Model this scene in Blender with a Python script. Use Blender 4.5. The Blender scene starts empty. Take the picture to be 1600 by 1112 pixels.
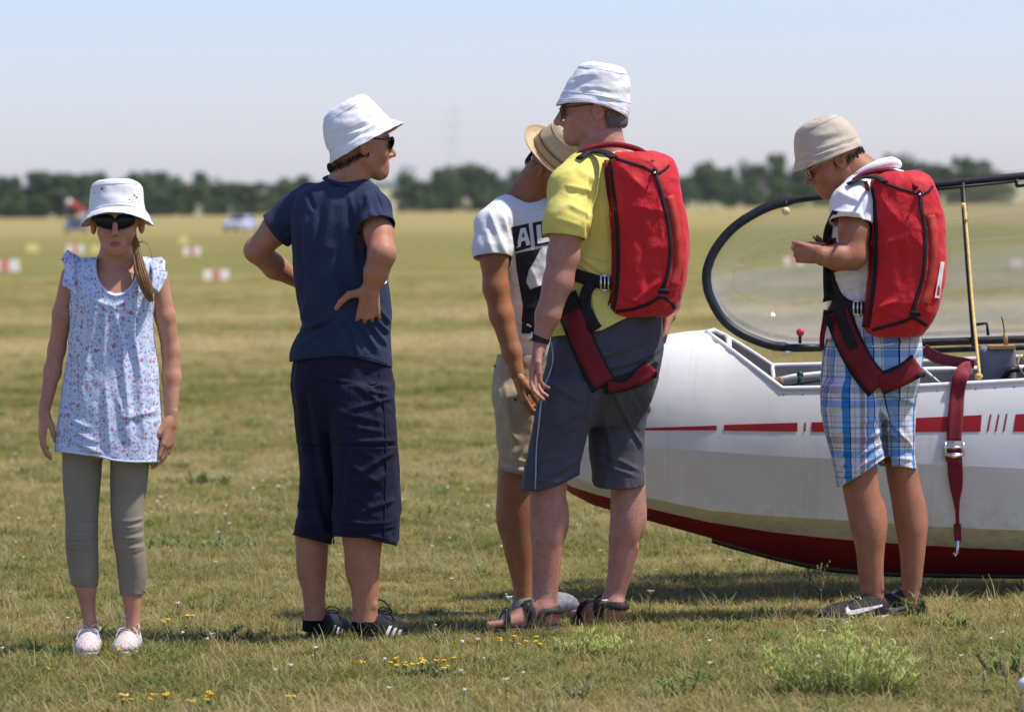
import bpy, bmesh, math, random
import numpy as np
from mathutils import Vector, Matrix
from mathutils.bvhtree import BVHTree

HAZE = True
# ------------------------------------------------------------------ camera, sky, sun, exposure
SC = bpy.context.scene
COL = SC.collection
FPX, CX, CY = 6800.0, 800.0, 556.0            # focal length and centre, in photo pixels (1600 x 1112)
CAM = np.array([0.0, 0.0, 1.42])
PITCH = math.atan((556 - 326) / FPX)
ROLL = math.radians(0.85)
_f = np.array([0, math.cos(PITCH), -math.sin(PITCH)])
_u = np.array([0, math.sin(PITCH), math.cos(PITCH)])
_r = np.array([1.0, 0, 0])
RIGHT = _r * math.cos(ROLL) - _u * math.sin(ROLL)
UP = _u * math.cos(ROLL) + _r * math.sin(ROLL)
FWD = _f
cam = bpy.data.cameras.new('camera')
cam.lens = FPX / 1600 * 36
cam.sensor_width = 36
cam.clip_start, cam.clip_end = 0.5, 20000
cam.dof.use_dof = True
cam.dof.focus_distance = 14.5
cam.dof.aperture_fstop = 4.8
camo = bpy.data.objects.new('camera', cam)
COL.objects.link(camo)
m = Matrix.Identity(4)
for i in range(3):
    m[i][0], m[i][1], m[i][2], m[i][3] = RIGHT[i], UP[i], -FWD[i], CAM[i]
camo.matrix_world = m
SC.camera = camo

SUN_EL, SUN_AZ = math.radians(62), math.radians(97)   # azimuth clockwise from +Y: high and from the right
world = bpy.data.worlds.new('World')
SC.world = world
world.use_nodes = True
_nt = world.node_tree
_sky = _nt.nodes.new('ShaderNodeTexSky')
_sky.sky_type = 'NISHITA'
_sky.sun_disc = False
_sky.sun_elevation = SUN_EL
_sky.sun_rotation = SUN_AZ
_sky.altitude = 0
_sky.air_density = 1.0
_sky.dust_density = 0.5
_sky.ozone_density = 10.0
_bg = _nt.nodes['Background']
_bg.inputs['Strength'].default_value = 0.15
_wb = _nt.nodes.new('ShaderNodeMix'); _wb.data_type = 'RGBA'; _wb.blend_type = 'MULTIPLY'   # white balance of the hazy summer sky
_wb.inputs[0].default_value = 1.0
_wb.inputs[7].default_value = (0.885, 0.745, 0.81, 1)
_nt.links.new(_sky.outputs[0], _wb.inputs[6])
_nt.links.new(_wb.outputs[2], _bg.inputs['Color'])
sun = bpy.data.lights.new('sun', 'SUN')
sun.energy = 3.5
sun.angle = math.radians(2.0)
sun.color = (1.0, 0.94, 0.84)
suno = bpy.data.objects.new('sun', sun)
COL.objects.link(suno)
_sd = Vector((math.sin(SUN_AZ) * math.cos(SUN_EL), math.cos(SUN_AZ) * math.cos(SUN_EL), math.sin(SUN_EL)))
suno.rotation_euler = _sd.to_track_quat('Z', 'Y').to_euler()
suno.location = (20, -5, 40)
SC.view_settings.view_transform = 'Standard'
SC.view_settings.look = 'None'
SC.view_settings.exposure = 0.58
SC.view_settings.gamma = 1.0
SC.render.engine = 'CYCLES'
SC.cycles.use_denoising = True
SC.cycles.max_bounces = 7
SC.cycles.transparent_max_bounces = 12
SC.cycles.volume_bounces = 1
SC.cycles.caustics_reflective = False
SC.cycles.caustics_refractive = False

# ------------------------------------------------------------------ picking points: photo pixel + distance -> place
def at(px, py, Y):
    d = FWD * FPX + RIGHT * (px - CX) + UP * (CY - py)
    return CAM + d * (Y / d[1])

def proj(v):
    v = np.asarray(v, float) - CAM
    z = v @ FWD
    return CX + FPX * (v @ RIGHT) / z, CY - FPX * (v @ UP) / z

def gp(px, Y, z=0.0):
    """the point on the ground at depth Y that shows in column px"""
    py = 900.0
    for _ in range(4):
        p = at(px, py, Y)
        py += (p[2] - z) * FPX / Y
    return at(px, py, Y)

# ------------------------------------------------------------------ noise
def _hash(i, j, k, s):
    h = (i * 374761393 + j * 668265263 + k * 2147483647 + s * 974634777) & 0xFFFFFFFF
    h = ((h ^ (h >> 13)) * 1274126177) & 0xFFFFFFFF
    h = h ^ (h >> 16)
    return (h & 0xFFFF) / 32767.5 - 1.0

def vnoise(p, seed=0):
    p = np.asarray(p, float)
    i = np.floor(p).astype(np.int64)
    f = p - i
    u = f * f * (3 - 2 * f)
    r = 0
    for a in (0, 1):
        for b in (0, 1):
            for c in (0, 1):
                w = (u[:, 0] if a else 1 - u[:, 0]) * (u[:, 1] if b else 1 - u[:, 1]) * (u[:, 2] if c else 1 - u[:, 2])
                r = r + w * _hash(i[:, 0] + a, i[:, 1] + b, i[:, 2] + c, seed)
    return r

# ------------------------------------------------------------------ materials
def mat(name, col, rough=0.7, col2=None, nscale=20.0, spec=0.3, metal=0.0, bump=0.0, bscale=200.0, sss=0.0,
        sheen=0.0, coat=0.0, detail=4.0, lo=0.35, hi=0.65, stretch=None, bdist=0.004):
    M = bpy.data.materials.new(name)
    M.use_nodes = True
    nt = M.node_tree
    b = nt.nodes['Principled BSDF']
    b.inputs['Base Color'].default_value = (*col, 1)
    b.inputs['Roughness'].default_value = rough
    b.inputs['Specular IOR Level'].default_value = spec
    b.inputs['Metallic'].default_value = metal
    if sheen:
        b.inputs['Sheen Weight'].default_value = sheen
        b.inputs['Sheen Roughness'].default_value = 0.5
    if coat:
        b.inputs['Coat Weight'].default_value = coat
        b.inputs['Coat Roughness'].default_value = 0.08
    if sss:
        b.inputs['Subsurface Weight'].default_value = sss
        b.inputs['Subsurface Radius'].default_value = (1.0, 0.35, 0.2)
        b.inputs['Subsurface Scale'].default_value = 0.008
    tc = nt.nodes.new('ShaderNodeTexCoord')
    src = tc.outputs['Object']
    if stretch:
        mp = nt.nodes.new('ShaderNodeMapping')
        mp.inputs['Scale'].default_value = stretch
        nt.links.new(src, mp.inputs[0])
        src = mp.outputs[0]
    if col2 is not None:
        n = nt.nodes.new('ShaderNodeTexNoise')
        n.inputs['Scale'].default_value = nscale
        n.inputs['Detail'].default_value = detail
        nt.links.new(src, n.inputs['Vector'])
        r = nt.nodes.new('ShaderNodeValToRGB')
        r.color_ramp.elements[0].position, r.color_ramp.elements[1].position = lo, hi
        r.color_ramp.elements[0].color = (*col, 1)
        r.color_ramp.elements[1].color = (*col2, 1)
        nt.links.new(n.outputs['Fac'], r.inputs[0])
        nt.links.new(r.outputs[0], b.inputs['Base Color'])
    if bump:
        n = nt.nodes.new('ShaderNodeTexNoise')
        n.inputs['Scale'].default_value = bscale
        n.inputs['Detail'].default_value = 3
        nt.links.new(src, n.inputs['Vector'])
        bp = nt.nodes.new('ShaderNodeBump')
        bp.inputs['Strength'].default_value = bump
        bp.inputs['Distance'].default_value = bdist
        nt.links.new(n.outputs['Fac'], bp.inputs['Height'])
        nt.links.new(bp.outputs[0], b.inputs['Normal'])
    return M

class NG:
    """tiny node-graph helper"""
    def __init__(s, M):
        s.nt = M.node_tree
        s.b = s.nt.nodes['Principled BSDF']
    def n(s, typ, **kw):
        nd = s.nt.nodes.new(typ)
        for k, v in kw.items():
            if k.startswith('i_'):
                nd.inputs[k[2:].replace('_', ' ')].default_value = v
            else:
                setattr(nd, k, v)
        return nd
    def l(s, a, b):
        s.nt.links.new(a, b)
    def math(s, op, a, b=None, c=None):
        nd = s.n('ShaderNodeMath', operation=op)
        for k, v in enumerate((a, b, c)):
            if v is None:
                continue
            if isinstance(v, (int, float)):
                nd.inputs[k].default_value = v
            else:
                s.l(v, nd.inputs[k])
        return nd.outputs[0]
    def mix(s, f, a, b, blend='MIX'):
        nd = s.n('ShaderNodeMix', data_type='RGBA', blend_type=blend)
        for sock, v in ((nd.inputs[0], f), (nd.inputs[6], a), (nd.inputs[7], b)):
            if isinstance(v, (int, float)):
                sock.default_value = v
            elif isinstance(v, tuple):
                sock.default_value = (*v, 1)
            else:
                s.l(v, sock)
        return nd.outputs[2]
    def ramp(s, f, stops, interp='LINEAR'):
        nd = s.n('ShaderNodeValToRGB')
        cr = nd.color_ramp
        cr.interpolation = interp
        while len(cr.elements) < len(stops):
            cr.elements.new(0.5)
        for e, (p, c) in zip(cr.elements, stops):
            e.position = p
            e.color = (*c, 1) if len(c) == 3 else c
        s.l(f, nd.inputs[0])
        return nd.outputs[0]
    def noise(s, vec, scale, detail=3.0, rough=0.5):
        nd = s.n('ShaderNodeTexNoise')
        nd.inputs['Scale'].default_value = scale
        nd.inputs['Detail'].default_value = detail
        nd.inputs['Roughness'].default_value = rough
        s.l(vec, nd.inputs['Vector'])
        return nd.outputs['Fac']

def newmat(name):
    M = bpy.data.materials.new(name)
    M.use_nodes = True
    return M, NG(M)

# ------------------------------------------------------------------ objects
def empty(name, loc, label=None, cat=None, group=None):
    o = bpy.data.objects.new(name, None)
    COL.objects.link(o)
    o.location = [float(c) for c in loc]
    o.empty_display_size = 0.1
    return tag(o, label, cat, group)

def tag(o, label=None, cat=None, group=None, kind=None):
    if label: o['label'] = label
    if cat: o['category'] = cat
    if group: o['group'] = group
    if kind: o['kind'] = kind
    return o

def obj(name, v, f, material, parent=None, smooth=True, loc=None):
    """v in world coordinates; stored relative to the parent's place (or loc)"""
    v = np.asarray(v, float)
    off = np.array(loc if loc is not None else (parent_world(parent) if parent else (0, 0, 0)), float)
    me = bpy.data.meshes.new(name)
    vv = v - off
    if isinstance(f, np.ndarray):
        n, k = f.shape
        me.vertices.add(len(vv))
        me.vertices.foreach_set('co', vv.astype(np.float32).ravel())
        me.loops.add(n * k)
        me.loops.foreach_set('vertex_index', f.astype(np.int32).ravel())
        me.polygons.add(n)
        me.polygons.foreach_set('loop_start', (np.arange(n) * k).astype(np.int32))
        me.update(calc_edges=True)
        me.validate()
    else:
        me.from_pydata([tuple(c) for c in vv], [], [tuple(x) for x in f])
        me.update()
    if smooth:
        me.polygons.foreach_set('use_smooth', np.ones(len(me.polygons), bool))
    mats = material if isinstance(material, (list, tuple)) else [material]
    for mm in mats:
        me.materials.append(mm)
    o = bpy.data.objects.new(name, me)
    COL.objects.link(o)
    if parent:
        o.parent = parent
        if loc is not None:
            o.location = [float(c) for c in (np.array(loc, float) - parent_world(parent))]
    else:
        o.location = [float(c) for c in off]
    GEO[o.name] = (v, f)
    return o

GEO = {}
def parent_world(o):
    p = np.zeros(3)
    while o:
        p = p + np.array(o.location)
        o = o.parent
    return p

# mesh collectors ----------------------------------------------------
class MB:
    def __init__(s):
        s.v, s.f = [], []
    def add(s, v, f):
        o = len(s.v)
        s.v += [tuple(map(float, c)) for c in v]
        s.f += [tuple(i + o for i in x) for x in f]
        return s
    def box(s, lo, hi):
        x0, y0, z0 = lo; x1, y1, z1 = hi
        return s.add([(x0,y0,z0),(x1,y0,z0),(x1,y1,z0),(x0,y1,z0),(x0,y0,z1),(x1,y0,z1),(x1,y1,z1),(x0,y1,z1)],
                     [(3,2,1,0),(4,5,6,7),(0,1,5,4),(1,2,6,5),(2,3,7,6),(3,0,4,7)])
    def tube(s, pts, r, n=8, caps=True, flat=1.0):
        v, f = tube(pts, r, n, caps, flat)
        return s.add(v, f)
    def grid(s, P):
        """P: array (m, n, 3)"""
        P = np.asarray(P, float)
        a, b = P.shape[:2]
        return s.add(P.reshape(-1, 3), [(i*b+j, i*b+j+1, (i+1)*b+j+1, (i+1)*b+j) for i in range(a-1) for j in range(b-1)])
    def ball(s, c, r, n=10, m_=7, sc=(1, 1, 1)):
        v, f = [], []
        for i in range(m_ + 1):
            t = math.pi * i / m_
            for j in range(n):
                q = 2 * math.pi * j / n
                v.append((c[0] + r*sc[0]*math.sin(t)*math.cos(q), c[1] + r*sc[1]*math.sin(t)*math.sin(q), c[2] + r*sc[2]*math.cos(t)))
        for i in range(m_):
            for j in range(n):
                f.append((i*n+j, (i+1)*n+j, (i+1)*n+(j+1) % n, i*n+(j+1) % n))
        return s.add(v, f)
    def out(s, name, material, parent=None, smooth=True, loc=None):
        return obj(name, s.v, s.f, material, parent, smooth, loc)

def smooth_path(pts, k=6):
    """Catmull-Rom through the points (any dimension)"""
    P = np.asarray(pts, float)
    P = np.vstack([2*P[0]-P[1], P, 2*P[-1]-P[-2]])
    out = []
    for i in range(1, len(P) - 2):
        for t in np.linspace(0, 1, k, endpoint=False):
            a, b, c, d = P[i-1], P[i], P[i+1], P[i+2]
            out.append(0.5*((2*b) + (c-a)*t + (2*a-5*b+4*c-d)*t*t + (3*b-a-3*c+d)*t**3))
    out.append(P[-2])
    return np.array(out)

def tube(pts, r, n=8, caps=True, flat=1.0, side=None):
    P = np.asarray(pts, float)
    R = np.full(len(P), r, float) if np.isscalar(r) else np.asarray(r, float)
    T = np.gradient(P, axis=0)
    T /= np.linalg.norm(T, axis=1)[:, None] + 1e-12
    ref = np.array(side if side is not None else ((0, 0, 1.0) if abs(T[0][2]) < 0.9 else (1.0, 0, 0)))
    v, f = [], []
    nrm = ref - T[0] * (ref @ T[0])
    nrm /= np.linalg.norm(nrm)
    for i in range(len(P)):
        nrm = nrm - T[i] * (nrm @ T[i])
        nrm /= np.linalg.norm(nrm) + 1e-12
        bi = np.cross(T[i], nrm)
        for j in range(n):
            a = 2 * math.pi * j / n
            v.append(P[i] + R[i] * (math.cos(a) * nrm * flat + math.sin(a) * bi))
    for i in range(len(P) - 1):
        for j in range(n):
            f.append((i*n+j, i*n+(j+1) % n, (i+1)*n+(j+1) % n, (i+1)*n+j))
    if caps:
        f.append(tuple(range(n))[::-1])
        f.append(tuple((len(P)-1)*n + j for j in range(n)))
    return v, f

# ------------------------------------------------------------------ implicit surfaces
class Field:
    def __init__(s, lo, hi, vox):
        s.lo = np.array(lo, float)
        s.vox = vox
        n = np.ceil((np.array(hi, float) - s.lo) / vox).astype(int) + 1
        s.ax = [s.lo[i] + vox * np.arange(n[i]) for i in range(3)]
        s.F = np.full(n, 0.08, np.float32)
    def sub(s, lo, hi):
        sl = []
        for i in range(3):
            a = int(max(0, math.floor((lo[i] - s.lo[i]) / s.vox)))
            b = int(min(len(s.ax[i]), math.ceil((hi[i] - s.lo[i]) / s.vox) + 1))
            if b <= a:
                return None, None
            sl.append(slice(a, b))
        g = [s.ax[i][sl[i]].astype(np.float32).reshape([-1 if j == i else 1 for j in range(3)]) for i in range(3)]
        return tuple(sl), g
    def put(s, fn, lo, hi, k=0.01, cut=False):
        pad = 0.02 + k
        sl, g = s.sub(np.array(lo) - pad, np.array(hi) + pad)
        if sl is None:
            return s
        d = fn(*g)
        A = s.F[sl]
        if cut:
            d = -d
            h = np.clip(0.5 - 0.5 * (A - d) / k, 0, 1) if k > 0 else None
            # smooth max
            s.F[sl] = np.maximum(A, d) if k <= 0 else (A * (1 - h) + d * h + k * h * (1 - h))
        else:
            h = np.clip(0.5 + 0.5 * (A - d) / k, 0, 1) if k > 0 else None
            s.F[sl] = np.minimum(A, d) if k <= 0 else (A * (1 - h) + d * h - k * h * (1 - h))
        return s
    def cone(s, a, ra, b, rb, k=0.01, cut=False):
        a = np.asarray(a, float); b = np.asarray(b, float)
        ab = b - a
        L2 = float(ab @ ab) + 1e-12
        def fn(x, y, z):
            t = np.clip(((x-a[0])*ab[0] + (y-a[1])*ab[1] + (z-a[2])*ab[2]) / L2, 0, 1)
            return np.sqrt((x-a[0]-t*ab[0])**2 + (y-a[1]-t*ab[1])**2 + (z-a[2]-t*ab[2])**2) - (ra + (rb-ra)*t)
        R = max(ra, rb)
        return s.put(fn, np.minimum(a, b) - R, np.maximum(a, b) + R, k, cut)
    def chain(s, pts, k=0.01):
        for (a, ra), (b, rb) in zip(pts[:-1], pts[1:]):
            s.cone(a, ra, b, rb, k)
        return s
    def ell(s, c, r, R=None, k=0.01, cut=False):
        c = np.asarray(c, float)
        R = np.eye(3) if R is None else np.asarray(R, float)     # rows: local axes
        def fn(x, y, z):
            q = [(x-c[0])*R[i][0] + (y-c[1])*R[i][1] + (z-c[2])*R[i][2] for i in range(3)]
            k0 = np.sqrt(sum((q[i]/r[i])**2 for i in range(3)))
            k1 = np.sqrt(sum((q[i]/r[i]**2)**2 for i in range(3))) + 1e-9
            return k0 * (k0 - 1) / k1
        m_ = max(r)
        return s.put(fn, c - m_, c + m_, k, cut)
    def rbox(s, c, r, R=None, rd=0.02, k=0.01, cut=False):
        c = np.asarray(c, float)
        R = np.eye(3) if R is None else np.asarray(R, float)
        def fn(x, y, z):
            q = [np.abs((x-c[0])*R[i][0] + (y-c[1])*R[i][1] + (z-c[2])*R[i][2]) - (r[i] - rd) for i in range(3)]
            o = np.sqrt(sum(np.maximum(e, 0)**2 for e in q))
            return o + np.minimum(np.maximum(np.maximum(q[0], q[1]), q[2]), 0) - rd
        m_ = float(np.linalg.norm(r))
        return s.put(fn, c - m_, c + m_, k, cut)
    def loft(s, rows, k=0.01, n=2.0, grow=0.0):
        """rows: (cx, cy, cz, a, b) stacked along z; super-elliptic sections"""
        A = np.array(sorted(rows, key=lambda q: q[2]), float)
        z0, z1 = A[0, 2], A[-1, 2]
        def fn(x, y, z):
            zz = z.ravel()
            I = [np.interp(zz, A[:, 2], A[:, c]).astype(np.float32).reshape(1, 1, -1) for c in (0, 1, 3, 4)]
            a, b = np.maximum(I[2] + grow, 0.004), np.maximum(I[3] + grow, 0.004)
            qx, qy = np.abs(x - I[0]) / a, np.abs(y - I[1]) / b
            q = (qx**n + qy**n) ** (1.0/n)
            d = (q - 1) * np.minimum(a, b)
            e = np.maximum(z0 - z, z - z1)
            return np.maximum(d, e)
        lo = (np.min(A[:, 0]-A[:, 3])-grow, np.min(A[:, 1]-A[:, 4])-grow, z0)
        hi = (np.max(A[:, 0]+A[:, 3])+grow, np.max(A[:, 1]+A[:, 4])+grow, z1)
        return s.put(fn, lo, hi, k)
    def mesh(s, smooth=1):
        F = s.F
        S = F < 0
        cnt = np.zeros([d - 1 for d in S.shape], np.int8)
        for a in (0, 1):
            for b in (0, 1):
                for c in (0, 1):
                    cnt += S[a:S.shape[0]-1+a, b:S.shape[1]-1+b, c:S.shape[2]-1+c]
        act = (cnt > 0) & (cnt < 8)
        ijk = np.argwhere(act)
        idx = np.full(act.shape, -1, np.int32)
        idx[act] = np.arange(len(ijk))
        acc = np.zeros((len(ijk), 3)); num = np.zeros(len(ijk))
        corners = [(a, b, c) for a in (0, 1) for b in (0, 1) for c in (0, 1)]
        for ca in corners:
            for ax in range(3):
                if ca[ax]:
                    continue
                cb = list(ca); cb[ax] = 1
                va = F[ijk[:, 0]+ca[0], ijk[:, 1]+ca[1], ijk[:, 2]+ca[2]]
                vb = F[ijk[:, 0]+cb[0], ijk[:, 1]+cb[1], ijk[:, 2]+cb[2]]
                cr = (va < 0) != (vb < 0)
                t = np.where(cr, va / np.where(cr, va - vb, 1), 0)
                p = np.array(ca, float)[None, :] + t[:, None] * (np.array(cb) - np.array(ca))[None, :]
                acc[cr] += p[cr]; num[cr] += 1
        V = s.lo + (ijk + acc / num[:, None]) * s.vox
        faces = []
        for ax in range(3):
            o1, o2 = [(1, 2), (2, 0), (0, 1)][ax]
            sh = list(S.shape)
            a = [slice(None)]*3; b = [slice(None)]*3
            a[ax] = slice(0, sh[ax]-1); b[ax] = slice(1, sh[ax])
            ch = S[tuple(a)] != S[tuple(b)]
            e = np.argwhere(ch)
            e = e[(e[:, o1] >= 1) & (e[:, o2] >= 1) & (e[:, o1] < sh[o1]-1) & (e[:, o2] < sh[o2]-1)]
            q = []
            for d1, d2 in ((-1, -1), (0, -1), (0, 0), (-1, 0)):
                w = e.copy(); w[:, o1] += d1; w[:, o2] += d2
                q.append(idx[w[:, 0], w[:, 1], w[:, 2]])
            q = np.stack(q, 1)
            ins = S[e[:, 0], e[:, 1], e[:, 2]]
            q[~ins] = q[~ins][:, ::-1]
            faces.append(q)
        f = np.vstack(faces)
        f = f[(f >= 0).all(1)]
        for _ in range(smooth):
            V = lap(V, f, 0.5)
        return V, f

def lap(V, f, w):
    acc = np.zeros_like(V); n = np.zeros(len(V))
    k = f.shape[1]
    for i in range(k):
        a, b = f[:, i], f[:, (i+1) % k]
        for c in range(3):
            acc[:, c] += np.bincount(a, V[b, c], len(V)) + np.bincount(b, V[a, c], len(V))
        n += np.bincount(a, minlength=len(V)) + np.bincount(b, minlength=len(V))
    n = np.maximum(n, 1)
    return V*(1-w) + w*acc/n[:, None]

def vnormals(V, f):
    a, b = V[f[:, 2]] - V[f[:, 0]], V[f[:, 3]] - V[f[:, 1]]
    n = np.cross(a, b)
    N = np.zeros_like(V)
    for i in range(4):
        for c in range(3):
            N[:, c] += np.bincount(f[:, i], n[:, c], len(V))
    return N / (np.linalg.norm(N, axis=1)[:, None] + 1e-12)

def compact(V, f):
    used = np.zeros(len(V), bool)
    used[f.ravel()] = True
    mp = np.cumsum(used) - 1
    return V[used], mp[f]

def border(f, n):
    k = f.shape[1]
    e = np.vstack([np.stack([f[:, i], f[:, (i+1) % k]], 1) for i in range(k)])
    key = np.sort(e, 1)
    code = key[:, 0].astype(np.int64) * n + key[:, 1]
    u, inv, c = np.unique(code, return_inverse=True, return_counts=True)
    return e[c[inv] == 1]

def trim(V, f, g):
    """remove where g(V) > 0 and settle the new rim onto g = 0 (g about a distance in metres)"""
    G = g(V)
    if not (G > 0).any():
        return V, f
    vox = np.median(np.linalg.norm(V[f[:, 0]] - V[f[:, 1]], axis=1))
    f = f[G[f].mean(1) <= 0]
    V, f = compact(V, f)
    for rnd in range(3):            # drop teeth: faces hanging on by a corner
        be = border(f, len(V))
        cnt = np.bincount(be.ravel(), minlength=len(V))
        onb = cnt > 0
        bad = onb[f].sum(1) >= 4
        bad &= (np.abs(g(V)[f]).max(1) < 3*vox)
        if not bad.any():
            break
        V, f = compact(V, f[~bad])
    be = border(f, len(V))
    G = g(V)
    rim = np.zeros(len(V), bool); rim[be.ravel()] = True
    rim &= np.abs(G) < 2.2*vox
    be = be[rim[be].all(1)]
    for it in range(6):
        if it:
            acc = np.zeros_like(V); cn = np.zeros(len(V))
            for a_, b_ in ((be[:, 0], be[:, 1]), (be[:, 1], be[:, 0])):
                for c_ in range(3):
                    acc[:, c_] += np.bincount(a_, V[b_, c_], len(V))
                cn += np.bincount(a_, minlength=len(V))
            q = cn == 2
            V = V.copy(); V[q] = 0.5*V[q] + 0.5*acc[q]/cn[q][:, None]
        Vr = V[rim]
        G = g(Vr); h = 1e-3
        D = np.stack([(g(Vr + h*np.eye(3)[i]) - G) / h for i in range(3)], 1)
        n2 = np.maximum((D**2).sum(1), 0.15)
        st = np.clip(G / n2, -2*vox, 2*vox)
        ok = (np.abs(D).max(1) < 5) & (G > -.5)
        V[rim] = Vr - np.where(ok, st, 0)[:, None]*D
    # ease the row behind the rim
    W = lap(V, f, 0.6)
    near = np.zeros(len(V), bool)
    near[f[rim[f].any(1)].ravel()] = True
    near &= ~rim
    V[near] = W[near]
    return V, f

def lip(V, f, inset=0.004, up=0.018):
    """turn the open edges inwards so that a hem has thickness"""
    N = vnormals(V, f)
    be = border(f, len(V))
    N = lap(lap(N, f, 0.7), f, 0.7); N /= np.linalg.norm(N, axis=1)[:, None] + 1e-9
    if not len(be):
        return V, f
    bv = np.unique(be)
    # inward along the cloth: away from the rim, towards the mean of the neighbours
    L = lap(lap(lap(V, f, 1.0), f, 1.0), f, 1.0) - V
    for _ in range(8):
        acc = np.zeros_like(L); cn = np.zeros(len(V))
        for a_, b_ in ((be[:, 0], be[:, 1]), (be[:, 1], be[:, 0])):
            for c_ in range(3):
                acc[:, c_] += np.bincount(a_, L[b_, c_], len(V))
            cn += np.bincount(a_, minlength=len(V))
        q = cn > 0
        L[q] = 0.5*L[q] + 0.5*acc[q]/cn[q][:, None]
    L -= (L * N).sum(1)[:, None] * N
    ln = np.linalg.norm(L, axis=1)[:, None] + 1e-9
    inw = L / ln
    mp = np.full(len(V), -1)
    mp[bv] = np.arange(len(bv))
    V1 = V[bv] - N[bv] * inset
    V2 = V1 + inw[bv] * up - N[bv] * inset * 0.3
    n0, n1 = len(V), len(V) + len(bv)
    a, b = be[:, 0], be[:, 1]
    q1 = np.stack([b, a, n0 + mp[a], n0 + mp[b]], 1)
    q2 = np.stack([n0 + mp[b], n0 + mp[a], n1 + mp[a], n1 + mp[b]], 1)
    return np.vstack([V, V1, V2]), np.vstack([f, q1, q2])

def wrinkle(V, f, creases=(), amp=0.003, freq=(14, 14, 9), seed=1, fine=0.0012, ffreq=45, rot=0.0):
    N = vnormals(V, f)
    ca, sa = math.cos(rot), math.sin(rot)
    Q = np.stack([V[:, 0]*ca + V[:, 2]*sa, V[:, 1], -V[:, 0]*sa + V[:, 2]*ca], 1)
    w = np.stack([vnoise(V*5, seed+7), vnoise(V*5, seed+8), vnoise(V*5, seed+9)], 1) * 0.035
    n1 = vnoise((Q + w) * np.array(freq), seed)
    n2 = vnoise((Q + w) * np.array(freq) * 2.1, seed+3)
    d = amp * ((1 - 2*np.abs(n1)) * 0.7 + 0.45 * (1 - 2*np.abs(n2)) - 0.35) + fine * vnoise(V*ffreq, seed+5)
    n3 = vnoise((Q + w*1.5) * np.array(freq) * 4.3, seed+11)
    d = d + amp*0.22*(1 - 2*np.abs(n3))*np.clip(0.3 + n1, 0, 1)
    if len(creases):
        px, py = proj(V)
        face = np.clip(0.25 - N[:, 1] * 1.6, 0, 1)
        for c in creases:
            x0, y0, x1, y1, wd, am = c[:6]
            bend = c[6] if len(c) > 6 else 0
            dx, dy = x1-x0, y1-y0
            L = math.hypot(dx, dy)
            t = ((px-x0)*dx + (py-y0)*dy) / (L*L)
            s_ = ((px-x0)*-dy + (py-y0)*dx) / L - bend*4*t*(1-t)
            tap = np.clip(np.minimum(t+0.12, 1.12-t)/0.3, 0, 1)
            tap = tap*tap*(3-2*tap)
            prof = np.exp(-np.abs(s_/(wd*.9))**1.5) - 0.45*np.exp(-((s_-wd*1.7)/(wd*1.1))**2)
            d += am*0.00125*prof*tap*face
    return V + N*d[:, None]

# ------------------------------------------------------------------ casting onto what is already built
_BV = {}
def bvh(o):
    if o.name not in _BV:
        v, f = GEO[o.name]
        _BV[o.name] = BVHTree.FromPolygons([tuple(c) for c in v], [tuple(map(int, q)) for q in f])
    return _BV[o.name]

def surf(px, py, objs, off=0.006, default=None):
    """where the view through a pixel meets the given objects, a little proud of them"""
    d = FWD*FPX + RIGHT*(px-CX) + UP*(CY-py)
    d = d / np.linalg.norm(d)
    best = None
    for o in objs:
        h = bvh(o).ray_cast(Vector(CAM), Vector(d))
        if h[0] is not None and (best is None or h[3] < best[1]):
            best = (np.array(h[0]), h[3])
    if best is None:
        return at(px, py, default) if default else None
    return best[0] - d*off

def band(name, path, wd, objs, material, parent, off=0.008, thick=0.005, default=None, k=6, cross=5, smooth_n=2, minoff=None):
    """a webbing strap along a pixel path (x, y[, width px[, depth]]), lying on what is already built"""
    P = smooth_path([q[:2] for q in path], k)
    W = smooth_path([[q[2] if len(q) > 2 else wd] for q in path], k)[:, 0]
    T = np.gradient(P, axis=0); T /= np.linalg.norm(T, axis=1)[:, None]
    Nn = np.stack([-T[:, 1], T[:, 0]], 1)
    rows = []
    last = default
    for i in range(len(P)):
        r_ = []
        for c in np.linspace(-0.5, 0.5, cross):
            x, y = P[i] + Nn[i]*W[i]*c
            s_ = surf(x, y, objs, off, None)
            r_.append(s_)
        ys = [q[1] for q in r_ if q is not None]
        md = np.median(ys) if ys else (last if last is not None else 14.5)
        last = md
        for j, c in enumerate(np.linspace(-0.5, 0.5, cross)):
            x, y = P[i] + Nn[i]*W[i]*c
            if r_[j] is None or abs(r_[j][1]-md) > 0.05:
                r_[j] = at(x, y, md)
        rows.append(r_)
    G = np.array(rows)
    for _ in range(smooth_n):
        g2 = G.copy()
        g2[1:-1] = (G[:-2] + 2*G[1:-1] + G[2:]) / 4
        G = g2
    return sheet(name, G, thick, material, parent)

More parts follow.
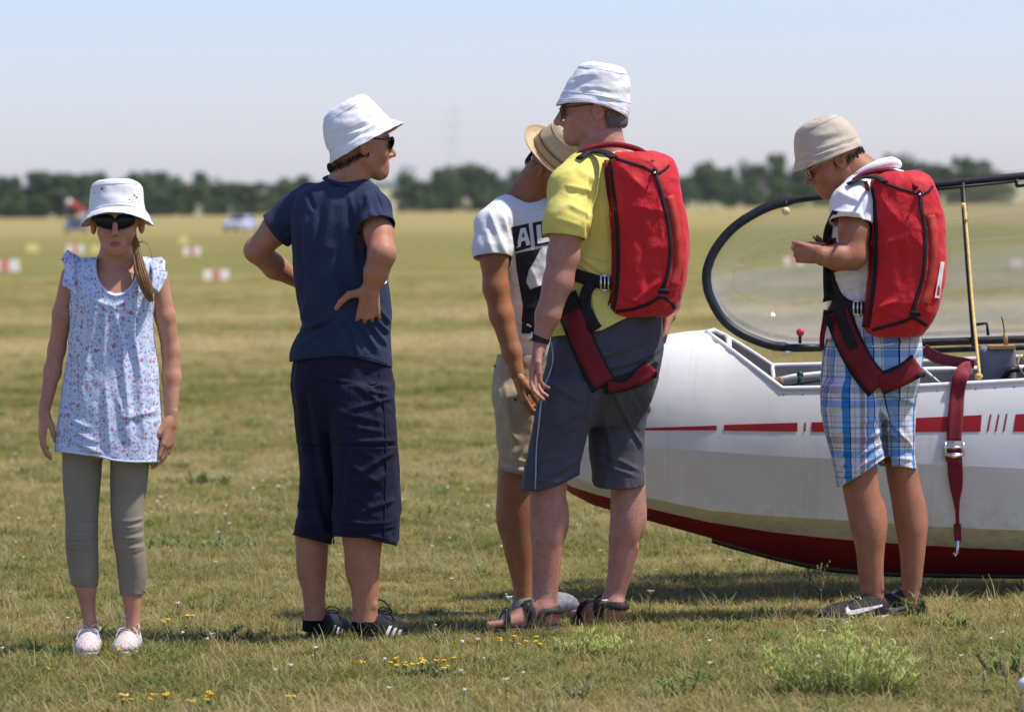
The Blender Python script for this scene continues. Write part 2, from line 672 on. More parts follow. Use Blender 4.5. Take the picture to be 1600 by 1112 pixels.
def sheet(name, G, thick, material, parent, away=None):
    """a thin slab from a grid of points, thickened away from the camera side"""
    a, b = G.shape[:2]
    du = np.gradient(G, axis=0); dv = np.gradient(G, axis=1)
    n = np.cross(du, dv); n /= np.linalg.norm(n, axis=2)[..., None] + 1e-12
    ref = np.array(away if away is not None else (0, 1.0, 0))
    if (n @ ref).mean() < 0:
        n = -n
    B = G + n*thick
    v = np.vstack([G.reshape(-1, 3), B.reshape(-1, 3)])
    o = a*b
    f = []
    for i in range(a-1):
        for j in range(b-1):
            f.append((i*b+j, i*b+j+1, (i+1)*b+j+1, (i+1)*b+j))
            f.append((o+i*b+j, o+(i+1)*b+j, o+(i+1)*b+j+1, o+i*b+j+1))
    for i in range(a-1):
        f.append((i*b, (i+1)*b, o+(i+1)*b, o+i*b))
        f.append((i*b+b-1, o+i*b+b-1, o+(i+1)*b+b-1, (i+1)*b+b-1))
    for j in range(b-1):
        f.append((j, o+j, o+j+1, j+1))
        f.append(((a-1)*b+j, (a-1)*b+j+1, o+(a-1)*b+j+1, o+(a-1)*b+j))
    return obj(name, v, f, material, parent)

def decal(name, polys, objs, material, parent, off=0.0025, cell=2.5):
    """flat print: pixel polygons laid onto a surface that is already built"""
    mb = MB()
    for poly in polys:
        bm = bmesh.new()
        P = []
        for i in range(len(poly)):
            a, b = np.array(poly[i], float), np.array(poly[(i+1) % len(poly)], float)
            n = max(1, int(np.linalg.norm(b-a)/cell))
            for t in range(n):
                P.append(a + (b-a)*t/n)
        vs = [bm.verts.new((p[0], p[1], 0)) for p in P]
        es = [bm.edges.new((vs[i], vs[(i+1) % len(vs)])) for i in range(len(vs))]
        bmesh.ops.triangle_fill(bm, use_beauty=True, use_dissolve=False, edges=es)
        for _ in range(4):
            long_ = [e for e in bm.edges if e.calc_length() > cell*2.2]
            if not long_:
                break
            bmesh.ops.subdivide_edges(bm, edges=long_, cuts=1)
            bmesh.ops.triangulate(bm, faces=bm.faces[:])
        bm.verts.index_update()
        v, last = [], None
        for q in bm.verts:
            s_ = surf(q.co.x, q.co.y, objs, off)
            v.append(s_)
        ok = [q for q in v if q is not None]
        if not ok:
            bm.free(); continue
        md = np.median([q[1] for q in ok])
        v = [q if q is not None and abs(q[1]-md) < 0.2 else at(w.co.x, w.co.y, md) for q, w in zip(v, bm.verts)]
        mb.add(v, [tuple(x.index for x in fc.verts) for fc in bm.faces])
        bm.free()
    return mb.out(name, material, parent)

# ------------------------------------------------------------------ ground
def field_colour(g, pos):
    """dry summer turf: green and straw patches, drawn out into mown strips"""
    mp = g.n('ShaderNodeMapping'); mp.inputs['Scale'].default_value = (0.020, 0.16, 0.0); g.l(pos, mp.inputs[0])
    strips = g.noise(mp.outputs[0], 1.0, 3.0, 0.55)
    mp2 = g.n('ShaderNodeMapping'); mp2.inputs['Scale'].default_value = (0.5, 0.9, 0.0); g.l(pos, mp2.inputs[0])
    patch = g.noise(mp2.outputs[0], 1.0, 4.0, 0.6)
    mp3 = g.n('ShaderNodeMapping'); mp3.inputs['Scale'].default_value = (9, 9, 0.0); g.l(pos, mp3.inputs[0])
    tuft = g.noise(mp3.outputs[0], 1.0, 3.0, 0.6)
    sep = g.n('ShaderNodeSeparateXYZ'); g.l(pos, sep.inputs[0])
    # real mown strips across the airfield, by distance down the field
    yy = g.math('DIVIDE', 100.0, g.math('MAXIMUM', sep.outputs['Y'], 8.0))         # 100/Y
    band = g.ramp(g.math('DIVIDE', yy, 10.0), [(0.0, (.70,)*3), (0.030, (.66,)*3), (0.040, (.40,)*3), (0.065, (.30,)*3), (0.095, (.34,)*3), (0.115, (.55,)*3),
                  (0.15, (.42,)*3), (0.17, (.85,)*3), (0.185, (.50,)*3), (0.215, (.92,)*3), (0.245, (.45,)*3), (0.30, (.34,)*3), (0.36, (.50,)*3), (0.43, (.52,)*3), (0.55, (.38,)*3), (0.63, (.52,)*3), (0.70, (.38,)*3), (0.78, (.46,)*3)])
    s = g.math('ADD', g.math('MULTIPLY', band, 0.8), g.math('MULTIPLY', g.math('SUBTRACT', strips, 0.5), 0.9))
    s = g.math('ADD', s, g.math('MULTIPLY', g.math('SUBTRACT', patch, 0.5), 0.95))
    s = g.math('ADD', s, g.math('MULTIPLY', g.math('SUBTRACT', tuft, 0.5), 0.35))
    return g.math('ADD', s, 0.12)

GREEN, OLIVE, STRAW = (0.155, 0.157, 0.036), (0.250, 0.218, 0.063), (0.41, 0.315, 0.132)
def turf_ramp(g, fac):
    return g.ramp(fac, [(0.18, GREEN), (0.45, OLIVE), (0.85, STRAW)])

M_ground, g = newmat('dry_turf')
pos = g.n('ShaderNodeNewGeometry').outputs['Position']
fac = field_colour(g, pos)
c = turf_ramp(g, fac)
spk = g.noise(pos, 55.0, 3.0, 0.7)
c = g.mix(0.35, c, g.ramp(spk, [(0.35, (.55, .5, .4)), (0.62, (1, 1, 1))]), 'MULTIPLY')
g.l(c, g.b.inputs['Base Color'])
g.b.inputs['Roughness'].default_value = 0.95
g.b.inputs['Specular IOR Level'].default_value = 0.1
bp = g.n('ShaderNodeBump'); bp.inputs['Strength'].default_value = 0.7; bp.inputs['Distance'].default_value = 0.03
g.l(g.noise(pos, 28.0, 4.0, 0.7), bp.inputs['Height']); g.l(bp.outputs[0], g.b.inputs['Normal'])

def gz(y):
    t = np.clip((np.asarray(y, float) - 260) / 800, 0, 1)
    return 0.9 * t*t*(3-2*t)

ys = np.concatenate([np.arange(-60, 60, 4.0), np.arange(60, 300, 20.0), np.arange(300, 1200, 60.0), np.arange(1200, 6901, 380)])
xs = np.concatenate([[-2400, -1200, -600, -300, -120, -60], np.arange(-40, 41, 4.0), [60, 120, 300, 600, 1200, 2400]])
XX, YY = np.meshgrid(xs, ys)
mb = MB(); mb.grid(np.stack([XX, YY, gz(YY)], 2))
tag(mb.out('ground', M_ground), kind='structure')

# ------------------------------------------------------------------ far hills
M_hill = mat('far_woodland', (0.035, 0.055, 0.03), 0.95, (0.06, 0.075, 0.035), 0.01)
M_stub = mat('far_stubble', (0.42, 0.36, 0.17), 0.95, (0.30, 0.29, 0.12), 0.006)
def hill(name, Y0, Y1, H, M, seed, amp, x0, x1):
    mb = MB()
    n = 60
    rows = []
    for t, hh in ((0, -1.0), (0.5, 0.55), (1.0, 1.0), (1.5, 0.4), (2.0, -0.5)):
        y = Y0 + (Y1-Y0)*t
        r_ = []
        for x in np.linspace(x0, x1, n):
            nz = vnoise(np.array([[x*0.004, t, 0.3]]), seed)[0] + 0.4*vnoise(np.array([[x*0.02, t, 5.3]]), seed)[0]
            r_.append((x, y, gz(y) + hh*(H + amp*nz) if hh > 0 else hh))
        rows.append(r_)
    mb.grid(np.array(rows))
    tag(mb.out(name, M), kind='structure')
hill('hill_fields', 2300, 2900, 13, M_stub, 3, 3.0, -900, 900)
hill('hill_ridge', 5200, 5900, 41, M_hill, 4, 4.0, -1500, 1500)

# ------------------------------------------------------------------ trees along the airfield
M_bark = mat('bark', (0.10, 0.075, 0.05), 0.95, (0.05, 0.04, 0.03), 3)
def leafmat(name, a, b):
    M, g = newmat(name)
    oi = g.n('ShaderNodeObjectInfo')
    pos = g.n('ShaderNodeNewGeometry').outputs['Position']
    n = g.noise(pos, 0.35, 3.0)
    c = g.mix(g.ramp(n, [(0.35, (0,)*3), (0.65, (1,)*3)]), a, b)
    c = g.mix(g.math('MULTIPLY', oi.outputs['Random'], 0.55), c, (0.04, 0.075, 0.022))
    g.l(c, g.b.inputs['Base Color'])
    g.b.inputs['Roughness'].default_value = 0.8
    g.b.inputs['Specular IOR Level'].default_value = 0.15
    return M
M_leaf = leafmat('tree_leaves', (0.026, 0.056, 0.014), (0.090, 0.145, 0.030))

def crown_mesh(seed, n=1500):
    rg = random.Random(seed)
    lobes = []
    for i in range(rg.randint(11, 15)):
        a = rg.uniform(0, 2*math.pi); h = rg.uniform(0.10, 0.90)
        rr = 0.40 * (1 - abs(h-0.42)*1.0)
        lobes.append((math.cos(a)*rr*rg.uniform(.3, 1), math.sin(a)*rr*rg.uniform(.3, 1), h, rg.uniform(.11, .2)))
    v, f = [], []
    for i in range(n):
        lx, ly, lz, lr = rg.choice(lobes)
        u = Vector((rg.gauss(0, 1), rg.gauss(0, 1), rg.gauss(0, 1))).normalized() * lr * rg.uniform(.55, 1.08)
        c = Vector((lx, ly, lz)) + u
        if c.z < 0.02: c.z = rg.uniform(.02, .1)
        s = rg.uniform(.022, .05)
        n_ = (u.normalized() + Vector((rg.uniform(-.7, .7), rg.uniform(-.7, .7), rg.uniform(-.3, .8)))).normalized()
        a = n_.orthogonal().normalized(); b = n_.cross(a)
        q = rg.uniform(0, 6.28)
        a, b = a*math.cos(q)+b*math.sin(q), b*math.cos(q)-a*math.sin(q)
        o = len(v)
        v += [c + a*s, c + b*s*.7, c - a*s, c - b*s*.7]
        f.append((o, o+1, o+2, o+3))
    me = bpy.data.meshes.new('crown'); me.from_pydata([tuple(x) for x in v], [], f); me.materials.append(M_leaf)
    return me
def trunk_mesh(seed):
    rg = random.Random(seed)
    mb = MB()
    mb.tube([(0, 0, -.02), (.01, 0, .2), (0, .01, .45), (.02, 0, .8)], [.035, .028, .02, .006], 7)
    for i in range(5):
        a = rg.uniform(0, 6.28); h = rg.uniform(.22, .5)
        mb.tube([(0, 0, h), (math.cos(a)*.12, math.sin(a)*.12, h+.12), (math.cos(a)*.26, math.sin(a)*.26, h+.2)], [.014, .01, .004], 5)
    me = bpy.data.meshes.new('trunk'); me.from_pydata(mb.v, [], mb.f); me.materials.append(M_bark)
    return me
CR = [crown_mesh(s) for s in range(6)]
TR = [trunk_mesh(s) for s in range(3)]
rg = random.Random(11)
def tree(px, top, D, wpx, label, group):
    base = at(px, 330, D); base[2] = float(gz(D)) - 0.3
    z = at(px, top, D)[2]
    h = max(z - base[2], 1.5)
    o = empty('tree', base, label, 'tree', group)
    w = wpx / (FPX/D)
    c = bpy.data.objects.new('crown', CR[rg.randrange(6)]); COL.objects.link(c); c.parent = o
    c.scale = (w/0.95, w/0.95, h*1.0); c.rotation_euler = (0, 0, rg.uniform(0, 6.28)); c.location = (0, 0, 0.0)
    t = bpy.data.objects.new('trunk', TR[rg.randrange(3)]); COL.objects.link(t); t.parent = o
    t.scale = (h*.8, h*.8, h); t.rotation_euler = (0, 0, rg.uniform(0, 6.28))
def wood(line, D, label, group, step=19):
    L = np.array(line, float)
    x = L[0, 0]
    i = 0
    while x < L[-1, 0]:
        top = np.interp(x, L[:, 0], L[:, 1])
        back = i % 2
        tree(x, top + (rg.uniform(-12, 8) if not back else rg.uniform(-4, 16)), D + (60 if not back else 5) + rg.uniform(-15, 15), rg.uniform(56, 90), label, group)
        if i % 2: tree(x + rg.uniform(-8, 8), top + rg.uniform(24, 38), D - 30 + rg.uniform(-10, 10), rg.uniform(50, 80), label, group)
        x += step * rg.uniform(.6, 1.25)
        i += 1
wood([(-260, 275), (-100, 282), (0, 281), (40, 274), (62, 265), (110, 264), (135, 274), (200, 272), (245, 268), (275, 276), (330, 277), (395, 281)], 1000,
     'leafy tree in the long wood behind the girl in the white hat', 'trees of the wood on the left')
wood([(428, 284), (455, 276), (475, 276), (520, 279), (585, 280)], 1000,
     'leafy tree in the short hedge-like wood behind the blue-shirted person', 'trees of the wood behind the blue shirt')
wood([(645, 274), (660, 266), (690, 262), (715, 256), (745, 264), (780, 264), (820, 266), (900, 266), (1000, 262), (1070, 262), (1100, 259), (1140, 263), (1188, 243), (1240, 254), (1300, 262), (1365, 252),
      (1398, 236), (1420, 254), (1450, 254), (1500, 249), (1540, 250), (1560, 256)], 1080,
     'dark leafy tree in the long wood behind the men with red packs', 'trees of the wood on the right')

# ------------------------------------------------------------------ lattice pylon far behind
M_steel = mat('galvanised_steel', (0.55, 0.57, 0.60), 0.6, metal=0.2)
D = 2600.0
pb = at(712, 330, D); pb[2] = gz(D) + 4
ptop = at(712, 158, D)[2] - pb[2]
py_ = empty('power_pylon', pb, 'faint lattice power pylon rising far behind the wood beside the straw hat', 'pylon')
def hw(t): return 4.6*(1-t)**1.3 + 0.7
mb = MB()
for sx in (-1, 1):
    for sy in (-1, 1):
        mb.tube([pb + np.array([sx*hw(t), sy*hw(t), t*ptop]) for t in np.linspace(0, 1, 9)], 0.08, 5)
mb.out('leg_frame', M_steel, py_)
mb = MB()
T = np.linspace(0, 1, 12)
for i in range(11):
    for sy in (-1, 1):
        for s in (-1, 1):
            mb.tube([pb + np.array([s*hw(T[i]), sy*hw(T[i]), T[i]*ptop]), pb + np.array([-s*hw(T[i+1]), sy*hw(T[i+1]), T[i+1]*ptop])], 0.035, 4)
mb.out('bracing', M_steel, py_)
for t, w in ((.62, 7.5), (.76, 9.5), (.9, 6.0)):
    mb = MB()
    for sy in (-1, 1):
        mb.tube([pb + np.array([-w, 0, t*ptop]), pb + np.array([-hw(t), sy*hw(t), t*ptop+1.2]), pb + np.array([hw(t), sy*hw(t), t*ptop+1.2]), pb + np.array([w, 0, t*ptop])], 0.08, 4)
        mb.tube([pb + np.array([-w, 0, t*ptop]), pb + np.array([0, sy*hw(t), t*ptop-.6]), pb + np.array([w, 0, t*ptop])], 0.05, 4)
    mb.out('crossarm', M_steel, py_)

# ------------------------------------------------------------------ field markers, windsock, cars
M_mw = mat('marker_white', (0.70, 0.66, 0.56), 0.6, (0.60, 0.56, 0.46), 12)
M_mr = mat('marker_red', (0.55, 0.17, 0.12), 0.6, (0.50, 0.19, 0.13), 12)
M_my = mat('marker_yellow', (0.60, 0.50, 0.14), 0.6, (0.56, 0.48, 0.18), 12)
def marker(px, base_py, wpx, hpx, cols, label, group):
    # distance from where its foot meets the ground
    yh = 326 + (800-px)*math.tan(ROLL)
    D = FPX*1.42/(base_py - yh)
    b = gp(px, D)
    w, h = .88*wpx/(FPX/D), .88*hpx/(FPX/D)
    o = empty('runway_marker', b, label, 'runway marker', group)
    n = len(cols)
    for i, cM in enumerate(cols):
        x0, x1 = b[0]-w/2+w*i/n+(0.004 if i else 0), b[0]-w/2+w*(i+1)/n
        prof = [(-.62*h, 0.0), (-.60*h, .06*h), (-.10*h, .97*h), (0, h), (.10*h, .97*h), (.60*h, .06*h), (.62*h, 0.0)]
        v = [(x0, b[1]+a, c) for a, c in prof] + [(x1, b[1]+a, c) for a, c in prof]
        k = len(prof)
        f = [(j, j+1, k+j+1, k+j) for j in range(k-1)] + [tuple(range(k))[::-1], tuple(range(k, 2*k)), (0, k, 2*k-1, k-1)]
        obj('panel', v, f, cM, o, smooth=False)
W, R_, Yl = M_mw, M_mr, M_my
G_ = 'markers lying along the runway'
marker(338, 437, 44, 18, [W, R_, W], 'white and red striped runway marker between the girl and the blue-shirted person', G_)
marker(8, 424, 50, 21, [W, R_, W], 'white and red runway marker cut by the left edge of the picture', G_)
marker(300, 399, 30, 15, [W, R_, W], 'small whitish runway marker farther off than the red striped one right of the girl', G_)
marker(118, 396, 30, 15, [W, R_, W], 'pale pinkish runway marker just behind the girl at the left brim of her hat', G_)
marker(51, 394, 20, 15, [Yl], 'dull yellow runway marker left of the girl', G_)
marker(150, 396, 16, 14, [Yl], 'yellow runway marker half hidden by the girl at her chin', G_)
marker(287, 381, 16, 13, [Yl], 'faint yellow runway marker beyond the small whitish one right of the girl', G_)
marker(1240, 414, 34, 15, [W, R_, W], 'pinkish white runway marker seen through the canopy beside the fist', G_)
marker(1588, 418, 16, 15, [W, R_, W], 'small white runway marker seen through the canopy at the right edge', G_)

D = 300.0
M_ws = mat('windsock_white', (0.75, 0.72, 0.70), 0.8); M_wr = mat('windsock_red', (0.55, 0.07, 0.09), 0.8)
wb = gp(104, D)
ws = empty('windsock', wb, 'drooping red and white windsock left of the hat of the girl', 'windsock')
mb = MB(); mb.tube([wb, wb + np.array([0, 0, 1.2]), wb + np.array([0, 0, 2.55])], [.03, .025, .02], 7); mb.out('pole', M_steel, ws)
pth = [at(105 + 29*t, 315 + 14*t + 3*t*t, D) for t in np.linspace(0, 1, 6)]
for i in range(5):
    mb = MB(); mb.tube([pth[i], pth[i+1]], [.26-.03*i, .26-.03*(i+1)], 12, caps=False)
    mb.out('sock_ring', M_ws if i == 0 else M_wr, ws)

def car(px, D, paint, label, rot):
    b = gp(px, D)
    o = empty('parked_car', b, label, 'car', 'cars far across the airfield')
    Rz = Matrix.Rotation(rot, 3, 'Z')
    def tr(v): return [np.array(Rz @ Vector((q[0], q[1]*.95, q[2]*.86))) + b for q in v]
    M_p = mat('car_paint', paint, 0.3, coat=0.6, metal=0.3); M_gl = mat('car_glass', (0.02, 0.025, 0.03), 0.08, spec=0.6)
    M_ty = mat('tyre', (0.02, 0.02, 0.02), 0.9)
    prof = [(-2.05, .32), (-2.1, .6), (-1.9, .80), (-1.0, .92), (-.35, 1.34), (.9, 1.36), (1.6, .98), (2.0, .90), (2.05, .5), (2.0, .30)]
    v, f = [], []
    ws_ = [(-.86, .0), (-.80, .03), (.80, .03), (.86, .0)]
    for x, z in prof:
        tw = .86 if z < .95 else .66
        v += [(x, -tw, z), (x, -tw*.92, z+.03), (x, tw*.92, z+.03), (x, tw, z)]
    for i in range(len(prof)-1):
        for j in range(3): f.append((i*4+j, i*4+j+1, (i+1)*4+j+1, (i+1)*4+j))
    n = len(prof)
    f += [tuple(i*4 for i in range(n)), tuple(i*4+3 for i in range(n))[::-1], (0, 3, (n-1)*4+3, (n-1)*4)]
    obj('body', tr(v), f, M_p, o)
    for name, x0, z0, x1, z1 in (('windscreen', -.98, .99, -.40, 1.33), ('rear_window', .96, 1.36, 1.52, 1.07)):
        obj(name, tr([(x0, -.58, z0+.03), (x0, .58, z0+.03), (x1, .56, z1+.03), (x1, -.56, z1+.03)]), [(0, 1, 2, 3)], M_gl, o, smooth=False)
    for s in (-1, 1):
        obj('side_window', tr([(-.75, s*.80, 1.0), (1.3, s*.80, 1.02), (.85, s*.70, 1.30), (-.3, s*.70, 1.29)]), [(0, 1, 2, 3)], M_gl, o, smooth=False)
        for x in (-1.3, 1.3):
            mb = MB(); mb.tube(tr([(x, s*.68, .31), (x, s*.87, .31)]), .31, 16); mb.out('wheel', M_ty, o)
        mb = MB(); mb.ball(tr([(-2.02, s*.62, .66)])[0], .1); mb.out('headlight', M_ws, o)
car(376, 330, (0.60, 0.62, 0.66), 'silver blue car parked beyond the field left of the blue-shirted person', math.radians(78))
car(119, 335, (0.10, 0.09, 0.14), 'dark car parked beyond the field just left of the brim of the girl', math.radians(95))

# ------------------------------------------------------------------ the air between
M_hz = bpy.data.materials.new('haze_air'); M_hz.use_nodes = True
nt = M_hz.node_tree
for nd in list(nt.nodes):
    if nd.type != 'OUTPUT_MATERIAL': nt.nodes.remove(nd)
pv = nt.nodes.new('ShaderNodeVolumePrincipled')
pv.inputs['Color'].default_value = (0.86, 0.92, 1.0, 1)
pv.inputs['Density'].default_value = 0.5e-4
pv.inputs['Anisotropy'].default_value = 0.2
nt.links.new(pv.outputs[0], [n for n in nt.nodes if n.type == 'OUTPUT_MATERIAL'][0].inputs['Volume'])
mb = MB(); mb.box((-2600, -80, -3.0), (2600, 7200, 75.0))
if HAZE:
    tag(mb.out('haze', M_hz, smooth=False), 'thin summer haze over the whole airfield', 'haze', kind='stuff')

# ------------------------------------------------------------------ the glider
YG = 15.75
TR_ = math.tan(math.radians(5.7))          # it rests with the near wing low
M_white, g = newmat('gelcoat_white')
tc = g.n('ShaderNodeTexCoord').outputs['Object']
n1 = g.noise(tc, 5.0, 4.0)
mp = g.n('ShaderNodeMapping'); mp.inputs['Scale'].default_value = (1.2, 6, 7); g.l(tc, mp.inputs[0])
n2 = g.noise(mp.outputs[0], 1.0, 4.0, 0.6)
c = g.mix(g.ramp(n1, [(0.4, (0,)*3), (0.7, (1,)*3)]), (0.77, 0.76, 0.725), (0.71, 0.70, 0.66))
c = g.mix(g.math('MULTIPLY', g.ramp(n2, [(0.52, (0,)*3), (0.75, (1,)*3)]), 0.35), c, (0.52, 0.51, 0.47))
sp_ = g.n('ShaderNodeSeparateXYZ'); g.l(tc, sp_.inputs[0])
mud = g.math('MULTIPLY', g.ramp(sp_.outputs['Z'], [(0.14, (1,)*3), (0.42, (0,)*3)]), g.ramp(g.noise(tc, 22.0, 5.0, .7), [(0.45, (0,)*3), (0.62, (1,)*3)]))
c = g.mix(g.math('MULTIPLY', mud, 0.45), c, (0.27, 0.25, 0.13))
mp9 = g.n('ShaderNodeMapping'); mp9.inputs['Scale'].default_value = (14, 3, 1.2); g.l(tc, mp9.inputs[0])
c = g.mix(g.math('MULTIPLY', g.ramp(g.noise(mp9.outputs[0], 1.0, 5.0, .7), [(0.58, (0,)*3), (0.70, (1,)*3)]), 0.22), c, (0.36, 0.35, 0.31))
g.l(c, g.b.inputs['Base Color'])
g.b.inputs['Roughness'].default_value = 0.42
g.b.inputs['Specular IOR Level'].default_value = 0.4
bp = g.n('ShaderNodeBump'); bp.inputs['Strength'].default_value = 0.25; bp.inputs['Distance'].default_value = 0.01
g.l(n1, bp.inputs['Height']); g.l(bp.outputs[0], g.b.inputs['Normal'])
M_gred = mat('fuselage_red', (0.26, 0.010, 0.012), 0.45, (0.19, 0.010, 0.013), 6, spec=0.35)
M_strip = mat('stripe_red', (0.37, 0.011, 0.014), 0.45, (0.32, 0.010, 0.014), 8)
M_blk = mat('black_plastic', (0.012, 0.012, 0.013), 0.45, (0.022, 0.022, 0.024), 40)
M_lin = mat('cockpit_paint', (0.34, 0.335, 0.32), 0.75, (0.27, 0.265, 0.25), 7)
M_skid = mat('skid_wood', (0.15, 0.13, 0.11), 0.85, (0.07, 0.06, 0.055), 9, stretch=(2, 10, 30))
M_gold = mat('gold_cord', (0.72, 0.50, 0.16), 0.5, (0.55, 0.36, 0.1), 60)
M_web = mat('harness_webbing', (0.23, 0.008, 0.020), 0.65, (0.17, 0.006, 0.015), 30, bump=0.3, bscale=500, sheen=0.2)
M_chrome = mat('buckle_metal', (0.75, 0.75, 0.74), 0.28, metal=1.0)

gl = empty('glider', gp(1400, YG), 'white glider with a red keel and red side stripe, its canopy swung open', 'glider')
def I(x, tab):
    t = np.array(tab, float)
    return np.interp(x, t[:, 0], t[:, 1])
KEEL = [(846, 722), (860, 745), (885, 768), (925, 789), (1010, 813), (1100, 838), (1150, 852), (1200, 867), (1300, 887), (1400, 894), (1600, 897), (1900, 892), (2700, 840)]
REDT = [(846, 716), (860, 735), (885, 758), (925, 771), (1010, 794), (1100, 815), (1200, 831), (1300, 842), (1450, 853), (1600, 860), (1900, 862), (2700, 822)]
CH2 = [(846, 708), (860, 722), (885, 741), (925, 757), (1010, 778), (1100, 797), (1200, 806), (1300, 812), (1450, 823), (1600, 829), (1900, 832), (2700, 800)]
CH1 = [(846, 697), (885, 696), (1008, 698), (1182, 711), (1300, 717), (1430, 725), (1520, 729), (1600, 733), (1900, 740), (2700, 740)]
TOP = [(846, 690), (852, 668), (868, 642), (890, 617), (920, 590), (960, 560), (1000, 540), (1040, 527), (1070, 522), (1100, 520), (1215, 505), (1700, 480), (1900, 500), (2700, 620)]
HW = [(846, .012), (852, .055), (868, .10), (890, .145), (920, .185), (960, .225), (1000, .262), (1050, .292), (1100, .312), (1215, .335), (1430, .35), (1700, .35), (2000, .31), (2700, .16)]
RIM = [(1000, 300), (1104, 521), (1215, 607), (1430, 603), (1600, 594), (1690, 592), (1745, 480), (2000, 300)]
sta = [846, 849, 852, 858, 866, 876, 890, 905, 925, 950, 975, 1000, 1025, 1050, 1075, 1095, 1105, 1120, 1140, 1160, 1180, 1200, 1215, 1240, 1280, 1330, 1380, 1430, 1500, 1560, 1600, 1650, 1690, 1700, 1720, 1745, 1800, 1900, 2050, 2300, 2700]
NA = 12
def station(px, shrink=0.0):
    w = float(I(px, HW)) - shrink
    zt = at(px, I(px, TOP), YG)[2] - shrink
    X = at(px, 640, YG)[0]
    pts = []                                             # (y offset, z) near side, keel upwards
    zk = at(px, I(px, KEEL), YG)[2] + shrink
    pts.append((0.0, zk))
    pts.append((-w*0.12, zk + 0.002))
    for tab, fw in ((REDT, .42), (CH2, .80), (CH1, 1.0)):
        pts.append((-w*fw, at(px, I(px, tab), YG - w*fw)[2]))
    zc = pts[-1][1]
    zr = at(px, I(px, RIM), YG - w*0.88)[2]
    top_open = zr < zt - 0.004
    smax = 1.0
    if top_open:
        q = max((zr - zc) / (zt - zc), 0.02)
        smax = min(q ** (2.3/2), 1.0)
    thm = math.asin(smax)
    for i in range(1, NA + 1):
        th = thm * i / NA
        pts.append((-w * max(math.cos(th), 0) ** (2/2.3), zc + (zt-zc) * math.sin(th) ** (2/2.3)))
    return X, pts, top_open
def hull(px, side, shrink=0.0):
    X, pts, op = station(px, shrink)
    if side < 0:
        return [(X, YG + y, z) for y, z in pts], op
    return [(X, YG - y, z + 2*abs(y)*TR_) for y, z in pts], op
V, F, MI = [], [], []
for side in (-1, 1):
    rows = [hull(px, side)[0] for px in sta]
    b = len(rows[0]); o = len(V)
    V += [q for r_ in rows for q in r_]
    for i in range(len(rows)-1):
        for j in range(b-1):
            q = (o+i*b+j, o+(i+1)*b+j, o+(i+1)*b+j+1, o+i*b+j+1)
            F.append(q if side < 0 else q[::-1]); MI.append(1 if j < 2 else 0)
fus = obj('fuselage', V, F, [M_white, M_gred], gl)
fus.data.polygons.foreach_set('material_index', np.array(MI, np.int32))
# creases stay crisp: chine edges are sharp
cr = fus.data.edges
shp = np.zeros(len(cr), bool)
b = NA + 5
ev = np.zeros(len(cr)*2, np.int32); cr.foreach_get('vertices', ev); ev = ev.reshape(-1, 2)
jm = ev % b
shp = (jm[:, 0] == jm[:, 1]) & np.isin(jm[:, 0], [2, 3, 4])
cr.foreach_set('use_edge_sharp', shp) if 'sharp_edge' in fus.data.attributes or True else None

# cockpit: lining, floor, rim
cs = [1106, 1120, 1140, 1160, 1180, 1200, 1215, 1240, 1280, 1330, 1380, 1430, 1500, 1560, 1600, 1650, 1690]
mb = MB()
for side in (-1, 1):
    rows = []
    for px in cs:
        p, op = hull(px, side, 0.014)
        rows.append(p[3:])
    R3 = np.array(rows); mb.grid(R3 if side > 0 else R3[:, ::-1])
mb.out('cockpit_lining', M_lin, gl)
mb = MB()
fl = []
for px in cs:
    a, _ = hull(px, -1, 0.02); b_, _ = hull(px, 1, 0.02)
    fl.append([np.array(a[3]), (np.array(a[3])+np.array(b_[3]))/2, np.array(b_[3])])
mb.grid(np.array(fl)); mb.out('cockpit_floor', M_lin, gl)
def rim_path(side):
    P = []
    for px in cs:
        p, op = hull(px, side)
        P.append(np.array(p[-1]))
    return P
for side in (-1, 1):
    mb = MB(); mb.tube(rim_path(side), 0.0095, 8); mb.out('cockpit_rim', M_white, gl)
# bars at the front of the opening
rn, rf = rim_path(-1), rim_path(1)
mb = MB(); mb.tube([(rn[2]+np.array([-.01, .005, 0])), (rn[2]+rf[2])/2+np.array([0, 0, .012]), rf[2]], 0.011, 8); mb.out('front_bar', M_white, gl)
mb = MB(); mb.tube([rf[6]+np.array([0, -.01, 0]), rf[6]+np.array([.01, -.03, -.16])], 0.008, 8); mb.out('side_brace', M_white, gl)
mb = MB(); mb.tube([at(1197, 598, YG+.2), at(1240, 588, YG+.22), at(1320, 580, YG+.24), at(1700, 572, YG+.24)], 0.010, 8); mb.out('control_tube', M_white, gl)
mb = MB(); mb.tube([at(1210, 607, YG+.16), at(1290, 592, YG+.2), at(1420, 585, YG+.2)], 0.004, 6); mb.out('control_cable', M_blk, gl)
M_green = mat('knob_green', (0.008, 0.07, 0.03), 0.35)
mb = MB(); mb.ball(at(1250, 585, YG+.17), .0125, 12, 8); mb.tube([at(1250, 586, YG+.165), at(1248, 600, YG+.165)], .007, 8); mb.out('trim_knob', M_green, gl)
M_lea = mat('brown_leather', (0.34, 0.16, 0.05), 0.7, (0.22, 0.10, 0.035), 30)
fd = Field(at(1190, 612, YG+.02) - .03, at(1228, 586, YG+.2) + .03, .004)
c0 = at(1205, 601, YG-.02+.12)
fd.rbox(c0, (.045, .05, .016), np.array(Matrix.Rotation(math.radians(-24), 3, 'Y')).T, .012); V, f = fd.mesh(); obj('rudder_pedal', V, f, M_lea, gl)
mb = MB(); mb.tube([at(1438, 572, YG+.1), at(1475, 604, YG+.05)], .005, 6); mb.out('seat_rod', M_white, gl)
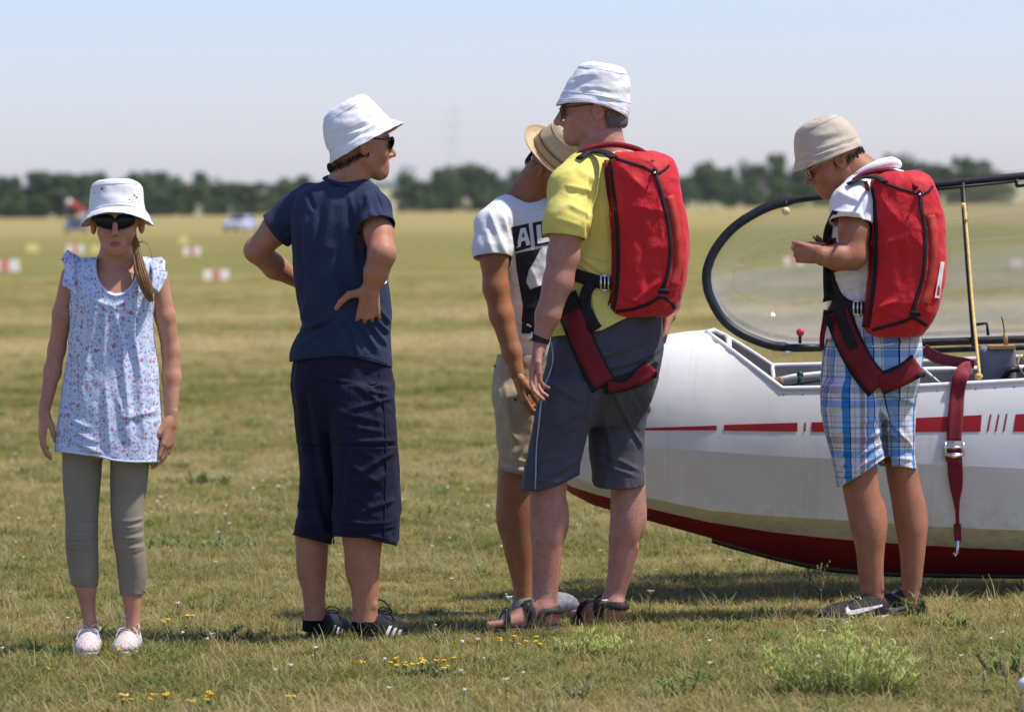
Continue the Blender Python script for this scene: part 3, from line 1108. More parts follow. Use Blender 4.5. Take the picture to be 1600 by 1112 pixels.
# seat pan and back (mostly behind the person)
rows = []
for px, py in ((1290, 625), (1330, 640), (1390, 648), (1430, 640), (1452, 600), (1462, 575)):
    rows.append([at(px, py, YG - .2), at(px, py+6, YG), at(px, py, YG + .2)])
mb = MB(); mb.grid(np.array(rows)); o_ = mb.out('seat', M_lin, gl)
# instrument panel of the rear seat
M_pan = mat('panel_grey', (0.24, 0.25, 0.27), 0.55, (0.19, 0.20, 0.215), 9)
fd = Field(at(1524, 640, YG-.06) - .03, at(1596, 536, YG+.12) + .03, .0045)
fd.rbox(at(1558, 590, YG+.03), (.066, .05, .115), None, .022); V, f = fd.mesh(); obj('instrument_pod', V, f, M_pan, gl)
M_ply = mat('plywood', (0.48, 0.30, 0.12), 0.7, (0.36, 0.21, 0.08), 20, stretch=(2, 30, 30))
mb = MB(); a = at(1564, 542, YG+.0); mb.box(a - np.array([.047, .04, .006]), a + np.array([.05, .08, .006])); mb.out('panel_shelf', M_ply, gl, smooth=False)
mb = MB(); mb.tube([at(1572, 539, YG+.02), at(1570, 520, YG+.02)], .008, 8); mb.out('antenna_base', M_ply, gl)
mb = MB(); mb.tube(smooth_path([at(1570, 524, YG+.02), at(1568, 508, YG+.02), at(1565, 495, YG+.02)], 4), .0022, 6); mb.out('antenna', M_blk, gl)
mb = MB(); mb.tube([at(1567, 594, YG-.06), at(1576, 578, YG-.06), at(1592, 576, YG-.05)], [.012, .012, .012], 10); mb.out('camera_arm', M_blk, gl)
for k, (x, y, r_) in enumerate(((1602, 558, .016), (1603, 576, .016), (1614, 566, .02))):
    mb = MB(); mb.tube([at(x, y, YG+.03), at(x+14, y, YG+.05)], r_, 14); mb.out('instrument', M_blk if k else M_chrome, gl)
mb = MB(); mb.tube(smooth_path([at(1594, 555, YG-.02), at(1590, 570, YG-.04), at(1597, 583, YG-.03), at(1606, 590, YG)], 4), .004, 6); mb.out('instrument_wire', M_ply, gl)

# vent and skid
mb = MB(); a = surf(1008, 638, [fus], 0.0); mb.tube([a + np.array([0, .02, 0]), a + np.array([0, -.018, 0])], [.021, .019], 16); mb.out('vent', mat('vent_dark', (0.06, 0.065, 0.06), 0.5), gl)
sk = [(1112, 843), (1135, 850), (1160, 857), (1200, 868), (1250, 880), (1300, 889), (1350, 893), (1400, 896), (1500, 898), (1600, 899), (1800, 897)]
G = np.array([[at(x, y+q, YG+d) for d, q in ((-.035, -5), (-.03, 2), (.03, 2), (.035, -5))] for x, y in sk])
mb = MB(); mb.grid(G); mb.out('skid', M_skid, gl)
mb = MB(); mb.grid(np.array([[at(x, y+2, YG-.032), at(x, y+5, YG-.03), at(x, y+5, YG+.03), at(x, y+2, YG+.032)] for x, y in sk])); mb.out('skid_sole', M_blk, gl)

# red side stripe
def stripe(x0, x1, a0, b0, a1, b1, sl=0):
    return [(x0, a0), (x1, a1), (x1 + sl, b1), (x0 + sl, b0)]
for pl in (stripe(960, 1120, 670, 672, 664.5, 672), stripe(1131, 1246, 663.5, 672.5, 660, 674), stripe(1257, 1259.5, 660, 674, 660, 674, -1), stripe(1268, 1350, 659.5, 674.5, 657, 675),
           stripe(1362, 1534, 656, 675, 648, 674.5, -2), stripe(1547, 1549.5, 647, 674, 647, 674, -5), stripe(1559.5, 1562, 647, 674, 647, 674, -5), stripe(1572, 1574.5, 646, 674, 646, 674, -5),
           stripe(1587, 1760, 647, 674, 640, 676, -4)):
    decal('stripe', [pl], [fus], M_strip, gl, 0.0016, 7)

# panel joints, screws, placard
M_joint = mat('joint_grey', (0.22, 0.22, 0.21), .7)
for x in np.arange(1225, 1590, 30.0):
    mb = MB(); q = surf(x, I(x, RIM)+9, [fus], .0005); mb.tube([q + np.array([0, .002, 0]), q - np.array([0, .0015, 0])], .0032, 8); mb.out('screw', M_joint, gl)

# ------------------------------------------------------------------ canopy, swung open away from the camera
YH = 16.10
def cp(px, py, back=0.0):
    return at(px, py, YH + (545 - py) * 0.00236 * math.tan(math.radians(9)) + back)
OUT = [(1900, 250), (1800, 254), (1700, 261), (1600, 269), (1465, 282), (1380, 290), (1296, 299), (1229, 308), (1188, 321), (1144, 348), (1114, 382), (1099, 415), (1097, 442), (1104, 469), (1124, 503), (1154, 527), (1195, 544), (1225, 549),
       (1283, 549), (1441, 541), (1600, 536), (1750, 532), (1900, 530)]
P = smooth_path(OUT, 5)
T = np.gradient(P, axis=0); T /= np.linalg.norm(T, axis=1)[:, None]
Nin = np.stack([T[:, 1], -T[:, 0]], 1)
wd_ = np.where(P[:, 0] < 1230, 14.5, 12.0)
INN = P + Nin*wd_[:, None]
if np.mean(np.hypot(INN[:, 0]-1400, INN[:, 1]-420)) > np.mean(np.hypot(P[:, 0]-1400, P[:, 1]-420)):
    Nin = -Nin; INN = P + Nin*wd_[:, None]
G = np.array([[cp(*p, -.004), cp(*((p*.7+q*.3)), -.014), cp(*((p*.3+q*.7)), -.014), cp(*q, -.004), cp(*q, .018), cp(*p, .018), cp(*p, -.004)] for p, q in zip(P, INN)])
mb = MB(); mb.grid(G); cf = mb.out('canopy_frame', M_blk, gl)
# glass bubble, bulging away
M_glass = bpy.data.materials.new('canopy_glass'); M_glass.use_nodes = True
nt = M_glass.node_tree
for nd in list(nt.nodes):
    if nd.type == 'BSDF_PRINCIPLED': nt.nodes.remove(nd)
out = [n for n in nt.nodes if n.type == 'OUTPUT_MATERIAL'][0]
tb = nt.nodes.new('ShaderNodeBsdfTransparent'); tb.inputs[0].default_value = (0.93, 0.94, 0.93, 1)
gb = nt.nodes.new('ShaderNodeBsdfGlossy'); gb.inputs['Roughness'].default_value = 0.02; gb.inputs[0].default_value = (0.9, 0.92, 0.95, 1)
fr = nt.nodes.new('ShaderNodeFresnel'); fr.inputs['IOR'].default_value = 1.75
db = nt.nodes.new('ShaderNodeBsdfDiffuse'); db.inputs[0].default_value = (0.75, 0.77, 0.8, 1)
mx = nt.nodes.new('ShaderNodeMixShader'); m2 = nt.nodes.new('ShaderNodeMixShader')
tcn = nt.nodes.new('ShaderNodeTexCoord'); nz = nt.nodes.new('ShaderNodeTexNoise'); nz.inputs['Scale'].default_value = 2.0; nz.inputs['Detail'].default_value = 5
mpn = nt.nodes.new('ShaderNodeMapping'); mpn.inputs['Scale'].default_value = (0.6, 1, 5)
nt.links.new(tcn.outputs['Object'], mpn.inputs[0]); nt.links.new(mpn.outputs[0], nz.inputs['Vector'])
mr = nt.nodes.new('ShaderNodeMapRange'); mr.inputs[1].default_value = .3; mr.inputs[2].default_value = .75; mr.inputs[3].default_value = .05; mr.inputs[4].default_value = .22
nt.links.new(nz.outputs['Fac'], mr.inputs[0]); nt.links.new(mr.outputs[0], m2.inputs[0])
nt.links.new(fr.outputs[0], mx.inputs[0]); nt.links.new(tb.outputs[0], mx.inputs[1]); nt.links.new(gb.outputs[0], mx.inputs[2])
nt.links.new(mx.outputs[0], m2.inputs[1]); nt.links.new(db.outputs[0], m2.inputs[2]); nt.links.new(m2.outputs[0], out.inputs['Surface'])
up_ = np.array([(1092+14, 440)] + [(x, y) for x, y in reversed([tuple(q) for q in INN[:len(INN)]]) if y < 436])
lo_ = np.array([(1092+14, 440)] + [(x, y) for x, y in [tuple(q) for q in INN] if y > 444])
up_ = up_[np.argsort(up_[:, 0])]; lo_ = lo_[np.argsort(lo_[:, 0])]
rows = []
for x in np.concatenate([np.linspace(1108, 1230, 26), np.linspace(1240, 1880, 30)]):
    yt, yb = np.interp(x, up_[:, 0], up_[:, 1]) - 3, np.interp(x, lo_[:, 0], lo_[:, 1]) + 3
    H = 0.30 * math.sqrt(min(1, max(0, (x-1106)/230.0)) * (2 - min(1, (x-1106)/230.0)))
    r_ = []
    for v_ in np.linspace(-1, 1, 25):
        s_ = math.sin(v_*math.pi/2)
        r_.append(cp(x, (yt+yb)/2 + (yb-yt)/2*s_, 0.012 + H*max(0, 1-s_*s_)**0.5))
    rows.append(r_)
mb = MB(); mb.grid(np.array(rows)); mb.out('canopy_glass', M_glass, gl)
mb = MB(); mb.tube([cp(1504, 286, -.006), cp(1513, 420, -.006), cp(1523, 545, -.012)], .0105, 8); mb.out('canopy_rib', M_blk, gl)
mb = MB(); mb.tube([cp(1440, 299, -.01), cp(1475, 294.5, -.01), cp(1590, 283, -.01)], .006, 6); mb.out('canopy_rail', M_blk, gl)
mb = MB(); a = cp(1597, 283, -.012)
mb.tube([cp(1588, 291, -.014), cp(1589, 280, -.014)], .006, 6); mb.tube([cp(1588, 291, -.014), cp(1640, 286, -.014)], .006, 6); mb.out('canopy_bracket', M_blk, gl)
mb = MB(); mb.tube(smooth_path([cp(1507, 318, -.02), at(1512, 380, 16.05), at(1520, 480, 15.85), at(1531, 590, YG-.29)], 6), .0058, 8)
mb.tube(smooth_path([cp(1503, 318, -.02), cp(1508, 330, -.03), at(1509, 345, 16.1)], 4), .007, 6); mb.out('restraint_cord', M_gold, gl)
mb = MB(); mb.ball(at(1529, 588, YG-.297), .012, 10, 7, (1.3, .8, 1)); mb.out('cord_anchor', M_gold, gl)
mb = MB(); mb.tube([at(1524, 507, 16.02), at(1542, 505, 16.0), at(1544, 524, 16.0)], .006, 8); mb.out('locking_handle', M_blk, gl)
mb = MB(); mb.tube([cp(1227, 543, -.012), cp(1290, 543, -.012)], .014, 8); mb.out('hinge_block', M_blk, gl)
mb = MB(); mb.tube([cp(1222, 551, -.02), cp(1236, 550, -.02)], .006, 8); mb.out('hinge_pin', M_chrome, gl)
mb = MB(); mb.tube([cp(1250, 536, -.02), cp(1250, 525, -.03)], .006, 8); kn = mb.out('knob_stem', M_blk, gl)
mb = MB(); mb.ball(cp(1250.5, 519, -.03), .0155, 14, 10); mb.out('release_knob', mat('knob_red', (0.55, 0.05, 0.06), 0.35), gl)
mb = MB(); mb.tube([cp(1228, 312, -.012), cp(1228, 324, -.02)], .004, 8); mb.out('vent_stem', M_blk, gl)
mb = MB(); mb.ball(cp(1228, 330, -.022), .0155, 14, 10); mb.out('vent_knob', mat('knob_cream', (0.70, 0.60, 0.33), 0.4), gl)
mb = MB(); mb.tube([at(1440, 548, 16.03), at(1600, 543, 16.03), at(1760, 540, 16.03)], .010, 8); mb.out('hinge_rail', M_blk, gl)

# ------------------------------------------------------------------ harness strap hung over the cockpit edge
hs = empty('harness_strap', at(1500, 600, YG-.3), 'dark red seat harness strap hanging over the side of the white fuselage', 'strap')
def strip3(name, pts, mtl, parent, thick=.004, k=6):
    """pts: px, py, Y, width px, yaw (how far the band's cross direction turns towards depth)"""
    Q = smooth_path(pts, k)
    G = []
    T = np.gradient(Q[:, :2], axis=0); T /= np.linalg.norm(T, axis=1)[:, None] + 1e-9
    for q, t in zip(Q, T):
        nx, ny = -t[1], t[0]
        r_ = []
        for c_ in np.linspace(-.5, .5, 5):
            r_.append(at(q[0] + nx*q[3]*c_*math.cos(q[4]), q[1] + ny*q[3]*c_*math.cos(q[4]), q[2] + c_*q[3]*q[2]/FPX*math.sin(q[4]) + (.004*(1-abs(2*c_)**2))))
        G.append(r_)
    return sheet(name, np.array(G), thick, mtl, parent)
yr = YG - .325
strip3('lap_belt', [(1442, 546, YG-.05, 20, .5), (1462, 558, YG-.1, 20, .5), (1485, 564, YG-.16, 19, .5), (1508, 567, YG-.22, 17, .5), (1522, 570, YG-.25, 14, .6)], M_web, hs)
def hullY(x, y, extra=.010):
    return surf(x, y, [fus], extra, YG-.33)[1]
strip3('shoulder_belt', [(1518, 574, YG-.27, 22, .4), (1508, 577, YG-.315, 24, .3), (1500, 592, YG-.335, 23, .1)] + [(x, y, hullY(x, y, .012), w, 0) for x, y, w in ((1496, 615, 22), (1494, 640, 23), (1492, 665, 23), (1491, 688, 22))], M_web, hs)
strip3('tail_belt', [(x, y, hullY(1491, min(y, 728), .014) + max(0, y-728)*.0003, w, a) for x, y, w, a in ((1491, 700, 21, 0), (1492, 716, 22, 0), (1493, 735, 23, 0), (1494, 760, 20, .2), (1494, 780, 13, .6), (1495, 800, 9, .9), (1495.5, 820, 8, .9))], M_web, hs)
strip3('belt_loop', [(1490, 714, hullY(1490, 714, .022), 25, 0), (1489, 722, hullY(1490, 722, .024), 20, 0)], M_web, hs)
strip3('belt_end', [(1495.5, 818, hullY(1491, 728) + .03, 10, .3), (1496, 832, hullY(1491, 728) + .034, 11, .2), (1496.5, 846, hullY(1491, 728) + .036, 9, .2)], M_web, hs)
yb_ = hullY(1491, 700, .016)
mb = MB()
for a, b_ in (((1477, 691), (1477, 712)), ((1505, 691), (1505, 712)), ((1477, 699), (1505, 699)), ((1476, 709), (1506, 709))):
    mb.tube([at(*a, yb_), at(*b_, yb_)], .0048, 8)
bk = mb.out('buckle', M_chrome, hs)
mb = MB(); mb.tube([at(1478, 710, yb_-.002), at(1491, 713, yb_-.006), at(1504, 710, yb_-.002)], .007, 8, flat=1); mb.out('buckle_bar', M_chrome, hs)
mb = MB(); yk = hullY(1491, 728)+.036; mb.tube([at(1496.5, 844, yk), at(1496, 862, yk+.01), at(1493, 868, yk+.01), at(1490, 863, yk+.01)], [.006, .0055, .005, .004], 8); mb.out('hook', M_chrome, hs)

# white wing tip at the very corner
M_tip = mat('tip_white', (0.74, 0.74, 0.76), 0.4, (0.68, 0.68, 0.70), 5)
wt = gp(1704, 11.9)
fw = Field((wt[0]-.25, 11.4, -.02), (wt[0]+2.6, 12.45, .24), .010)
fw.ell(wt, (.184, .34, .165), None, .02)
fw.ell(wt + np.array([1.1, .0, .10]), (1.3, .34, .075), None, .05)
V, f = fw.mesh(1)
tag(obj('wing_tip', V, f, M_tip, loc=wt), 'white rounded wing tip cut off by the bottom right corner', 'wing tip')

# ------------------------------------------------------------------ people: shared builders
def unit(v):
    v = np.asarray(v, float); return v / np.linalg.norm(v)

def skin(name, col, col2, spots=None, sc=18, hair=0.12, mottle=0.75):
    M, g = newmat(name)
    tc = g.n('ShaderNodeTexCoord').outputs['Object']
    c = g.mix(g.ramp(g.noise(tc, sc, 4.0, 0.6), [(0.32, (0,)*3), (0.68, (1,)*3)]), col, col2)
    fn = g.noise(tc, 160.0, 3.0, 0.6)
    c = g.mix(0.55*mottle, c, g.ramp(fn, [(0.3, (.66, .54, .50)), (0.6, (1, 1, 1))]), 'MULTIPLY')
    c = g.mix(g.math('MULTIPLY', g.ramp(g.noise(tc, 9.0, 3.0, .6), [(0.45, (0,)*3), (0.70, (1,)*3)]), 0.30*mottle), c, tuple(q*w for q, w in zip(col, (0.92, 0.62, 0.58))))
    mph = g.n('ShaderNodeMapping'); mph.inputs['Scale'].default_value = (420, 420, 60); g.l(tc, mph.inputs[0])
    c = g.mix(g.math('MULTIPLY', g.ramp(g.noise(mph.outputs[0], 1.0, 2.0, .6), [(0.60, (0,)*3), (0.68, (1,)*3)]), hair), c, (0.14, 0.07, 0.04))
    if spots:
        vo = g.n('ShaderNodeTexVoronoi'); vo.inputs['Scale'].default_value = 75; g.l(tc, vo.inputs['Vector'])
        sp = g.ramp(vo.outputs['Distance'], [(0.12, (1,)*3), (0.34, (0,)*3)])
        sel = g.ramp(g.noise(tc, 14.0, 2.0), [(0.50, (0,)*3), (0.60, (1,)*3)])
        sep = g.n('ShaderNodeSeparateXYZ'); g.l(tc, sep.inputs[0])
        lowp = g.ramp(sep.outputs['Z'], [(0.40, (1,)*3), (0.46, (0,)*3)])
        c = g.mix(g.math('MULTIPLY', g.math('MULTIPLY', sp, sel), g.math('MULTIPLY', lowp, 0.75)), c, spots)
    at_ = g.n('ShaderNodeAttribute', attribute_name='lip')
    c = g.mix(at_.outputs['Fac'], c, g.mix(0.80, c, (0.40, 0.075, 0.065)))
    ab_ = g.n('ShaderNodeAttribute', attribute_name='brow')
    c = g.mix(ab_.outputs['Fac'], c, (0.05, 0.03, 0.02))
    g.l(c, g.b.inputs['Base Color'])
    g.b.inputs['Roughness'].default_value = 0.52
    g.b.inputs['Specular IOR Level'].default_value = 0.35
    g.b.inputs['Subsurface Weight'].default_value = 0.15
    g.b.inputs['Subsurface Radius'].default_value = (1.0, 0.35, 0.2)
    g.b.inputs['Subsurface Scale'].default_value = 0.008
    bp = g.n('ShaderNodeBump'); bp.inputs['Strength'].default_value = 0.4; bp.inputs['Distance'].default_value = 0.003
    g.l(fn, bp.inputs['Height']); g.l(bp.outputs[0], g.b.inputs['Normal'])
    return M

def cloth(name, col, col2=None, nsc=9, rough=0.9, weave=900, wb=0.15, crum=0.22, sheen=0.03):
    """woven cloth: slight fading, weave, and small crumples below what is modelled"""
    M, g = newmat(name)
    tc = g.n('ShaderNodeTexCoord').outputs['Object']
    if isinstance(col, tuple):
        c2 = col2 or tuple(x*0.86 for x in col)
        c = g.mix(g.ramp(g.noise(tc, nsc, 4.0), [(0.35, (0,)*3), (0.65, (1,)*3)]), col, c2)
    else:
        c = col(g, tc)
    g.l(c, g.b.inputs['Base Color'])
    g.b.inputs['Roughness'].default_value = rough
    g.b.inputs['Specular IOR Level'].default_value = 0.10
    g.b.inputs['Sheen Weight'].default_value = sheen
    b1 = g.n('ShaderNodeBump'); b1.inputs['Strength'].default_value = wb; b1.inputs['Distance'].default_value = 0.0012
    g.l(g.noise(tc, weave, 2.0), b1.inputs['Height'])
    b2 = g.n('ShaderNodeBump'); b2.inputs['Strength'].default_value = crum; b2.inputs['Distance'].default_value = 0.012
    g.l(g.noise(tc, 34.0, 4.0, 0.55), b2.inputs['Height']); g.l(b1.outputs[0], b2.inputs['Normal'])
    g.l(b2.outputs[0], g.b.inputs['Normal'])
    return M

class Person:
    def __init__(s, px, Y, label):
        s.Y = Y
        s.root = empty('person', gp(px, Y), label, 'person')
    def p(s, px, py, dy=0.0):
        return at(px, py, s.Y + dy)
    def r(s, px):
        return px * s.Y / FPX
    def rows(s, L):
        out = []
        for q in smooth_path([q[:5] for q in L], 4):
            py, l, r_, dy, b = q[:5]
            c = s.p((l+r_)/2, py, dy)
            out.append((c[0], c[1], c[2], s.r((r_-l)/2), b))
        return out
    def field(s, x0, y0, x1, y1, vox, d0=-.36, d1=.36):
        a, b = s.p(x0, y1, d0), s.p(x1, y0, d1)
        return Field((min(a[0], b[0])-.02, s.Y+d0, min(a[2], b[2])-.03), (max(a[0], b[0])+.02, s.Y+d1, max(a[2], b[2])+.03), vox)
    def ch(s, L):
        return [(s.p(q[0], q[1], q[3] if len(q) > 3 else 0), s.r(q[2])) for q in L]
    def hem(s, poly, sign=1):
        P = np.array(poly, float)
        def g(V):
            px, py = proj(V)
            return sign * (py - np.interp(px, P[:, 0], P[:, 1])) * s.Y / FPX
        return g

def plane_cut(pt, n, c, rad):
    n = unit(n)
    def g(V):
        return np.where(np.linalg.norm(V - c, axis=1) < rad, (V - pt) @ n, -1.0)
    return g
def sleeve_cut(pt, n, R, torso=None, ex=2.3):
    n = unit(n)
    A = None if torso is None else np.array(sorted(torso, key=lambda q: q[2]), float)
    def g(V):
        d = V - pt
        a = d @ n
        rad = np.linalg.norm(d - a[:, None]*n, axis=1)
        keep = np.zeros(len(V), bool)
        if A is not None:
            I_ = [np.interp(V[:, 2], A[:, 2], A[:, c]) for c in (0, 1, 3, 4)]
            q = (np.abs((V[:, 0]-I_[0])/I_[2])**ex + np.abs((V[:, 1]-I_[1])/I_[3])**ex)**(1/ex)
            keep = q < 1 + .010/np.minimum(I_[2], I_[3])
        return np.where((rad < R) & (a < .10) & (a > -.05) & ~keep, a, -1.0)
    return g
def ell_cut(c, r, R=None):
    R = np.eye(3) if R is None else np.asarray(R)
    r = np.array(r)
    def g(V):
        return (1 - np.linalg.norm(((V - c) @ R.T) / r, axis=1)) * r.min()
    return g
def region(g, cond):
    def h(V):
        return np.where(cond(V), g(V), -1.0)
    return h

def garment(name, fd, cuts, material, parent, smooth=2, lipw=0.016, inset=.003, **wk):
    V, f = fd.mesh(smooth)
    for c in cuts:
        V, f = trim(V, f, c)
    V = wrinkle(V, f, **wk)
    if lipw:
        V, f = lip(V, f, inset, lipw)
    return obj(name, V, f, material, parent)

FINE = []
def head(fd, C, F, U, k=1.0, neck=None, jaw=1.0, nose=1.0, chin=-.094):
    F = unit(F); U = unit(np.asarray(U, float) - F*(np.asarray(U, float) @ F)); L = np.cross(U, F)
    Rm = np.array([F, L, U])
    def h(f, l, u): return C + k*(f*F + l*L + u*U)
    big = fd
    fd = Field(np.asarray(C) - .20*k, np.asarray(C) + .20*k, .0026)
    FINE.append(fd)
    E = lambda c, r, kk=.012, cut=False: fd.ell(h(*c), [q*k for q in r], Rm, kk*k, cut)
    K = lambda a, ra, b, rb, kk=.01, cut=False: fd.cone(h(*a), ra*k, h(*b), rb*k, kk*k, cut)
    E((-.012, 0, .035), (.099, .077, .088))
    E((.028, 0, -.024), (.064, .059*jaw**.5, -chin-.014), .03)
    for s in (-1, 1):
        K((-.008, s*.050*jaw**.5, -.048), .018*jaw, (.066, s*.012, chin+.001), .016, .03)
        E((.056, s*.036, -.030), (.030, .026, .026), .02)
    E((.075, 0, chin), (.021, .022, .017), .02)
    K((.078, -.033, .022), .014, (.078, .033, .022), .014, .02)
    for s in (-1, 1):
        E((.104, s*.033, .002), (.022, .018, .013), .012, True)
        E((.076, s*.031, .002), (.014, .014, .012), .004)
    K((.090, 0, .014), .0085, (.112*1.0+.004*nose, 0, -.030), .0115*nose, .012)
    for s in (-1, 1):
        E((.101, s*.0125, -.036), (.011, .008, .0085), .006)
    E((.080, 0, -.066), (.019, .030, .024), .02)
    E((.0930, 0, -.0630), (.0085, .0175, .0048), .004)
    E((.0915, 0, -.0725), (.0085, .0150, .0055), .004)
    K((.0995, -.017, -.0678), .0020, (.0995, .017, -.0678), .0020, .003, True)
    for s in (-1, 1):
        Re = np.array([unit(F*.92 - U*.25), unit(L - s*.0*F), unit(U*.92 + F*.25)])
        fd.ell(h(-.012, s*.080, -.006), [.020*k, .012*k, .033*k], Rm, .005*k)
        fd.ell(h(-.008, s*.093, -.004), [.011*k, .009*k, .021*k], Rm, .003*k, True)
    if neck is not None:
        nb, nr, ntop = neck
        a_ = h(-.022, 0, -.055)
        big.cone(a_, ntop, nb, nr, .025)
        e_ = a_ + (np.asarray(nb) - a_)*.8
        fd.cone(a_, ntop, a_ + (e_-a_)*.5, ntop + (nr-ntop)*.4, .025); fd.cone(a_ + (e_-a_)*.5, ntop + (nr-ntop)*.4, e_, (ntop + (nr-ntop)*.8)*.93, .02)
    return h, Rm

def hand(fd, W, D, Nn, T, k=1.0, curl=(.35, .45, .5), spread=.10, thumb=(.75, .55, .25), rw=.0195):
    """W wrist, D along the hand, Nn where the palm faces, T the thumb's side"""
    D = unit(D); T = unit(np.asarray(T, float) - D*(D @ np.asarray(T, float)))
    Nn = np.cross(D, T) if np.cross(D, T) @ np.asarray(Nn, float) > 0 else np.cross(T, D)
    pt = lambda d, t, n: W + k*(d*D + t*T + n*Nn)
    fd = Field(W - .225*k, W + .225*k, .0024)
    FINE.append(fd)
    fd.cone(W - D*.035*k, rw, W + D*.012*k, rw*.9, .01)
    K = lambda a, ra, b, rb, kk=.006: fd.cone(a, ra*k, b, rb*k, kk*k)
    offs = (.0285, .0095, -.0095, -.027)
    kd = (.088, .092, .087, .078)
    lens = ((.042, .026, .020), (.046, .030, .021), (.042, .028, .020), (.033, .021, .018))
    rad = (.0088, .0092, .0086, .0076)
    tips = []
    for i in range(4):
        kn = pt(kd[i], offs[i], .004)
        K(pt(.0, offs[i]*.45, 0), .0150, kn, rad[i]*1.22, .009)
        a = 0.0
        p0 = kn
        side = spread*(1.5 - i)*.35
        for j in range(3):
            a += curl[j]*(1 + .12*i)
            dirv = unit(math.cos(a)*(D + side*T) + math.sin(a)*Nn)
            p1 = p0 + dirv*lens[i][j]*k
            K(p0, rad[i]*(1-.10*j), p1, rad[i]*(1-.10*(j+1)), .0025)
            p0 = p1
        tips.append(p0)
    a_, b_, c_ = thumb
    t0 = pt(.014, .020, .006)
    t1 = t0 + unit(D*a_ + T*b_ + Nn*c_)*.046*k
    t2 = t1 + unit(D*(a_+.35) + T*(b_-.35) + Nn*(c_+.1))*.034*k
    t3 = t2 + unit(D*(a_+.5) + T*(b_-.5) + Nn*(c_+.15))*.026*k
    K(t0, .0150, t1, .0115, .012); K(t1, .0112, t2, .0100, .004); K(t2, .0098, t3, .0078, .003)
    return tips

def calf(fd, P, cx, cy, dy, hwpx, back, ankle=None):
    """calf muscle, tendon and ankle bones on a bare leg"""
    hw = P.r(hwpx)
    b = unit((back[0], back[1], 0)); s = np.array([-b[1], b[0], 0])
    c = P.p(cx, cy, dy)
    for sg, dz in ((-1, -.012), (1, .010)):
        fd.ell(c + b*hw*.37 + s*sg*hw*.33 + np.array([0, 0, dz]), [hw*.61, hw*.61, .09], np.array([b, s, (0, 0, 1.)]), .010)
    if ankle:
        ax, ay, ady, ar = ankle
        a = P.p(ax, ay, ady); r_ = P.r(ar)
        fd.cone(c + b*hw*.55 - np.array([0, 0, .10]), .012, a + b*r_*.95, .0065, .012)
        for sg in (-1, 1):
            fd.ell(a + s*sg*r_*.92 - b*.004, [.012, .009, .014], np.array([b, s, (0, 0, 1.)]), .008)

def bucket_hat(P, C, axis, fwd, prof, M, seed=1, n=72, amp=.003, creases=(), wave=0.0, name='hat', wphase=0.0, fine=.0012, stitch=True):
    """C: middle of the brim's rim; prof: (height, radius fore-aft, radius sideways, shift forward) from the crown's top downwards"""
    U = unit(axis); F = unit(np.asarray(fwd, float) - U*(U @ np.asarray(fwd, float))); L = np.cross(U, F)
    Q = smooth_path(prof, 5)
    V = []
    for q in Q:
        for j in range(n):
            a = 2*math.pi*j/n
            rel = max(0, (Q[0][0]*.25 - q[0]) / (Q[0][0]*.25 + .001))
            w = wave*math.sin(2*a + wphase)*min(1, max(0, rel)) if wave else 0
            V.append(C + U*(q[0] + w) + F*(math.cos(a)*q[1] + q[3]) + L*math.sin(a)*q[2])
    V = np.array(V); m_ = len(Q)
    f = np.array([(i*n+j, (i+1)*n+j, (i+1)*n+(j+1) % n, i*n+(j+1) % n) for i in range(m_-1) for j in range(n)])
    V = wrinkle(V, f, amp=amp, freq=(16, 16, 22), seed=seed, fine=fine, creases=creases)
    Vg = V[:m_*n].reshape(m_, n, 3)
    V, f = lip(V, f, .0022, .004)
    o = obj(name, V, f, M, P.root)
    hs_ = [q[0] for q in Q]
    for i in sorted({int(np.argmin([abs(x - t) for x in hs_])) for t in (Q[0][0]*.83, Q[0][0]*.22)} | ({m_-3, m_-5} if stitch else set())):
        ring = [c_ + unit(c_ - Vg[i].mean(0))*.0005 for c_ in Vg[i]]
        mb = MB(); mb.tube(ring + ring[:2], .0011 if i < m_-6 else .0007, 5, caps=False); mb.out('seam', M, o)
    return o

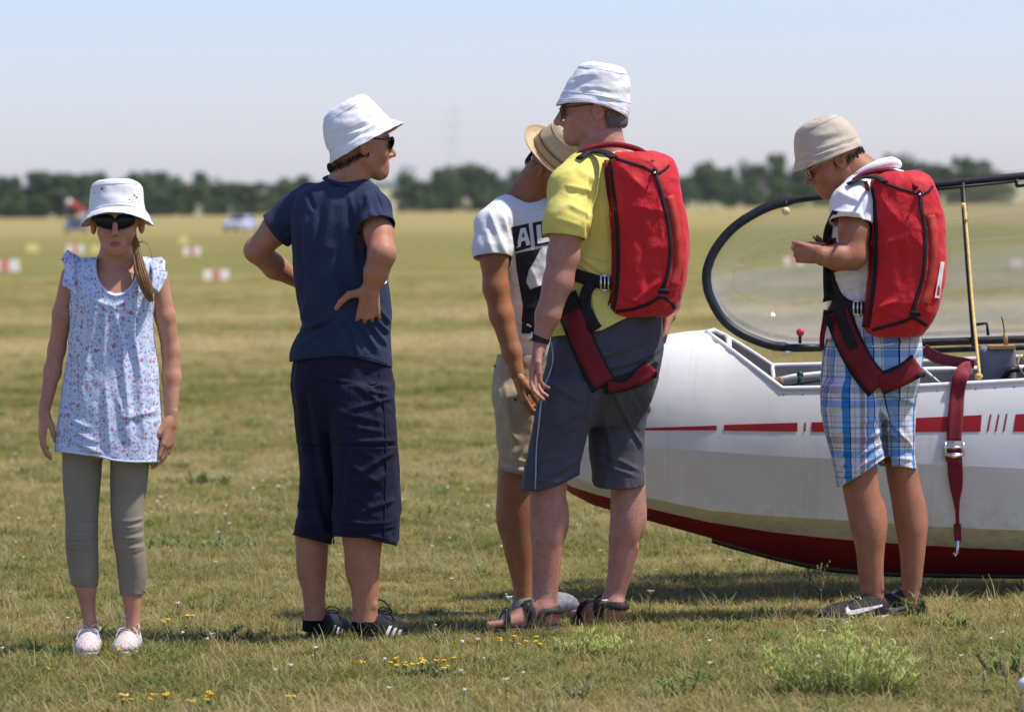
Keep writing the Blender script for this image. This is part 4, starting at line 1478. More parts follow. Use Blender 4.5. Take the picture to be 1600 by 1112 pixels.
def shoe(P, heel, fwd, Ln, M_up, M_sole, name='shoe', h=1.0, wd=1.0, collar=True, sole_h=.024, vox=.0034):
    """heel: ground point under the back of the heel; returns the object and a local-frame function"""
    F = unit((fwd[0], fwd[1], 0)); U = np.array([0, 0, 1.0]); L = np.cross(U, F)
    k = Ln/.28
    Rm = np.array([F, L, U])
    def q(f, l, u): return np.asarray(heel, float) + k*f*F + k*l*wd*L + k*u*h*U
    lo = np.min([q(a, b, c) for a in (-.02, .31) for b in (-.07, .07) for c in (0, .15)], 0)
    hi = np.max([q(a, b, c) for a in (-.02, .31) for b in (-.07, .07) for c in (0, .15)], 0)
    fd = Field(lo-.01, hi+.01, vox)
    E = lambda c, r, kk=.03, cut=False: fd.ell(q(*c), [r[0]*k, r[1]*k*wd, r[2]*k*h], Rm, kk, cut)
    E((.048, 0, .052), (.046, .036, .056))
    fd.cone(q(.075, 0, .060), .036*k, q(.185, 0, .036), .030*k, .03)
    E((.150, 0, .036), (.08, .041, .036)); E((.215, 0, .033), (.062, .043, .028)); E((.10, 0, .03), (.08, .036, .034))
    if collar:
        E((.050, 0, .108), (.038, .027, .034), .006, True)
    z0 = heel[2] + sole_h*k*.8
    V, f = fd.mesh(1)
    V, f = trim(V, f, lambda V: z0 - V[:, 2])
    V = wrinkle(V, f, amp=.0012, freq=(40, 40, 40), fine=.0006, seed=3)
    up = obj(name, V, f, M_up, P.root)
    fs = Field(lo-.01, hi+.01, vox)
    for c, r in (((.048, 0, .012), (.050, .0385, .5)), ((.12, 0, .012), (.10, .0385, .5)), ((.205, 0, .012), (.075, .0465, .5))):
        fs.ell(q(*c), [r[0]*k, r[1]*k*wd, r[2]], Rm, .03)
    zz = heel[2]
    fs.put(lambda x, y, z: np.maximum(zz - z, z - (zz + sole_h*k)) * -1 + 0*x + 0*y, lo-.1, hi+.1, .004, True)
    V, f = fs.mesh(1)
    sole = obj('sole', V, f, M_sole, up)
    return up, q, Rm

def laces(P, q, M, parent, bows=True, n=4, f0=.105, f1=.185, u0=.092, u1=.060, hw=.022, r=.0022, k=1.0):
    mb = MB()
    for i in range(n):
        t = i/(n-1)
        f_, u_ = f0+(f1-f0)*t, u0+(u1-u0)*t
        mb.tube(smooth_path([q(f_, -hw, u_-.010), q(f_+.004, 0, u_+.004), q(f_+.008, hw, u_-.010)], 4), r, 6)
        if i < n-1:
            mb.tube(smooth_path([q(f_, -hw, u_-.010), q(f_+.012, 0, u_+.002), q(f_+.025, hw, u_-.018)], 4), r, 6)
    if bows:
        for s in (-1, 1):
            mb.tube(smooth_path([q(f0, 0, u0+.006), q(f0-.008, s*.024, u0+.022), q(f0+.012, s*.046, u0+.012), q(f0+.016, s*.034, u0-.004), q(f0, 0, u0+.006)], 6), r, 6)
            mb.tube(smooth_path([q(f0, 0, u0+.006), q(f0+.02, s*.03, u0+.004), q(f0+.035, s*.046, u0-.028)], 6), r, 6)
    return mb.out('laces', M, parent)

def strands(name, roots, M, parent, r=.0012, sides=4):
    mb = MB()
    for pts in roots:
        Q = smooth_path(pts, 4)
        mb.tube(Q, np.linspace(r, r*.4, len(Q)), sides, caps=False)
    return mb.out(name, M, parent)

def lens_pair(P, h, k, M_lens, M_frame, parent, w=.027, hh=.019, wrap=.55, front=.098, up=.004, rim=.0018, half_rim=False, gap=.0335):
    gl_ = MB()
    root = None
    frame = MB()
    for s in (-1, 1):
        rows = []
        for v in np.linspace(-1, 1, 9):
            r_ = []
            for u in np.linspace(-1, 1, 11):
                # super-elliptic outline, wrapped round the face
                sc = (1 - abs(v)**2.6 * .30)
                l = s*gap + u*w*sc
                z = up + v*hh*(1 - .22*max(0, u*s)) + .003*u*s
                f = front - wrap*3.6*l*l - .004*v*v
                r_.append(h(f, l, z))
            rows.append(r_)
        G = np.array(rows)
        o = sheet('lens', G, .0022, M_lens, parent)
        edge = list(G[-1]) if half_rim else list(G[-1]) + list(G[::-1, -1]) + list(G[0][::-1]) + list(G[:, 0])
        frame.tube(edge, rim, 6)
        frame.tube(smooth_path([h(front - wrap*3.6*(gap+w)**2, s*(gap+w*.98), up+.009), h(.05, s*.071, up+.010), h(.0, s*.080, up+.010), h(-.02, s*.082, up-.002)], 5), rim*1.15, 6, flat=1)
    frame.tube(smooth_path([h(front-.002, -.010, up+.006), h(front+.003, 0, up+.008), h(front-.002, .010, up+.006)], 4), rim*1.2, 6)
    return frame.out('glasses_frame', M_frame, parent)

M_dark = mat('dark_lens', (0.003, 0.003, 0.004), 0.2, spec=0.25)
M_dframe = mat('dark_frame', (0.02, 0.012, 0.010), 0.35)
M_cleargl = bpy.data.materials.new('tinted_lens'); M_cleargl.use_nodes = True
_b = M_cleargl.node_tree.nodes['Principled BSDF']
_b.inputs['Base Color'].default_value = (0.16, 0.13, 0.09, 1); _b.inputs['Alpha'].default_value = 0.55; _b.inputs['Roughness'].default_value = 0.3; _b.inputs['Specular IOR Level'].default_value = 0.0
M_whitehat = cloth('hat_white_cotton', (0.82, 0.82, 0.82), (0.78, 0.78, 0.79), weave=700, crum=0.22)
def white_print(g, tc):
    mp = g.n('ShaderNodeMapping'); mp.inputs['Scale'].default_value = (30, 30, 30); g.l(tc, mp.inputs[0])
    vo = g.n('ShaderNodeTexVoronoi'); vo.inputs['Scale'].default_value = 1.0; g.l(mp.outputs[0], vo.inputs['Vector'])
    return g.mix(g.math('MULTIPLY', g.ramp(vo.outputs['Distance'], [(0.05, (1,)*3), (0.11, (0,)*3)]), 0.0), (0.82, 0.82, 0.83), (0.2, 0.2, 0.25))

def body_obj(P, fd, M, lips=None, smooth=1, extra=()):
    V, f = fd.mesh(smooth)
    V, f = keep_main(V, f)
    for e in FINE:
        v2, f2 = keep_main(*e.mesh(1))
        f = np.vstack([f, f2 + len(V)]); V = np.vstack([V, v2])
    FINE.clear()
    o = obj('body', V, f, M, P.root)
    if lips is not None:
        h, Rm, k = lips
        loc = (V - h(0, 0, 0)) @ Rm.T / k
        q = (loc[:, 1]/.0190)**2 + ((loc[:, 2]+.0678)/.0102)**2
        lp = np.clip((1.15 - q)/.4, 0, 1) * (loc[:, 0] > .08)
        br = np.zeros(len(V))
        for s in (-1, 1):
            q = ((loc[:, 1]-s*.034)/.021)**2 + ((loc[:, 2]-.026+.10*np.abs(loc[:, 1]-s*.03))/.0050)**2
            br = np.maximum(br, np.clip((1.2-q)/.5, 0, 1) * (loc[:, 0] > .06) * .85)
        for nm, arr in (('lip', lp), ('brow', br)):
            o.data.attributes.new(nm, 'FLOAT', 'POINT').data.foreach_set('value', arr.astype(np.float32))
    return o

def keep_main(V, f):
    """drop stray crumbs: keep the largest connected piece"""
    n = len(V)
    lab = np.arange(n)
    for _ in range(400):
        m_ = lab[f].min(1)
        new = lab.copy()
        for i in range(4):
            np.minimum.at(new, f[:, i], m_)
        new = new[new]; new = new[new]; new = new[new]
        if (new == lab).all():
            break
        lab = new
    u, c = np.unique(lab, return_counts=True)
    big = u[np.argmax(c)]
    f = f[lab[f[:, 0]] == big]
    return compact(V, f)

# ================================================================== the girl in the flowered tunic
P = Person(172, 14.03, 'girl in a white sun hat, dark sunglasses, flowered sleeveless tunic and khaki leggings')
SK = skin('skin_girl', (0.56, 0.285, 0.180), (0.48, 0.220, 0.130), hair=0.0, mottle=.4)
fd = P.field(40, 270, 300, 1040, .0048, -.24, .22)
hd = P.p(183, 348, -.01)
h, Rm = head(fd, hd, (0.02, -1, -.02), (0, 0.02, 1), .97, neck=(P.p(178, 440, .02), P.r(30), P.r(22)), jaw=.80, chin=-.086, nose=.84)
# chest and trunk, then arms and legs
T_ROWS = [(402, 122, 232, .02, .050), (416, 106, 250, .015, .065), (440, 104, 250, .005, .082), (470, 107, 243, .0, .092), (500, 109, 239, 0, .094), (540, 107, 242, 0, .094), (580, 101, 247, 0, .10), (620, 95, 250, 0, .108), (660, 90, 253, 0, .114), (690, 87, 253, 0, .118), (735, 83, 253, 0, .122)]
CH = [(418, 132, 228, .025, .045), (425, 120, 240, .015, .060), (440, 112, 244, .01, .072), (462, 114, 240, 0, .080), (490, 118, 232, 0, .082), (540, 122, 228, 0, .078), (600, 116, 234, 0, .085), (665, 104, 238, 0, .09), (690, 112, 226, 0, .07)]
fd.loft(P.rows(CH), .02, 2.2)
fd.cone(P.p(140, 424, .02), P.r(12), P.p(172, 408, .02), P.r(14), .03); fd.cone(P.p(222, 428, .02), P.r(12), P.p(188, 410, .02), P.r(14), .03)
fd.chain(P.ch([(112, 432, 17, .02), (98, 490, 15.5, .02), (89, 545, 13.5, .03), (82, 580, 13.5, .02), (70, 640, 8.8, -.01)]), .015)
fd.chain(P.ch([(246, 438, 17.5, .02), (258, 495, 15.5, .02), (267, 548, 14, .03), (268, 590, 14.5, .02), (267, 655, 9.2, -.01)]), .015)
hand(fd, P.p(69, 642, -.01), P.p(60, 705, -.03) - P.p(69, 642, -.01), (1, .3, 0), (.35, -1, 0), .86, (.18, .32, .38), .22, (.72, .30, .38))
hand(fd, P.p(267, 657, -.01), P.p(260, 722, -.03) - P.p(267, 657, -.01), (-1, .4, 0), (-.55, -1, 0), .90, (.20, .35, .35), .16, (.72, .42, .25))
LL = [(690, 97, 161, 0, .072), (720, 97, 160, 0, .07), (760, 98, 157, 0, .064), (800, 102, 154, -.005, .056), (840, 102, 153, -.005, .052), (870, 104, 154, .005, .053), (900, 109, 154, .01, .048), (918, 114, 153, .01, .042), (950, 124, 151, .008, .033), (975, 128, 154, .005, .031), (996, 130, 154, .005, .030)]
RL = [(690, 172, 235, 0, .072), (720, 172, 234, 0, .07), (760, 172, 230, 0, .064), (800, 173, 225, -.01, .056), (840, 176, 225, -.01, .052), (870, 181, 228, .0, .053), (900, 184, 230, .008, .048), (930, 188, 224, .01, .042), (960, 193, 221, .008, .033), (985, 195, 221, .005, .031), (1003, 197, 219, .005, .030)]
for Lg in (LL, RL):
    fd.loft(P.rows(Lg), .015, 2.0, grow=-.004)
body = body_obj(P, fd, SK, (h, Rm, .97))
# leggings
M_leg = cloth('leggings_khaki', (0.30, 0.255, 0.190), (0.26, 0.22, 0.16), weave=1100, crum=.12, rough=.8)
fl = P.field(70, 640, 270, 950, .0045, -.2, .2)
for Lg in (LL, RL):
    fl.loft(P.rows(Lg[:-3]), .004, 2.0)
fl.loft(P.rows([(640, 108, 236, 0, .10), (690, 101, 234, 0, .09), (715, 108, 226, 0, .07)]), .012)
def hem2(xm, a, b):
    return lambda V: np.where(proj(V)[0] < xm, P.hem(a)(V), P.hem(b)(V))
kn = []
for k_ in range(7):
    kn.append((102, 812+k_*7, 152, 809+k_*7+3*(k_ % 2), 2.4, 2.6, 3))
    kn.append((178, 812+k_*8, 226, 808+k_*8+4*(k_ % 2), 2.6, 2.8, 4))
garment('leggings', fl, [hem2(168, [(90, 914), (160, 917)], [(170, 932), (240, 929)])], M_leg, P.root, creases=kn, amp=.0007, fine=.0002, freq=(20, 20, 20))
# tunic
def flowers(g, tc):
    def layer(scale, thr, rnd, seed):
        mp = g.n('ShaderNodeMapping'); mp.inputs['Location'].default_value = (seed, seed*2.3, seed*.7); mp.inputs['Scale'].default_value = (1, .55, 1); g.l(tc, mp.inputs[0])
        nz = g.n('ShaderNodeTexNoise'); nz.inputs['Scale'].default_value = scale*1.7; g.l(mp.outputs[0], nz.inputs['Vector'])
        vadd = g.n('ShaderNodeMix', data_type='VECTOR'); vadd.inputs[0].default_value = .012
        g.l(mp.outputs[0], vadd.inputs[4]); g.l(nz.outputs['Color'], vadd.inputs[5])
        vo = g.n('ShaderNodeTexVoronoi'); vo.inputs['Scale'].default_value = scale; g.l(vadd.outputs[1], vo.inputs['Vector'])
        sx = g.n('ShaderNodeSeparateColor'); g.l(vo.outputs['Color'], sx.inputs[0])
        on = g.math('MULTIPLY', g.math('LESS_THAN', vo.outputs['Distance'], thr), g.math('LESS_THAN', sx.outputs[0], rnd))
        return on, sx.outputs[1]
    base = g.mix(g.ramp(g.noise(tc, 10.0), [(0.35, (0,)*3), (0.65, (1,)*3)]), (0.60, 0.68, 0.83), (0.53, 0.61, 0.78))
    a, ra = layer(120, .40, .72, 1.0)
    c = g.mix(g.math('MULTIPLY', a, .72), base, g.ramp(ra, [(0.0, (.16, .17, .32)), (.5, (.26, .30, .46)), (1, (.30, .22, .34))]))
    b, rb = layer(85, .36, .5, 4.1)
    c = g.mix(g.math('MULTIPLY', b, .78), c, g.ramp(rb, [(0.0, (.45, .10, .15)), (.5, (.42, .16, .22)), (1, (.22, .18, .36))]))
    d, rd = layer(34, .24, .3, 7.7)
    c = g.mix(g.math('MULTIPLY', d, .70), c, (.46, .10, .13))
    return c
M_tun = cloth('tunic_flowered_cotton', flowers, crum=.3)
ft = P.field(70, 380, 280, 750, .0040, -.2, .2)
ft.loft(P.rows(T_ROWS), .01, 2.3)
neck = region(ell_cut(P.p(180, 388, -.10), (P.r(38), .15, P.r(73))), lambda V: V[:, 1] < P.Y + .03)
neckb = ell_cut(P.p(180, 388, .06), (P.r(37), .12, P.r(32)))
armL = ell_cut(P.p(100, 446, .01), (P.r(15), .10, P.r(46)))
armR = ell_cut(P.p(256, 452, .01), (P.r(16), .10, P.r(46)))
cr_t = [(178, 482, 196, 560, 4, 4), (166, 480, 160, 570, 4, 4), (200, 480, 222, 600, 5, 5), (150, 478, 132, 590, 5, 4), (210, 520, 226, 690, 6, 4), (186, 500, 205, 690, 6, 6), (140, 560, 118, 640, 6, 5), (165, 600, 172, 700, 6, 5),
        (95, 650, 150, 690, 4, 6, 5), (92, 670, 160, 708, 4, 6, 4), (100, 640, 140, 668, 4, 5, 4), (190, 655, 246, 640, 5, 4), (185, 620, 200, 690, 5, 5), (120, 500, 112, 640, 5, 4), (232, 480, 246, 640, 5, -4),
        (140, 462, 176, 478, 3, 4, 3), (216, 455, 180, 478, 3, 4, -3), (135, 475, 215, 480, 2.5, 3, 5)]
tunic = garment('tunic', ft, [P.hem([(70, 704), (95, 706), (150, 713), (175, 719), (210, 723), (260, 722)]), neck, neckb, armL, armR], M_tun, P.root, creases=cr_t, amp=.0032, freq=(17, 17, 4.5), seed=4, fine=.0008)
# neckline edging and under-bust seam as sewn trim
M_trim = cloth('tunic_piping', (0.74, 0.80, 0.90))
band('neck_edging', [(144, 402), (149, 428), (160, 448), (178, 460), (197, 455), (210, 440), (217, 420)], 3.5, [tunic, body], M_trim, P.root, off=.003, thick=.002, cross=3)
band('hem_edging', [(86, 703), (120, 707), (150, 711), (176, 718), (210, 721), (248, 720)], 3, [tunic], M_trim, P.root, off=.0025, thick=.002, cross=3)
# fluttering cap sleeves
def ruffle(pts, out, seed):
    Q = smooth_path(pts, 10); O = smooth_path(out, 10)
    n = len(Q); rows = []
    for i in range(n):
        t = i/(n-1)
        r_ = []
        for j, e in enumerate(np.linspace(0, 1, 7)):
            w = math.sin(t*math.pi*7 + seed)*.010*e + math.sin(t*math.pi*15+seed*2)*.003*e
            q = Q[i]*(1-e) + O[i]*e
            r_.append(q + np.array([w*.5, -abs(w)*.4 + w*.6, w]))
        rows.append(r_)
    return sheet('cap_sleeve', np.array(rows), .0015, M_tun, P.root)
ruffle([P.p(122, 462, -.085), P.p(116, 440, -.075), P.p(118, 412, -.04), P.p(126, 402, .015), P.p(116, 410, .065), P.p(116, 440, .09)],
       [P.p(112, 462, -.088), P.p(101, 440, -.070), P.p(99, 405, -.045), P.p(104, 394, .015), P.p(98, 404, .07), P.p(102, 440, .095)], .5)
ruffle([P.p(231, 460, -.085), P.p(237, 440, -.078), P.p(236, 418, -.04), P.p(228, 405, .015), P.p(236, 412, .065), P.p(236, 440, .09)],
       [P.p(243, 462, -.090), P.p(255, 444, -.080), P.p(262, 418, -.045), P.p(250, 405, .015), P.p(258, 412, .07), P.p(252, 440, .095)], 2.0)
# sun hat
hat = bucket_hat(P, P.p(183, 344, -.012), (0, .12, 1), (0, -1, 0), [(.128, .004, .004, .008), (.128, .045, .045, .008), (.122, .070, .068, .006), (.108, .083, .080, .003), (.075, .092, .0865, 0), (.045, .096, .089, 0), (.030, .100, .092, 0), (.016, .113, .104, .003), (-.004, .130, .118, .006)], M_whitehat, 3, wave=.015, wphase=math.pi/2, amp=.003)
decal('hat_print', [[(209, 303), (212, 305), (210, 307)], [(212, 307), (216, 308), (213, 310)], [(200, 312), (203, 311), (203, 313)], [(158, 293), (161, 294), (160, 297), (157, 296)], [(205, 314), (208, 315), (206, 316)], [(147, 300), (149, 301), (148, 303)]], [hat], mat('print_grey', (0.12, 0.12, 0.18), .8), P.root, .0015, 2)
band('hat_seam', [(139, 334), (150, 325), (170, 320), (185, 319), (205, 321), (218, 326), (225, 334)], 1.6, [hat], M_whitehat, P.root, off=.0022, thick=.0015, cross=3)
lens_pair(P, h, .97, M_dark, M_dframe, P.root, w=.0315, hh=.0225, wrap=.62, front=.105, up=.007)
# pony tail over the shoulder
M_hair = mat('hair_fair', (0.36, 0.20, 0.075), 0.5, (0.22, 0.115, 0.04), 30, spec=.4, stretch=(40, 40, 3))
rg = random.Random(5)
rt = []
for i in range(170):
    a, q = rg.uniform(0, 6.28), math.sqrt(rg.random())
    path = []
    for (x, y, r_, dy) in ((209, 366, 3, -.02), (213, 385, 5.5, -.045), (217, 410, 7.5, -.07), (224, 435, 10, -.095), (231, 455, 9, -.102), (236, 470, 4.5, -.102)):
        j = rg.uniform(.8, 1.15)
        path.append(P.p(x + math.cos(a)*r_*q*j, y, dy + math.sin(a)*P.r(r_)*q*.8) + np.array([0, 0, rg.uniform(-.004, .004)]))
    rt.append(path[:rg.choice((5, 6, 6))])
for i in range(0):
    rt.append([P.p(210, 362, -.01), P.p(222+rg.uniform(-4, 8), 372+rg.uniform(-8, 8), -.03), P.p(228+rg.uniform(-8, 14), 395+rg.uniform(-20, 20), -.05)])
strands('pony_tail', rt, M_hair, P.root, .0014)
rt = [[P.p(214, 378, -.04), P.p(226+2*i, 376+3*i, -.05), P.p(234+3*i, 384+14*i, -.05)] for i in range(4)]
strands('stray_hair', rt, M_hair, P.root, .0006)
rt = []
for i in range(60):
    s = -1 if i % 2 else 1
    u = rg.uniform(-1, 1)
    rt.append([h(.02+.05*u*.5, s*.074, .045), h(.0+.04*u, s*.081, .01), h(-.025, s*.079, -.008+.01*u)])
strands('side_hair', rt, M_hair, P.root, .0016)
# shoes
M_shoe = mat('canvas_pink', (0.66, 0.60, 0.57), .85, (0.52, 0.36, 0.33), 170, bump=.25, bscale=700, lo=.45, hi=.6)
M_rub = mat('rubber_white', (0.62, 0.60, 0.55), .7, (0.45, 0.42, 0.36), 25)
M_lace = mat('lace_white', (0.70, 0.68, 0.65), .85)
for px, fx, dh in ((143, .05, 0), (208, -.04, .02)):
    hp = gp(px, P.Y + .055 + dh)
    up, q, _ = shoe(P, hp + np.array([0, 0, .004]), (fx - .04, -1), .225, M_shoe, M_rub, wd=1.02, h=1.05, vox=.0028)
    laces(P, q, M_lace, up, r=.0018)
mb = MB(); mb.ball(P.p(276, 716, -.045), .0028, 8, 6); mb.out('ring', M_chrome, P.root)

# ================================================================== the boy in the blue T-shirt, hands on hips
P = Person(545, 14.33, 'person in a navy T-shirt and dark blue shorts, hands on hips, back to the camera')
SK = skin('skin_blue_shirt', (0.50, 0.235, 0.140), (0.42, 0.180, 0.102))
fd = P.field(370, 140, 640, 1010, .0048, -.33, .33)
hd = P.p(562, 226, .01)
h, Rm = head(fd, hd, (.93, .36, -.02), (-.02, .02, 1), 1.0, neck=(P.p(538, 296, .0), P.r(31), P.r(26)), jaw=1.0)
TS = [(281, 512, 566, .0, .050), (288, 492, 578, .0, .070), (298, 472, 588, .0, .090), (315, 460, 597, .0, .105), (345, 455, 600, .0, .118), (380, 457, 601, .0, .122), (420, 459, 604, .0, .122), (460, 463, 609, .0, .122), (490, 470, 612, .0, .122), (508, 473, 610, 0, .122), (525, 463, 609, 0, .132), (550, 454, 611, 0, .140), (585, 452, 613, 0, .145)]
fd.loft(P.rows(TS), .02, 2.3, grow=-.022)
RA = [(578, 322, 22, -.06), (592, 365, 22, -.12), (597, 396, 21, -.17), (588, 425, 18.5, -.16), (580, 449, 13.5, -.145)]
LA = [(474, 322, 24, .07), (432, 358, 23, .09), (401, 391, 19, .11), (430, 417, 18.5, .17), (462, 436, 13, .21)]
fd.chain(P.ch(RA), .018); fd.chain(P.ch(LA), .018)
W = P.p(579, 450, -.148)
hand(fd, W, P.p(576, 494, -.135) - W, (.1, 1, .1), (-1, -.1, .1), 1.06, (.75, .75, .5), .7, (.28, .95, .1), rw=.0265)
W = P.p(464, 438, .21)
hand(fd, W, P.p(500, 470, .17) - W, (.3, -.6, 0), (.1, -.4, .6), .95, (.3, .5, .4), .15)
SH_L = [(600, 456, 545, .04, .11), (640, 458, 535, .045, .105), (680, 462, 528, .05, .10), (720, 467, 526, .05, .095), (760, 468, 525, .05, .092), (800, 464, 523, .05, .092), (850, 455, 523, .05, .095)]
SH_R = [(600, 505, 614, -.03, .115), (640, 512, 618, -.04, .115), (680, 517, 621, -.045, .11), (720, 520, 623, -.045, .105), (760, 522, 625, -.045, .102), (800, 521, 626, -.045, .102), (865, 518, 619, -.045, .105)]
HIP = [(548, 462, 604, 0, .125), (580, 457, 611, 0, .13), (612, 457, 614, 0, .126), (640, 468, 606, 0, .10), (670, 490, 590, 0, .06)]
fd.loft(P.rows(HIP), .03, 2.2, grow=-.02)
CL = [(610, 470, 530, .045, .085), (700, 470, 524, .05, .075), (800, 464, 518, .05, .066), (838, 461, 514, .05, .06), (878, 465, 512, .05, .058), (919, 471, 509, .05, .046), (950, 475, 508, .05, .039), (985, 474, 510, .05, .040)]
CR_ = [(610, 525, 606, -.03, .09), (700, 525, 610, -.045, .085), (800, 533, 602, -.045, .072), (838, 534, 598, -.045, .066), (878, 542, 594, -.045, .062), (919, 548, 592, -.045, .050), (954, 551, 590, -.045, .043), (985, 550, 592, -.045, .044)]
fd.loft(P.rows(CL), .02); fd.loft(P.rows(CR_), .02)
calf(fd, P, 489, 872, .05, 24, (-.7, -.7), (491, 945, .05, 17)); calf(fd, P, 568, 872, -.045, 27, (-.7, -.7), (570, 945, -.045, 20))
body = body_obj(P, fd, SK, (h, Rm, 1.0))
# T-shirt
M_ts = cloth('tshirt_navy', (0.033, 0.044, 0.082), (0.026, 0.035, 0.068), weave=1000)
ft = P.field(380, 260, 640, 600, .0042, -.3, .3)
ft.loft(P.rows(TS), .012, 2.3)
ft.chain(P.ch([(566, 312, 30, -.03), (580, 330, 30, -.07), (588, 358, 29, -.125), (589, 362, 28, -.13)]), .02)
ft.chain(P.ch([(486, 316, 30, .05), (462, 332, 30, .08), (430, 361, 29, .09), (427, 364, 28, .09)]), .02)
d1 = P.p(594, 382, -.15) - P.p(582, 330, -.075)
d2 = P.p(412, 374, .10) - P.p(470, 328, .07)
cuts = [P.hem([(440, 566), (456, 565), (490, 559), (526, 555), (559, 559), (590, 567), (620, 576)]),
        sleeve_cut(P.p(586, 357, -.12), d1, P.r(29)+.014, P.rows(TS)),
        sleeve_cut(P.p(432, 361, .09), d2, P.r(29)+.014, P.rows(TS)),
        ell_cut(P.p(541, 270, .005), (P.r(33), .085, P.r(20)))]
crs = [(480, 300, 492, 330, 4, -5), (478, 330, 482, 470, 5, 6), (500, 318, 494, 440, 6, -5), (520, 300, 505, 400, 7, 4), (545, 300, 556, 345, 5, 5), (556, 345, 562, 420, 5, -7), (572, 302, 584, 345, 5, 5),
       (470, 516, 528, 486, 4, 9, 4), (466, 540, 532, 492, 5, 8, 4), (462, 520, 500, 512, 3, -6), (475, 556, 535, 500, 5, 7), (545, 495, 560, 555, 5, 7), (555, 492, 590, 550, 4.5, 8), (570, 494, 604, 540, 4, 8), (580, 492, 608, 520, 4, 8), (590, 480, 610, 505, 4, 7), (536, 490, 522, 552, 6, 6),
       (500, 430, 470, 500, 6, 5), (530, 380, 540, 470, 8, -5), (465, 330, 425, 352, 4, 3), (462, 345, 440, 372, 4, -3), (590, 320, 600, 350, 4, 3)]
tshirt = garment('tshirt', ft, cuts, M_ts, P.root, creases=crs, amp=.0045, freq=(12, 12, 7), seed=12, fine=.0007)
band('hem_seam', [(458, 561), (490, 555), (526, 550.5), (559, 554), (590, 562), (606, 568)], 1.5, [tshirt], M_ts, P.root, off=.0022, thick=.002, cross=3)
band('sleeve_seam', [(587, 297), (592, 306), (598, 320), (603, 342)], 2, [tshirt], M_ts, P.root, off=.003, thick=.002, cross=3)
decal('shirt_print', [[(600, 436), (604, 433), (605, 441), (601, 444)]], [tshirt], M_whitehat, P.root, .003, 2)
# collar rib
mb = MB()
mb.tube(smooth_path([P.p(506, 279, -.01), P.p(520, 284, -.065), P.p(541, 290, -.078), P.p(560, 292, -.06), P.p(571, 290, -.01), P.p(566, 286, .06), P.p(541, 280, .085), P.p(515, 276, .06), P.p(506, 279, -.01)], 6), .0055, 7, caps=False)
mb.out('collar', M_ts, P.root)
# shorts
M_sh = cloth('shorts_navy', (0.021, 0.020, 0.043), (0.015, 0.015, 0.033), weave=1000, rough=.75)
fs = P.field(430, 530, 650, 880, .0045, -.26, .26)
fs.loft(P.rows(HIP), .02, 2.3, grow=.001); fs.loft(P.rows(SH_L), .016, 2.3); fs.loft(P.rows(SH_R), .016, 2.3)
def sh_hem(V):
    px, py = proj(V)
    return np.where(px < 519, P.hem([(440, 832), (456, 835), (500, 846), (530, 852)])(V), P.hem([(500, 838), (530, 838), (570, 840), (600, 848), (640, 856)])(V))
crs = [(476, 600, 522, 848, 6, -11, 8), (492, 640, 532, 840, 6, 8, 6), (470, 690, 518, 693, 2.2, 6), (470, 697, 520, 700, 2, -6), (545, 640, 612, 622, 4, 5), (540, 665, 600, 675, 4, 4), (560, 740, 615, 705, 4, 5), (532, 765, 580, 790, 5, 5), (560, 800, 618, 780, 4, 5), (466, 760, 510, 770, 4, 4), (464, 790, 512, 785, 4, 5), (500, 590, 560, 600, 4, 4), (520, 640, 600, 660, 5, 4), (530, 690, 620, 688, 2.5, 5), (528, 697, 622, 696, 2, -5), (540, 720, 600, 760, 6, 5), (545, 780, 600, 740, 6, 5), (530, 810, 610, 815, 4, 5, 5), (535, 826, 615, 822, 3, 4, 3), (470, 815, 520, 826, 3, 4), (460, 822, 515, 840, 3, 5), (585, 600, 600, 640, 4, -4), (575, 610, 604, 617, 2.5, 5), (576, 596, 606, 606, 2.5, 4), (548, 705, 540, 800, 5, 5), (480, 640, 500, 760, 8, 5), (470, 700, 500, 720, 5, 4), (556, 600, 610, 640, 5, 4)]
shorts = garment('shorts', fs, [region(lambda V: V[:, 2] - P.p(540, 552, 0)[2], lambda V: V[:, 2] > -9), sh_hem], M_sh, P.root, creases=crs, amp=.0055, freq=(13, 13, 10), seed=21, fine=.0007)
band('leg_seam', [(530, 692), (560, 694), (590, 693), (620, 694)], 2.6, [shorts], M_sh, P.root, off=.004, thick=.004, cross=3)
band('leg_seam', [(466, 690), (480, 692), (500, 695), (516, 699)], 2.2, [shorts], M_sh, P.root, off=.003, thick=.003, cross=3)
band('hem_seam', [(522, 832), (560, 833), (590, 838), (612, 843)], 1.5, [shorts], M_sh, P.root, off=.0025, thick=.002, cross=3)
band('side_seam', [(598, 600), (602, 660), (604, 720), (602, 790), (600, 838)], 1.8, [shorts], M_sh, P.root, off=.003, thick=.003, cross=3)
band('pocket_edge', [(594, 582), (594, 590), (588, 598), (578, 600)], 2.5, [shorts], M_sh, P.root, off=.004, thick=.004, cross=3)
